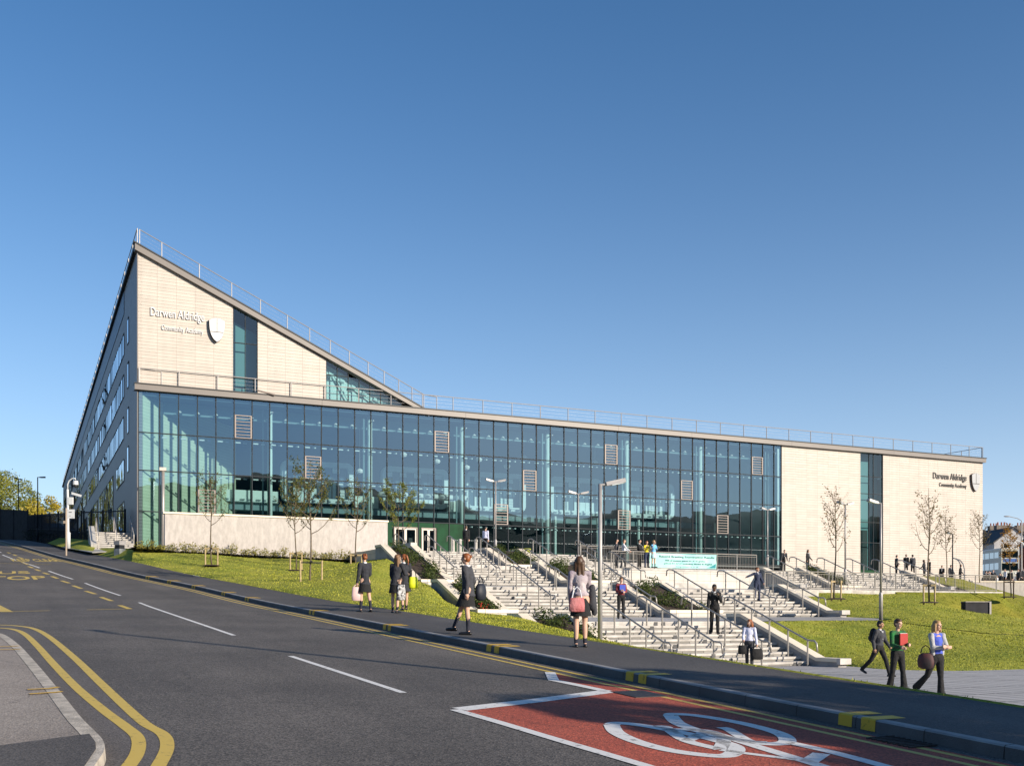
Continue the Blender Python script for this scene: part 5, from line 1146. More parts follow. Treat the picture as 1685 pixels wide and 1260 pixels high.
pf = MB(); z_ = A0[2]+.165*NS; T0, T1 = A0+dn*(.33*NS+.1), A1+dn*(.33*NS+.1); pf.hexa([(T0[0], T0[1], z_-.8), (T1[0], T1[1], z_-.8), (T1[0]+dn[0]*9, T1[1]+dn[1]*9, z_-.8), (T0[0]+dn[0]*9, T0[1]+dn[1]*9, z_-.8)], [(T0[0], T0[1], z_-.01), (T1[0], T1[1], z_-.01), (T1[0]+dn[0]*9, T1[1]+dn[1]*9, z_-.01), (T0[0]+dn[0]*9, T0[1]+dn[1]*9, z_-.01)])
pf.build('platform', M['path'], ss_)
# dark gate above the steps
gt = thing('gate', 'dark mesh gate at the top of the side steps', 'gate', at(160, 875, 80)); b = MB(); r = MB()
g0, g1 = np.array(at(134, 878, 83)), np.array(at(206, 877, 79.5))
r.tube([tuple(g0+np.array([0, 0, 1.7])), tuple(g1+np.array([0, 0, 1.7]))], .05, 6); r.tube([tuple(g0+np.array([0, 0, .1])), tuple(g1+np.array([0, 0, .1]))], .04, 6)
for k in range(30): a = g0*(1-k/29)+g1*k/29; b.tube([tuple(a), tuple(a+np.array([0, 0, 1.7]))], .012, 4)
b.build('bars', M['dark'], gt); r.build('frame', M['dark'], gt)
for f in (0, .06, .5, 1): a = g0*(1-f)+g1*f; MB().tube([tuple(a-np.array([0, 0, .6])), tuple(a+np.array([0, 0, 1.85]))], .07, 6).build('post', M['dark'], gt)
# ---- dark fence at far left with close boarding, mesh part to the right
def fence(label, A, B, h, bars, m, solid=False, posts=4, name='fence'):
    t = thing(name, label, 'fence', A); A = np.array(A); B = np.array(B); d = (B-A); nn = np.array([-d[1], d[0], 0]); nn = nn/np.linalg.norm(nn)*.03
    for i in range(posts+1): a = A+d*i/posts; MB().tube([tuple(a-np.array([0, 0, .5])), tuple(a+np.array([0, 0, h+.12]))], .07, 6).build('post', m, t)
    b = MB(); A = A-np.array([0, 0, .6]); B = B-np.array([0, 0, .6]); h += .6
    for k in range(bars):
        a = A+d*(k+.04)/bars; c_ = A+d*(k+(.90 if solid else .22))/bars
        b.hexa([tuple(a), tuple(c_), tuple(c_+nn), tuple(a+nn)], [tuple(x+np.array([0, 0, h])) for x in (a, c_, c_+nn, a+nn)])
    for z in (.2, h*.55, h-.15): b.hexa(*[[tuple(x+np.array([0, 0, z+zz])) for x in (A-nn, B-nn, B, A)] for zz in (0, .05)])
    b.build('pales', m, t); return t
M['fence'] = mat('black fence with painted shade', (.022, .022, .026), .8, var=.3, vscale=2)  # near-black colour carries the shade the fence stands in among bushes
fence('dark close-boarded fence at the left edge of the picture', at(-60, 875, 128), at(46, 887, 112), 3.05, 70, M['fence'], True, 5)
fence('dark open mesh fence in front of the parked cars', at(46, 890, 108), at(128, 897, 84.5), 2.7, 110, M['fence'], False, 6)
seg = thing('dark_hedge', 'low dark hedge under the mesh fence at the left', 'hedge', at(75, 888, 99)); mm = MB(); rr = random.Random(4)
for i in range(15):
    f = i/14; c = lerp(at(48, 884, 106.5), at(140, 892, 84), f); leaves(mm, (c[0], c[1]+.8, c[2]+.3), (1.2, .5, 1.0), 330, .09, rr)
mm.build('foliage', mat('dark hedge leaves', (.012, .018, .008), .7), seg, recalc=False)
tag(seg, kind='thing')
# parked cars behind the fence
def car(label, pos, rz, col, Lc=4.2, group=None):
    t = thing('parked_car', label, 'car', pos, group, rz); paint = mat('car paint', col, .25, .3, spec=.6); prof = [(-2.1, .35), (-2.1, .75), (-1.75, .88), (-1.35, .92), (-.75, 1.42), (.75, 1.45), (1.35, 1.0), (2.0, .80), (2.12, .55), (2.1, .3)]
    b = MB(); low = [(-2.1, .35), (-2.12, .75), (-1.95, .9), (1.3, .97), (2.0, .82), (2.12, .55), (2.1, .3)]
    b.prism([(x, -.82, z) for x, z in low], (0, 1.64, 0)); bo = b.build('body', paint, t, local=True)
    c = MB(); c.hexa([(-1.85, -.78, .9), (1.25, -.78, .97), (1.25, .78, .97), (-1.85, .78, .9)], [(-1.25, -.62, 1.45), (.45, -.62, 1.45), (.45, .62, 1.45), (-1.25, .62, 1.45)]); c.build('windows', M['glass3'], t, local=True)
    MB().box(-1.2, .42, -.6, .6, 1.45, 1.49).build('roof', paint, t, local=True)
    for x in (-1.3, 1.35):
        for y in (-.80, .80):
            w_ = MB(); w_.tube([(x, y-.1, .32), (x, y+.1, .32)], .32, 16); wo = w_.build('wheel', M['strap'], t, local=True); MB().tube([(x, y-.11, .32), (x, y+.11, .32)], .19, 12).build('rim', M['steel'], wo, local=True)
    for y in (-.6, .6): MB().ball((2.05, y, .68), (.08, .18, .09), 8, 6).build('headlight', M['whitewall'], t, local=True)
    for y in (-.6, .6): MB().ball((-2.08, y, .72), (.05, .16, .08), 8, 6).build('tail_light', M['leafr'], t, local=True)
    return t
car('bright blue car behind the mesh fence at far left', at(56, 881, 123), .5, (.04, .18, .42))
car('dark blue car with pale window trim behind the mesh fence', at(94, 884, 112), .15, (.06, .12, .22))
# ---- old trees at the left
def big_tree(label, pos, H, rad, seed, lm, nleaf=5200, name='broadleaf_tree', clear=.18, group='trees beyond the left fence', lsz=.20):
    rnd = random.Random(seed); t = thing(name, label, 'tree', pos, group); tr = MB(); lf = MB()
    tr.tube([(0, 0, -1), (.1, 0, H*.25), (-.1, .1, H*.55), (.15, 0, H*.85)], [.32*H/10, .24*H/10, .14*H/10, .04], 9); blobs = []
    for i in range(26):
        f = i/25; z = H*(clear+(.97-clear)*f); rr_ = rad*math.sin(math.pi*(.16+.80*f))**.7; a = i*2.4+rnd.random(); r = rr_*rnd.uniform(.35, .95)
        c = (math.cos(a)*r, math.sin(a)*r, z+rnd.uniform(-.4, .4)); blobs.append((c, rad*rnd.uniform(.20, .38))); tr.tube([(0, 0, max(.5, z*.6)), (c[0]*.5, c[1]*.5, z*.85), c], [.09, .05, .02], 5)
    for c, r in blobs: leaves(lf, c, (r, r, r*.8), nleaf//26, lsz, rnd)
    tr.build('trunk', M['barkd'], t, local=True); lf.build('crown', lm, t, local=True, recalc=False); return t
def treeline(label, px, top, Y, rad, seed, lm, nl, clear=.15):
    x, y, _ = at(px, 880, Y); z = fbase(x, y)-.3; return big_tree(label, (x, y, z), (YH-top)/F*Y-z, rad, seed, lm, nl, clear=clear, lsz=.30)
T1_ = treeline('tall green tree at the left edge, above the dark fence', 2, 778, 250, 8.5, 1, M['leaft'], 8000)
treeline('yellow-green tree in the middle of the left trees, above the blue car', 60, 828, 245, 8.0, 3, M['leaftt'], 8000, .05)
treeline('loose green tree behind the left lamp post', 52, 806, 275, 7.0, 4, M['leaft'], 5000)
treeline('olive tree beside the far end of the school', 88, 818, 262, 7.0, 5, M['leaftt'], 7000)
T2_ = treeline('green tree between the left trees, behind the olive one', 26, 812, 290, 8.0, 6, M['leaft'], 7000)
dup(T1_, (at(-40, 878, 240)[0], 240, T1_.location.z), 1.3, 'tree just outside the left edge', None, 1.0)
# trees across the road that the flank windows mirror
for i, (x, y, s_, k) in enumerate([(-62, 70, .7, 0), (-70, 86, .75, 1), (-76, 100, .72, 0), (-84, 118, .8, 1), (-64, 58, .65, 0), (-96, 134, .8, 0)]):
    dup((T1_, T2_)[k], (x, y, froad(x, y)-.5), i*1.7, ['tree across the road, first of the row seen mirrored in the flank windows', 'second mirrored tree across the road', 'third mirrored tree across the road', 'fourth mirrored tree across the road', 'nearest mirrored tree across the road', 'farthest mirrored tree across the road'][i], 'trees across the road', s_)
# shade tree outside the lower right corner
big_tree('leafy tree just outside the right edge, shading the road', (18.6, .2, -1.9), 7.9, 3.0, 9, M['leaft'], 9000, group=None, clear=.12, lsz=.16)
big_tree('smaller leafy tree outside the right edge, shading the far pavement', (16.6, 4.4, -1.9), 7.2, 2.0, 14, M['leaft'], 5000, group=None, clear=.3, lsz=.14)
big_tree('narrow young tree outside the right edge, its shadow lying on the red surface', (12.6, 3.3, -1.8), 6.3, .85, 10, M['leaft'], 9000, group=None, clear=.35, lsz=.1)
# ---- houses and bus at the right
M['stone'] = brick_mat('sooty stone', (.20, .17, .14), (.26, .22, .18), (.12, .10, .09), .5, .22, .02, rough=.9, noise=.2)
M['render'] = mat('grey rendered gable', (.30, .30, .32), .85, col2=(.48, .46, .44), vscale=.8)
M['slate'] = mat('dark slate roof', (.035, .033, .034), .6, var=.2, vscale=3)
M['redbrick'] = mat('red brick', (.30, .09, .05), .85, var=.15, vscale=3)
M['winw'] = mat('white window surround', (.5, .47, .42), .6)
def house(label, x0, x1, y0, dep, zb, ze, ridge, wallm, rows, gable_front=False, chim=((.3, 1.2),), name='terraced_house'):
    t = thing(name, label, 'house', ((x0+x1)/2, y0, zb), None); MB().box(x0, x1, y0, y0+dep, zb-2, ze).build('wall', wallm, t)
    if gable_front:
        xm = (x0+x1)/2; MB().prism([(x0, y0, ze+.002), (x1, y0, ze+.002), (xm, y0, ridge)], (0, .3, 0)).build('gable', wallm, t)
        rf = MB(); rf.hexa([(x0-.3, y0-.3, ze-.1), (xm, y0-.3, ridge), (xm, y0+dep, ridge), (x0-.3, y0+dep, ze-.1)], [(x0-.3, y0-.3, ze+.1), (xm, y0-.3, ridge+.22), (xm, y0+dep, ridge+.22), (x0-.3, y0+dep, ze+.1)])
        rf.hexa([(x1+.3, y0-.3, ze-.1), (xm, y0-.3, ridge), (xm, y0+dep, ridge), (x1+.3, y0+dep, ze-.1)], [(x1+.3, y0-.3, ze+.1), (xm, y0-.3, ridge+.22), (xm, y0+dep, ridge+.22), (x1+.3, y0+dep, ze+.1)])
    else:
        rf = MB(); ym = y0+dep/2; rf.prism([(x0-.2, y0-.3, ze), (x0-.2, ym, ridge), (x0-.2, y0+dep+.3, ze)], (x1-x0+.4, 0, 0))
    ro = rf.build('roof', M['slate'], t)
    for f, hh in chim:
        cx_ = x0+(x1-x0)*f; c = MB().box(cx_-.9, cx_+.9, y0+dep*.4, y0+dep*.4+1.1, ridge-1.2, ridge+hh).build('chimney', M['stone'], ro)
        for k in (-.5, .1, .6): MB().lathe([(.14, 0), (.12, .55)], (cx_+k, y0+dep*.4+.5, ridge+hh), 8).build('chimney_pot', M['redbrick'], c)
    for (wx, wz) in rows:
        w_ = MB().box(x0+wx, x0+wx+1.1, y0-.06, y0-.003, zb+wz, zb+wz+1.6).build('window', M['winw'], t); MB().box(x0+wx+.12, x0+wx+.98, y0-.075, y0-.062, zb+wz+.12, zb+wz+1.48).build('pane', M['glass3'], w_)
X = lambda px, Y: (px-CX)/F*Y
Z = lambda py, Y: (YH-py)/F*Y
house('dark stone terrace with slate roof next to the school corner', X(1600, 175), X(1641, 175), 175, 12, Z(950, 175), Z(884, 175), Z(866, 175), M['stone'], [(1.2, 1.0), (1.2, 4.0), (3.0, 1.0), (3.0, 4.0)], False, ((.35, .6),))
house('big grey gabled house with a broad dark chimney', X(1636, 170), X(1700, 170), 170, 14, Z(950, 170), Z(893, 170), Z(868, 170), M['render'], [(1.4, 4.0), (3.6, 1.0)], True, ((.62, .9),))
house('red brick house with low slate roof at the right edge', X(1703, 150), X(1790, 150), 150, 5, Z(950, 150), Z(899, 150), Z(880, 150), M['redbrick'], [(2, 3)], False, ())
house('long dark terraced row behind the bus', X(1632, 205), X(1860, 205), 205, 12, Z(950, 205), Z(885, 205), Z(868, 205), M['stone'], [(3, 4), (8, 4), (13, 4)], False, ((.1, .8), (.2, .8), (.3, .9)))
# bus
bx, by = X(1662, 150), 150; t = thing('double_decker_bus', 'pale double-decker bus facing the viewer behind the crowd', 'bus', (bx, by, 5.2)); B_ = lambda *a: (bx+a[0], by+a[1], 5.2+a[2])
M['busw'] = mat('cream bus paint', (.42, .42, .36), .35); M['busb'] = mat('blue bus band', (.03, .10, .30), .4)
def bbox(x0, x1, y0, y1, z0, z1): return MB().hexa([B_(x0, y0, z0), B_(x1, y0, z0), B_(x1, y1, z0), B_(x0, y1, z0)], [B_(x0, y0, z1), B_(x1, y0, z1), B_(x1, y1, z1), B_(x0, y1, z1)])
bbox(-1.25, 1.25, 0, 10, .3, 4.25).build('body', M['busw'], t); bbox(-1.15, 1.15, .15, 9.8, 4.252, 4.40).build('roof', M['whitepaint'], t)
bbox(-1.12, 1.12, -.03, -.002, 3.0, 3.95).build('window', M['glass3'], t); bbox(-1.15, 1.15, -.03, -.002, 1.15, 2.2).build('windscreen', M['glass3'], t); bbox(-1.0, 1.0, -.04, -.002, 2.35, 2.85).build('destination_panel', M['busb'], t)
for k in range(6):
    bbox(-1.28, -1.253, .8+k*1.5, 2.1+k*1.5, 3.0, 3.85).build('window', M['glass3'], t); bbox(-1.28, -1.253, .8+k*1.5, 2.1+k*1.5, 1.35, 2.3).build('window', M['glass3'], t)
for s_ in (-.85, .85): MB().ball(B_(s_, -.03, .75), (.2, .06, .13), 8, 6).build('headlight', M['lens'], t)
for y_ in (2, 8):
    for x_ in (-1.1, 1.1): MB().tube([B_(x_-.15, y_, .45), B_(x_+.15, y_, .45)], .48, 14).build('wheel', M['strap'], t)
# bus shelter hoop
hp = thing('shelter_hoop', 'white curved shelter frame right of the bus', 'shelter frame', at(1674, 950, 105)); c = at(1676, 950, 105)
for dx in (0, .7): MB().tube([(c[0]+dx, c[1], c[2]), (c[0]+dx, c[1], c[2]+3.0), (c[0]+dx-.3, c[1], c[2]+3.5), (c[0]+dx-.9, c[1], c[2]+3.75), (c[0]+dx-1.8, c[1], c[2]+3.7)], .06, 8).build('tube', M['whitepaint'], hp, smooth=True)
# ---- box wall in the ditch
c = at(1608, 1010, 58.5); t = thing('culvert_wall', 'dark square concrete headwall set into the grass bank', 'headwall', c)
a, b = at(1589, 1006, 58.0), at(1624, 1008, 58.5); 
MB().box(a[0], b[0]-.1, a[1], a[1]+.6, -.6, .70).build('wall_body', M['fence'], t); MB().box(a[0]-.02, b[0]-.08, a[1]-.05, a[1]+.62, .702, .74).build('coping', M['cast'], t); MB().box(b[0]-.098, b[0]+.0, a[1]-.05, a[1]+.6, -.6, .74).build('pier', M['cast'], t)
# ---- bollards by the doors, yellow tub
for i, (px, lb) in enumerate([(745.5, 'pale bollard nearest the double doors'), (757, 'pale bollard before the green wall'), (783, 'pale bollard between the two people at the glass')]):
    c = at(px, 907, 69); c = (c[0], c[1], zter(*pq(c[0], c[1]))); t = thing('bollard', lb, 'bollard', c, 'pale bollards before the entrance'); MB().lathe([(.11, 0), (.11, .95), (.09, 1.0)], c, 12).build('shaft', M['tread'], t)
    MB().lathe([(.112, .80), (.112, .86)], c, 12).build('band', M['stain'], t)
c = at(866.5, 913, 70); t = thing('plant_tub', 'yellow-green round tub on the terrace by the glass', 'plant tub', c); MB().lathe([(.24, 0), (.30, .42), (.27, .44)], c, 14).build('tub', mat('lime plastic', (.30, .32, .03), .5), t); MB().lathe([(.26, .40), (.05, .43)], c, 14).build('soil', M['soil'], t)
# ---- banner
bn = thing('banner', 'long turquoise banner about record examination results tied to the railing', 'banner', FP(27, 27.2, 2.7)); p0_, p1_ = 25.35, 30.0
q_ = 27.16
def bz(p, zf): return FP(p, q_+.03*math.sin(p*2.2)+.02*math.sin(zf*9+p), Z1_+.10+zf*.84)
bm2 = mat('turquoise banner cloth', (.28, .62, .58), .6, col2=(.46, .76, .70), vscale=1.2)
MB().grid([[bz(p0_+(p1_-p0_)*i/40, j/6) for i in range(41)] for j in range(7)]).build('cloth', bm2, bn, smooth=True, recalc=False)
def banner_text(body, f0, f1, z0, z1, m):
    vs, fs = text_mesh(body, 1.0, 0, offset=.03); X_ = [a[0] for a in vs]; Y_ = [a[1] for a in vs]; x0, x1, y0, y1 = min(X_), max(X_), min(Y_), max(Y_); mb = MB()
    for a in vs:
        P = bz(p0_+(p1_-p0_)*(f0+(f1-f0)*(a[0]-x0)/(x1-x0)), z0+(z1-z0)*(a[1]-y0)/(y1-y0)); Q = np.array(P)-np.array([n[0], n[1], 0])*.012; mb.v.append(tuple(Q))
    mb.f = fs; mb.build('lettering', m, bn, recalc=False)
tm = mat('dark teal print', (.02, .12, .13), .6)
banner_text('Record Breaking Examination Results', .13, .97, .68, .86, tm); banner_text('90% of students gained 5+ A*-C grades', .22, .82, .44, .56, tm); banner_text('gained 5+ A*-C including Maths & English', .20, .93, .24, .36, tm); banner_text('Congratulations to all', .38, .72, .06, .14, tm)
wv = MB(); k_ = 10
for i in range(k_): f = i/k_; wv.face([tuple(np.array(bz(p0_+(p1_-p0_)*x, z))-np.array([n[0], n[1], 0])*.008) for x, z in ((.84+.15*f, .05), (.84+.15*(f+.1), .05), (.84+.15*(f+.1), .05+.32*(f+.1)**1.6+.02), (.84+.15*f, .05+.32*f**1.6))])
wv.build('wave_print', mat('teal print', (.02, .24, .28), .6), bn, recalc=False)
# ================================================================= people
def cm(name, c, rough=.85, **k):
    if rough >= .8: k.setdefault('bump', .8); k.setdefault('bscale', 11); k.setdefault('bdist', .035)
    return mat(name, c, rough, **k)
SK = {'fair': cm('fair skin', (.58, .36, .26), .55, spec=.3), 'tan': cm('warm skin', (.42, .24, .15), .55, spec=.3), 'dark': cm('brown skin', (.085, .045, .028), .5, spec=.4)}
HR = {'blonde': cm('blonde hair', (.36, .22, .09), .5), 'brown': cm('brown hair', (.075, .038, .018), .5, var=.3, vscale=30), 'auburn': cm('auburn hair', (.24, .075, .02), .5, var=.25, vscale=30), 'black': cm('black hair', (.012, .010, .009), .45), 'light': cm('light brown hair', (.17, .09, .04), .5, var=.3, vscale=30)}
CL = {'navy': cm('navy blazer cloth', (.026, .028, .036), .9, var=.15, vscale=12), 'black': cm('black cloth', (.012, .012, .013), .9), 'charcoal': cm('charcoal cloth', (.045, .047, .055), .9, var=.15, vscale=9), 'white': cm('white shirt cloth', (.66, .68, .72), .8), 'grey': cm('grey jersey', (.40, .40, .40), .9), 'maroon': cm('maroon knit', (.20, .035, .04), .9, var=.2, vscale=20), 'green': cm('green patterned top', (.01, .17, .035), .85, col2=(.03, .05, .03), vscale=7), 'blue': cm('bright blue vest top', (.06, .10, .50), .8), 'yellow': cm('yellow vest', (.75, .62, .02), .8), 'sky': cm('sky blue shirt', (.15, .45, .75), .8), 'jeans': cm('dark denim', (.03, .04, .08), .9), 'red': cm('red cardboard folder', (.38, .025, .02), .7), 'lav': cm('pale lavender blouse', (.60, .62, .78), .8), 'pinkish': cm('dusty pink cloth', (.42, .12, .13), .85), 'mauve': cm('mauve and white top', (.25, .20, .26), .85, col2=(.52, .46, .46), vscale=3), 'teal': cm('pale teal dress', (.45, .68, .68), .85)}
SHOE = cm('black leather shoe', (.010, .010, .012), .35); SOCK = cm('navy sock', (.02, .022, .035), .9); EYE = cm('eye', (.02, .015, .012), .2); LIP = cm('lips', (.35, .10, .08), .5); SOLE = cm('white trainer', (.55, .55, .55), .6)
def skeleton(P):
    """joint places for a 1.70 m figure looking along +y"""
    J = {}; leanf, leans = P.get('lean', (0, 0)); hz = .93
    hip = Vector((0, 0, hz)); J['hip'] = hip
    def up(h, x=0.0, y=0.0): return hip+Vector((x+leans*h, y+leanf*h, h*math.sqrt(max(.2, 1-leanf**2-leans**2))))
    J['waist'] = up(.16); J['chest'] = up(.34, 0, .0); J['neck'] = up(.52, 0, -.005); J['head'] = up(.665, P.get('hx', 0), .02+P.get('hy', 0))
    tw = P.get('twist', 0)
    for i, s in enumerate((-1, 1)):
        J['sh%d' % i] = up(.455, s*.165*math.cos(tw), s*.165*math.sin(tw)); swg, ab, kn = P['legs'][i]
        h0 = hip+Vector((s*.085, 0, -.03)); th = Vector((s*math.sin(ab), math.sin(swg)*math.cos(ab), -math.cos(swg)*math.cos(ab)))*.42; k = h0+th
        a2 = swg-kn; sh_ = Vector((s*math.sin(ab)*.5, math.sin(a2), -math.cos(a2))).normalized()*.41; a = k+sh_
        ft = P.get('foot', (0, 0))[i]+min(0, a2*.5)
        J['hp%d' % i] = h0; J['kn%d' % i] = k; J['an%d' % i] = a; J['toe%d' % i] = a+Vector((s*.03, .155*math.cos(ft), -.055+.155*math.sin(ft))); J['heel%d' % i] = a+Vector((0, -.045*math.cos(ft), -.055-.045*math.sin(ft)))
        swg, ab, el, rot = P['arms'][i]; S = J['sh%d' % i]
        ud = Vector((s*math.sin(ab), math.sin(swg)*math.cos(ab), -math.cos(swg)*math.cos(ab))); E_ = S+ud*.285
        # forearm bends forward and, with rot, across the body
        fd = Vector((ud.x*math.cos(el)-s*math.sin(el)*math.sin(rot), ud.y*math.cos(el)+math.sin(el)*math.cos(rot)*math.cos(swg), ud.z*math.cos(el)+math.sin(el)*math.cos(rot)*math.sin(swg))).normalized()
        J['el%d' % i] = E_; J['wr%d' % i] = E_+fd*.245; J['hd%d' % i] = fd
    return J
def hand(mb, w_, fd, s, curl=.5):
    """palm, four bent fingers and a thumb"""
    fd = fd.normalized(); side = fd.cross(Vector((s, 0, 0))); 
    if side.length < .2: side = fd.cross(Vector((0, 0, 1)))
    side.normalize(); inn = side.cross(fd).normalized()
    if inn.x*s > 0: inn = -inn
    pc = w_+fd*.045; mb.ball(pc, (.040, .040, .040), 10, 7)
    for k in range(-1, 2): mb.cap(w_, pc+side*.018*k+fd*.035, .022, .015, 8)
    for k in range(4):
        o = side*(k-1.5)*.021; L = (.030, .036, .034, .027)[k]; a = pc+fd*.038+o; b = a+(fd*math.cos(curl*.5)+inn*math.sin(curl*.5))*L; c = b+(fd*math.cos(curl*1.3)+inn*math.sin(curl*1.3))*L*.8
        mb.cap(a, b, .0105, .010, 7); mb.cap(b, c, .010, .0085, 7)
    a = w_+fd*.02+side*-.03; b = a+(fd*.7-side*.5+inn*.4).normalized()*.035; mb.cap(a, b, .013, .011, 7); mb.cap(b, b+(fd*.8+inn*.3).normalized()*.028, .011, .009, 7)
PC = [0]
def person(label, pos, H, face, pose, skin, hair, hairc, top, topc, bottom, botc, group=None, near=True, socks=None, shoes=None, extra=None, female=True, cat='person', shirt=None):
    """face: compass angle (radians, math convention) the figure looks towards"""
    J = skeleton(pose); vox = .0105 if near else .022; t = thing('person', label, cat, (0, 0, 0), group); S = H/1.70
    low = min(min(J['toe%d' % i].z-.028, J['heel%d' % i].z-.03) for i in (0, 1)); fz = 1.0
    sk = SK[skin]; b = MB(); fem = .94 if female else 1.05
    # body: one skin surface made of overlapping tapered volumes
    b.ball(J['hip']+Vector((0, -.01, .0)), (.145*(1.03 if female else .97), .105, .12), 16, 10); b.cap(J['hip'], J['waist'], .105, .092*fem); b.cap(J['waist'], J['chest'], .095*fem, .11*fem)
    b.ball(J['chest'], (.145*fem, .10, .15), 16, 10); b.cap(J['sh0'], J['sh1'], .052*fem, .052*fem); b.cap(J['neck']-Vector((0, 0, .04)), J['head']-Vector((0, .012, .05)), .050*fem, .046*fem)
    hd = J['head']; hr = Matrix.Rotation(pose.get('yaw', 0), 3, 'Z') @ Matrix.Rotation(-pose.get('nod', 0), 3, 'X')
    Hd = lambda x, y, z: hd+hr @ Vector((x, y, z))
    b.ball(Hd(0, -.010, .022), (.074, .092, .092), 16, 12, hr); b.ball(Hd(0, .022, -.035), (.055, .062, .070), 14, 10, hr); b.ball(Hd(0, .045, -.085), (.030, .028, .022), 10, 6, hr)
    b.cap(Hd(0, .088, .005), Hd(0, .103, -.022), .009, .013, 8)                               # nose
    for s in (-1, 1): b.ball(Hd(s*.076, -.008, -.008), (.010, .020, .030), 8, 6, hr); b.ball(Hd(s*.034, .062, -.028), (.022, .022, .022), 8, 6, hr); b.cap(Hd(s*.014, .086, .022), Hd(s*.045, .076, .024), .010, .009, 6)
    for i, s in enumerate((-1, 1)):
        b.cap(J['hp%d' % i], J['kn%d' % i], .083*(1.02 if female else 1), .052); k = J['kn%d' % i]; a = J['an%d' % i]; mid = k*.65+a*.35+Vector((0, -.012, 0)); b.cap(k, mid, .052, .050); b.cap(mid, a, .050, .034)
        b.cap(J['heel%d' % i], J['toe%d' % i], .034, .028); b.cap(a, J['heel%d' % i]+Vector((0, .02, .01)), .034, .032)
        b.cap(J['sh%d' % i], J['el%d' % i], .046*fem, .036*fem); b.cap(J['el%d' % i], J['wr%d' % i], .037*fem, .025*fem); hand(b, J['wr%d' % i], J['hd%d' % i], s, pose.get('curl', .6))
    body = b.build('body', sk, t, local=True, smooth=True); remesh(body, vox, 3)
    parts = [body]
    def add(mb, name, m, v_=None, it=3, parent=None):
        o = mb.build(name, m, parent or t, local=True, smooth=True)
        if v_ is not False: remesh(o, v_ or vox*1.15, it)
        return o
    # clothes
    def torso(mb, g, hem, flare=.0, sleeves=1.0):
        mb.ball(J['chest']+Vector((0, 0, -.01)), (.146*fem+g, .102+g, .145+g*.5), 16, 10); mb.cap(J['waist'], J['chest'], .100*fem+g, .115*fem+g); mb.cap(J['sh0'], J['sh1'], .048+g*.8, .048+g*.8)
        if hem < .14:
            he = hem if hem < -.05 else hem+.10
            mb.cap(J['waist'], J['hip']+Vector((0, 0, he+.02)), .105+g, .105+g+flare); mb.ball(J['hip']+Vector((0, -.008, he-.01)), (.152+g+flare, .116+g+flare, .07), 16, 8)
        if sleeves > 0:
            for i in (0, 1):
                mb.cap(J['sh%d' % i], J['el%d' % i], .053+g*.7, .045+g*.6)
                if sleeves > .5: mb.cap(J['el%d' % i], J['el%d' % i].lerp(J['wr%d' % i], min(1.0, sleeves)), .045+g*.6, .036+g*.5)
    if top == 'blazer': m_ = MB(); torso(m_, .018, -.10, .012); add(m_, 'blazer', CL[topc]); 
    elif top == 'shirt': m_ = MB(); torso(m_, .010, -.03, .0); add(m_, 'shirt', CL[topc])
    elif top == 'tee': m_ = MB(); torso(m_, .009, -.02, .0, .4); add(m_, 'top', CL[topc])
    elif top == 'jacket': m_ = MB(); torso(m_, .024, -.03, .004); add(m_, 'jacket', CL[topc])
    elif top == 'cardigan':
        m_ = MB(); torso(m_, .007, -.01, 0, 0); add(m_, 'vest_top', CL['blue'])
        m_ = MB()
        for i, s in enumerate((-1, 1)): m_.cap(J['sh%d' % i], J['el%d' % i], .060, .052); m_.cap(J['el%d' % i], J['wr%d' % i], .052, .040); m_.cap(J['sh%d' % i]+Vector((0, .02, 0)), J['hip']+Vector((s*.13, .03, .05)), .058, .045); m_.cap(J['sh%d' % i], J['neck']+Vector((s*.03, -.03, -.03)), .05, .045)
        m_.ball(J['chest']+Vector((0, -.05, 0)), (.15, .07, .17)); add(m_, 'cardigan', CL[topc])
    if top in ('blazer', 'jacket'):
        m_ = MB(); m_.lathe([(.064, 0), (.060, .035), (.052, .045)], J['neck']+Vector((0, 0, -.03)), 12, 1, .95); add(m_, 'collar', CL['white'], False)
        m_ = MB(); c = J['chest']+Vector((0, .105, .02)); m_.hexa([c+Vector((-.006, .0, -.15)), c+Vector((.006, .0, -.15)), c+Vector((.05, .005, .11)), c+Vector((-.05, .005, .11))], [x+Vector((0, .024, 0)) for x in (c+Vector((-.006, 0, -.15)), c+Vector((.006, 0, -.15)), c+Vector((.05, -.02, .11)), c+Vector((-.05, -.02, .11)))])
        add(m_, 'shirt', CL[shirt or 'white'], False)
    if bottom == 'skirt':
        m_ = MB(); z0 = J['hip'].z+.08; mx = max(abs(J['kn0'].y), abs(J['kn1'].y))*.55; prof = []
        k = 20; rows = []
        for j in range(7):
            f = j/6; z = z0-.43*f; cy = (J['kn0'].y+J['kn1'].y)/2*f*.7; rx = .125+.075*f; ry = .10+(.055+mx*.55)*f; rows.append([Vector((math.cos(2*math.pi*i/k)*(rx+(.009*f if i % 2 else 0)), cy+math.sin(2*math.pi*i/k)*(ry+(.009*f if i % 2 else 0)), z)) for i in range(k+1)])
        m_.grid(rows); i0 = len(m_.v); add(m_, 'skirt', CL[botc], False)
    elif bottom in ('trousers', 'flared'):
        m_ = MB(); m_.ball(J['hip'], (.152, .118, .125), 16, 10); m_.cap(J['hip'], J['waist'], .115, .105)
        for i in (0, 1):
            k, a = J['kn%d' % i], J['an%d' % i]; m_.cap(J['hp%d' % i], k, .097, .066 if bottom == 'trousers' else .062); m_.cap(k, a+Vector((0, 0, -.005)), .066 if bottom == 'trousers' else .058, .058 if bottom == 'trousers' else .085)
        add(m_, 'trousers', CL[botc])
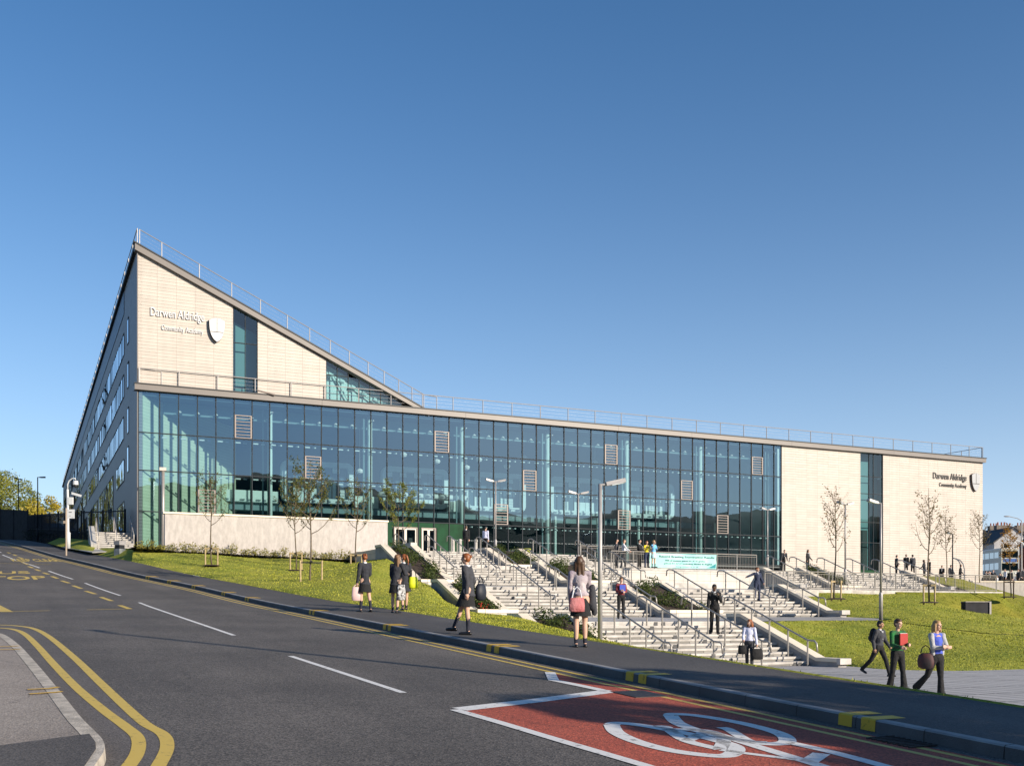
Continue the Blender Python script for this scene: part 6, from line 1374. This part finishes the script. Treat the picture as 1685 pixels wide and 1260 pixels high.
    if socks:
        for i in (0, 1): m_ = MB(); k, a = J['kn%d' % i], J['an%d' % i]; s0 = k.lerp(a, socks); mid = k*.65+a*.35+Vector((0, -.012, 0)); m_.cap(s0 if socks > .4 else mid, a, .050 if socks < .4 else .044, .038); add(m_, 'sock', SOCK)
    for i in (0, 1):
        m_ = MB(); A_, T_ = J['heel%d' % i], J['toe%d' % i]; m_.cap(A_, T_+Vector((0, .01, -.002)), .042, .036); m_.cap(J['an%d' % i]+Vector((0, 0, -.03)), A_+Vector((0, .02, .0)), .042, .042); m_.cap(A_.lerp(T_, .5), T_, .042, .036); add(m_, 'shoe', shoes or SHOE)
    # hair
    hm = HR[hairc]; m_ = MB()
    m_.ball(Hd(0, -.020, .034), (.083, .093, .090), 16, 12, hr); m_.ball(Hd(0, -.042, .0), (.078, .070, .085), 14, 10, hr)
    if hair == 'short': m_.ball(Hd(0, .03, .085), (.062, .055, .032), 12, 8, hr)
    if hair in ('long', 'half'):
        m_.ball(Hd(0, .02, .075), (.068, .060, .038), 12, 8, hr); L_ = .30 if hair == 'long' else .17
        for s in (-1, 0, 1): m_.cap(Hd(s*.055, -.045, -.02), Hd(s*.075, -.085+abs(s)*.03, -L_), .055, .030)
        for s in (-1, 1): m_.cap(Hd(s*.072, .005, .02), Hd(s*.088, .02, -L_*.75), .030, .022)
    if hair in ('pony', 'bun'):
        m_.ball(Hd(0, .02, .078), (.066, .058, .034), 12, 8, hr); m_.ball(Hd(0, -.115, .045), (.035, .035, .035), 10, 8, hr)
        if hair == 'pony': m_.cap(Hd(0, -.13, .04), Hd(.01, -.165, -.10), .036, .030); m_.cap(Hd(.01, -.165, -.10), Hd(.015, -.15, -.23), .030, .012)
    ho = add(m_, 'hair', hm)
    if near:
        for s in (-1, 1): add(MB().ball(Hd(s*.030, .079, .004), (.011, .006, .006), 8, 6, hr), 'eye', EYE, False)
        add(MB().ball(Hd(0, .083, -.052), (.022, .007, .006), 10, 6, hr), 'mouth', LIP, False)
    if extra: extra(J, t, add)
    # scale and place with the feet on the ground
    rz = face-math.pi/2
    t.rotation_euler = (0, 0, rz); t.scale = (S, S, S); t.location = (pos[0], pos[1], pos[2]-low*S)
    t['foot'] = 0; del t['foot']
    J['_t'] = t; J['_S'] = S; J['_M'] = Matrix.Translation(t.location) @ Matrix.Rotation(rz, 4, 'Z') @ Matrix.Scale(S, 4)
    for o in parts: pass
    return J
def wpt(J, v): return J['_M'] @ Vector(v)
def bag(name, label, cat, J, anchor, size, m, rz=0, kind='tote', strap_to=None, strap=None, drop=.1):
    """soft bag hung from a world point"""
    a = wpt(J, anchor); w_, d_, h_ = size; t = thing(name, label, cat, (a.x, a.y, a.z-drop), None, rz); b = MB(); k = 14
    prof = [(.55, 0), (.98, .05), (1.0, .45), (.92, .85), (.80, 1.0)] if kind != 'round' else [(.4, 0), (.9, .12), (1.0, .5), (.85, .85), (.45, 1.0)]
    b.lathe([(r/2, -h_+z*h_) for r, z in prof], (0, 0, 0), k, w_, d_); b.build('bag_body', m, t, local=True, smooth=True)
    s = MB(); s.tube([(-w_*.3, 0, -.01), (-w_*.2, 0, drop*.7), (0, 0, drop), (w_*.2, 0, drop*.7), (w_*.3, 0, -.01)], .012, 6); s.build('handle', strap or m, t, local=True); return t
def strap_line(label, J, pts, m, name='bag_strap'): pass
walk = lambda f, b_, kb=.5, kf=.12: [(f, .02, kf), (b_, .02, kb)]
stand = [(.03, .03, .02), (-.03, .03, .02)]
armd = [(.05, .10, .25, .2), (-.05, .10, .25, .2)]
def foot(px, py, f=fwalk): return cast(px, py, f)
# --- the people on the pavement
p = foot(600.5, 1007)
J = person('schoolgirl alone in black blazer with a pale pink bag, seen from behind', p, 1.64, R(128), {'legs': [(.12, .03, .08), (-.16, .03, .05)], 'arms': [(.05, .10, .15, .1), (.1, .08, 1.0, .7)], 'nod': .3, 'lean': (.02, 0)}, 'fair', 'bun', 'auburn', 'blazer', 'navy', 'skirt', 'black', 'schoolgirls on the pavement', socks=.35)
bag('handbag', 'pale pink carrier bag held by the lone schoolgirl', 'bag', J, J['wr0']+J['hd0']*.07, (.30, .10, .40), cm('pale pink plastic', (.66, .47, .45), .5), R(20), drop=.06)
p = foot(651, 1009)
J = person('schoolgirl with long light brown hair and a black blazer, leaning towards her friend', p, 1.64, R(70), {'legs': [(.05, .03, .04), (-.10, .03, .06)], 'arms': [(.1, .12, .5, .3), (.5, .10, 1.1, .2)], 'yaw': -.5, 'lean': (.03, .08)}, 'fair', 'long', 'light', 'blazer', 'navy', 'skirt', 'black', 'schoolgirls on the pavement', socks=.75)
bag('shoulder_bag', 'black and white patterned bag of the long-haired schoolgirl', 'bag', J, J['hip']+Vector((.20, -.03, .12)), (.28, .12, .44), cm('patterned cloth', (.02, .02, .02), .7, col2=(.6, .6, .6), vscale=16), R(40), drop=.22, strap=CL['black'])
p = foot(665.5, 1005)
J = person('schoolgirl with auburn ponytail and high-visibility yellow bag', p, 1.66, R(112), {'legs': [(-.14, .02, .10), (.20, .02, .05)], 'arms': [(.35, .12, 1.2, .5), (.05, .14, .6, .2)], 'yaw': .55, 'nod': .1, 'lean': (.0, -.03)}, 'fair', 'pony', 'auburn', 'blazer', 'navy', 'skirt', 'navy', 'schoolgirls on the pavement', socks=.75)
bag('shoulder_bag', 'bright yellow and black bag hanging from the ponytailed schoolgirl', 'bag', J, J['sh1']+Vector((.10, -.10, -.12)), (.30, .17, .34), cm('lime yellow fabric', (.62, .68, .01), .6), R(30), drop=.24, strap=CL['black'])
p = foot(770.5, 1044)
J = person('schoolgirl in grey blazer and knee socks striding left with a black shoulder bag', p, 1.68, R(163), {'legs': [(-.02, .02, .03), (.50, .02, .10)], 'arms': [(-.25, .06, .3, .1), (-.30, .10, .8, .0)], 'lean': (.06, 0)}, 'fair', 'bun', 'auburn', 'blazer', 'charcoal', 'skirt', 'black', 'schoolgirls on the pavement', socks=.35)
bag('shoulder_bag', 'large black bag under the arm of the girl in the grey blazer', 'bag', J, J['el1']+Vector((.05, -.14, .10)), (.34, .20, .36), cm('black nylon', (.014, .018, .028), .6), R(60), kind='round', drop=.14)
p = foot(955.5, 1065.5)
J = person('schoolgirl with long brown hair and pale striped top at the edge of the stairs', p, 1.66, R(95), {'legs': [(-.03, .01, .02), (.10, .0, .18)], 'arms': [(.1, .05, .4, .3), (.5, .08, 1.9, .2)], 'yaw': -.3, 'lean': (.0, -.03)}, 'fair', 'long', 'brown', 'shirt', 'mauve', 'skirt', 'black', 'schoolgirls on the pavement', socks=.75)
bag('shoulder_bag', 'dusty red and white bag slung on the long-haired girl by the stairs', 'bag', J, J['hip']+Vector((-.10, -.18, .20)), (.30, .10, .26), cm('red and white cloth', (.42, .07, .08), .8, col2=(.50, .20, .20), vscale=2.4), R(10), drop=.2, strap=CL['white'])
tag(thing('carried_coat', 'dark grey coat hanging over the arm of the girl by the stairs', 'coat', tuple(wpt(J, J['el1']+Vector((.06, -.06, -.02))))));
ct = bpy.data.objects['carried_coat']; m_ = MB(); m_.cap((0, 0, .02), (0, -.02, -.34), .055, .085); m_.cap((.03, 0, -.05), (.04, 0, -.46), .04, .055); o_ = m_.build('coat_cloth', CL['charcoal'], ct, local=True, smooth=True); remesh(o_, .02, 3)
# --- plaza trio
def fpz(px, py): return cast(px, py, zplaza)
def bag_over(J): pass
p = fpz(1446, 1112)
J = person('person in dark jacket with a rucksack, half hidden at the left of the trio', p, 1.66, R(-55), {'legs': [(.45, .02, .15), (-.50, .02, .35)], 'arms': [(.2, .12, .5, .2), (-.3, .12, .5, .2)], 'yaw': .3, 'lean': (.06, 0)}, 'tan', 'short', 'black', 'jacket', 'charcoal', 'trousers', 'black', 'trio walking on the plaza', female=False)
rk = wpt(J, J['chest']+Vector((0, -.20, -.02))); t = thing('rucksack', 'black rucksack on the back of the left walker of the trio', 'rucksack', tuple(rk), None, R(-55)-math.pi/2); m_ = MB(); m_.ball((0, 0, 0), (.16, .11, .24), 14, 10); m_.build('pack', CL['black'], t, local=True, smooth=True); m_ = MB(); m_.ball((0, -.10, -.06), (.11, .05, .10), 12, 8); m_.build('pocket', CL['charcoal'], t, local=True, smooth=True)
p = fpz(1477, 1139)
J = person('woman in a green patterned top and black trousers holding a red folder', p, 1.68, R(-68), {'legs': [(.16, .02, .05), (-.14, .02, .12)], 'arms': [(.25, .10, 1.35, .55), (.15, .14, 1.2, .25)], 'yaw': .15, 'nod': .1}, 'fair', 'short', 'brown', 'shirt', 'green', 'flared', 'black', 'trio walking on the plaza')
c = wpt(J, J['chest']+Vector((-.03, .16, -.02))); t = thing('folder', 'red folder hugged against the green top', 'folder', tuple(c), None, R(-68)-math.pi/2); MB().box(-.11, .11, -.02, .02, -.15, .12).build('cover', CL['red'], t, local=True); MB().box(-.10, .105, -.012, .012, -.145, .127).build('pages', CL['white'], t, local=True)
p = fpz(1541, 1151)
J = person('blonde woman in a blue top and grey cardigan with folded arms', p, 1.66, R(-66), {'legs': [(.06, .02, .04), (-.40, .03, .45)], 'arms': [(.35, .12, 1.45, .95), (.35, .12, 1.40, .95)], 'yaw': .1}, 'fair', 'half', 'blonde', 'cardigan', 'grey', 'flared', 'black', 'trio walking on the plaza', shoes=SOLE)
bag('shoulder_bag', 'dark bag with a red patch carried between the two women on the plaza', 'bag', J, J['hip']+Vector((.27, -.04, .24)), (.34, .16, .34), cm('dark bag cloth', (.02, .022, .025), .7, col2=(.10, .03, .03), vscale=4), R(-30), kind='round', drop=.16)
# --- on the stairs
def fst(px, py, Y): return at(px, py, Y)
def zst(x, y):
    p, q = pq(x, y); Qs = [0, Q1a, Q1b, Q2a, Q2b, 32.9, Q3a, Q3b, Q4a, Q4b, 80]; Zs = [4.6, Z0, Z1_, Z1_, Z2, 1.38, Z2b, Z3, Z3b, Z4, Z4]; q_ = q
    for a, b, za, zb, k in ((Q1a, Q1b, Z0, Z1_, 8), (Q2a, Q2b, Z1_, Z2, 8), (Q3a, Q3b, Z2b, Z3, 9), (Q4a, Q4b, Z3b, Z4, 10)):
        if a < q < b: return za+(zb-za)*math.ceil((q-a)/(b-a)*k)/k
    return float(np.interp(q, Qs, Zs))
def step_at(px, py): return cast(px, py, zst, 25)
p = at(1176, 1060, 38.9); p = (p[0], p[1], zst(p[0], p[1]))
J = person('man in dark jacket raising a hand to his mouth on the lowest stairs', p, 1.82, R(-95), {'legs': [(.10, .03, .12), (-.12, .03, .10)], 'arms': [(.35, .20, 2.25, .35), (.08, .14, .25, .0)], 'nod': .35, 'yaw': -.35, 'lean': (.06, .03)}, 'dark', 'short', 'black', 'jacket', 'black', 'trousers', 'black', 'people on the stairs', female=False, shirt='grey')
p = at(1233, 1098, 34.6); p = (p[0], p[1], zplaza(p[0], p[1])+.0)
J = person('woman in a pale lavender blouse at the foot of the stairs with two dark bags', p, 1.63, R(-110), {'legs': [(.14, .02, .1), (-.16, .02, .2)], 'arms': [(.0, .16, .2, .0), (.2, .16, .9, .3)], 'yaw': -.5, 'nod': .15, 'lean': (.05, -.03)}, 'fair', 'half', 'auburn', 'shirt', 'lav', 'trousers', 'charcoal', 'people on the stairs')
bag('handbag', 'boxy black bag in the right hand of the woman in lavender', 'bag', J, J['wr0']+J['hd0']*.06, (.42, .16, .36), CL['black'], R(10), drop=.1)
bag('handbag', 'second black bag, on the left arm of the woman in lavender', 'bag', J, J['wr1']+Vector((.05, -.1, -.05)), (.28, .16, .30), CL['black'], R(-10), drop=.12)
p = at(1246, 1013, 51.0); p = (p[0], p[1], zst(p[0], p[1]))
J = person('student in a blue-grey coat pointing with an outstretched arm', p, 1.64, R(-70), {'legs': [(.05, .03, .03), (-.08, .03, .05)], 'arms': [(.1, .2, .5, .1), (.3, 1.2, .1, .0)], 'yaw': .5}, 'fair', 'short', 'auburn', 'jacket', 'jeans', 'trousers', 'jeans', 'people on the stairs', female=False)
p = at(1022, 1020, 42.5); p = (p[0], p[1], zst(p[0], p[1]))
J = person('student in a maroon top holding a blue folder on the stairs', p, 1.66, R(-80), {'legs': [(.03, .02, .03), (-.06, .02, .05)], 'arms': [(.2, .14, 1.3, .6), (.2, .14, 1.5, .5)], 'nod': .35}, 'fair', 'short', 'light', 'shirt', 'maroon', 'trousers', 'black', 'people on the stairs')
c = wpt(J, J['chest']+Vector((-.02, .15, -.02))); t = thing('folder', 'blue folder held by the student in maroon', 'folder', tuple(c), None, R(10)); MB().box(-.12, .12, -.02, .02, -.15, .13).build('cover', CL['blue'], t, local=True)
# --- group on the platform (distant, simpler)
def far_person(label, p, H, face, pose, skin, hair, hairc, top, topc, botc, group, bottom='trousers', female=False): return person(label, p, H, face, pose, skin, hair, hairc, top, topc, bottom, botc, group, near=False, female=female, socks=(.6 if bottom == 'skirt' else None))
gp = 'group standing on the platform by the banner'
def plat(px, Y): c = at(px, 936, Y); return (c[0], c[1], Z1_)
A2 = [(.03, .06, .2, .1), (-.03, .06, .2, .1)]
far_person('man in a grey shirt and dark trousers at the left of the platform group', plat(1014.5, 60.0), 1.72, R(-20), {'legs': stand, 'arms': A2, 'yaw': .3}, 'fair', 'short', 'black', 'shirt', 'charcoal', 'charcoal', gp)
far_person('man in a white shirt leaning on the railing beside the man in grey', plat(1026.5, 59.8), 1.68, R(-10), {'legs': [(.15, .04, .1), (-.15, .04, .1)], 'arms': [(.3, .1, .6, .2), (.6, .2, .3, 0)]}, 'fair', 'short', 'brown', 'shirt', 'white', 'navy', gp)
far_person('tall man in a black suit behind the children on the platform', plat(1052, 60.8), 1.74, R(-30), {'legs': stand, 'arms': [(.3, .1, .8, .3), (.3, .1, .8, .3)]}, 'fair', 'short', 'black', 'jacket', 'black', 'black', gp)
def low(px, Y): c = at(px, 946, Y); return (c[0], c[1], Z1_+.0)
far_person('young person in a yellow top at the left end of the banner', plat(1064, 58.4), 1.48, R(-60), {'legs': stand, 'arms': [(.4, .1, 1.6, .2), (.5, .4, 1.8, .2)]}, 'fair', 'short', 'auburn', 'tee', 'yellow', 'jeans', gp, female=True)
far_person('young person in pale clothes and a sky blue top with raised hand', plat(1075.5, 58.3), 1.52, R(-50), {'legs': stand, 'arms': [(.4, .1, 1.6, .2), (.9, .5, 1.9, .2)]}, 'fair', 'short', 'blonde', 'tee', 'sky', 'teal', gp, 'skirt', True)
def ter(px, Y): c = at(px, 905, Y); return (c[0], c[1], zter(*pq(c[0], c[1])))
far_person('dark-suited person with a bag at the glass, left of the pair', ter(767, 66.0), 1.72, R(80), {'legs': stand, 'arms': A2}, 'fair', 'short', 'brown', 'jacket', 'black', 'black', 'pair at the glass', female=False)
far_person('person in a pale blue shirt with dark trousers at the glass, right of the pair', ter(799, 66.5), 1.72, R(60), {'legs': stand, 'arms': A2, 'nod': .3}, 'fair', 'short', 'black', 'shirt', 'lav', 'black', 'pair at the glass', female=False)
# --- silhouettes on the far terrace
gt_ = 'students along the far terrace'
def ter2(px, py, Y): c = at(px, py, Y); return (c[0], c[1], zter(*pq(c[0], c[1])))
spec = [(1289, 79, 'person bending forward beside the right end of the glass', .5, 'charcoal'), (1329, 80, 'lone person in black right of the glass corner', .03, 'black'),
        (1475, 86, 'first student right of the tall window, in a dark top', .03, 'navy'), (1491, 84, 'second student right of the tall window, with a pale shirt front', .03, 'black'), (1502, 84, 'student in a grey-blue jacket beside the second student', .03, 'charcoal'),
        (1521, 89, 'left of the two close students under the tall sparse tree', .05, 'navy'), (1529, 88, 'student with a pale bag behind the tall sparse tree', .03, 'black'),
        (1550, 93, 'dark student left of the small lamp post', .03, 'black'), (1564, 92, 'student in front of the small lamp post', .08, 'navy'), (1580, 91, 'bulky student right of the small lamp post', .06, 'black')]
for i, (px, Y, lb, ln, c_) in enumerate(spec):
    J = far_person(lb, ter2(px, 935, Y), 1.70, R(-90+i*47), {'legs': stand, 'arms': [(.1+.1*(i % 3), .1, .4+.2*(i % 4), .2), (-.05, .12, .3, .1)], 'nod': .1*(i % 3), 'lean': (ln, 0)}, ('fair', 'tan')[i % 2], ('short', 'half', 'short', 'pony')[i % 4], ('black', 'brown')[i % 2], ('jacket', 'blazer')[i % 2], c_, 'black', gt_, female=bool(i % 2))
# --- crowd at the far right: copies of four figures
proto = []
for i, (tc_, hc) in enumerate((('black', 'black'), ('navy', 'brown'), ('white', 'black'), ('charcoal', 'light'))):
    n0 = set(bpy.data.objects); px = 1622+i*3; c = at(px, 950, 100+i*3)
    J = person(['dark-coated member of the crowd nearest the school corner', 'navy-blazered member of the crowd near the school corner', 'white-shirted member of the crowd near the school corner', 'grey-coated member of the crowd near the school corner'][i], (c[0], c[1], zt_), 1.68, R(-60-i*50), {'legs': stand, 'arms': A2}, 'fair', 'short', hc, 'jacket' if tc_ != 'white' else 'shirt', tc_, 'trousers', 'black', 'crowd at the far right', near=False, female=False); proto.append(J['_t'])
rr = random.Random(12); where = ['left of the bus', 'below the bus', 'in front of the golden tree', 'at the right edge of the picture']
looks = ['dark-coated', 'navy-blazered', 'white-shirted', 'grey-coated']; cnt = {}
for i in range(34):
    k = rr.choice((0, 0, 1, 1, 2, 3)); px = 1620+i*2.3+rr.uniform(-.8, .8); Y = rr.uniform(92, 122); c = at(px, 950, Y); z_ = 0 if px < 1640 else (1 if px < 1658 else (2 if px < 1668 else 3))
    r = dup(proto[k], (c[0], c[1], proto[k].location.z), rr.uniform(0, 6.28), ORD[i]+' of the far right crowd counted from the left, '+looks[k], 'crowd at the far right', proto[k].scale[0]*rr.uniform(.93, 1.04))
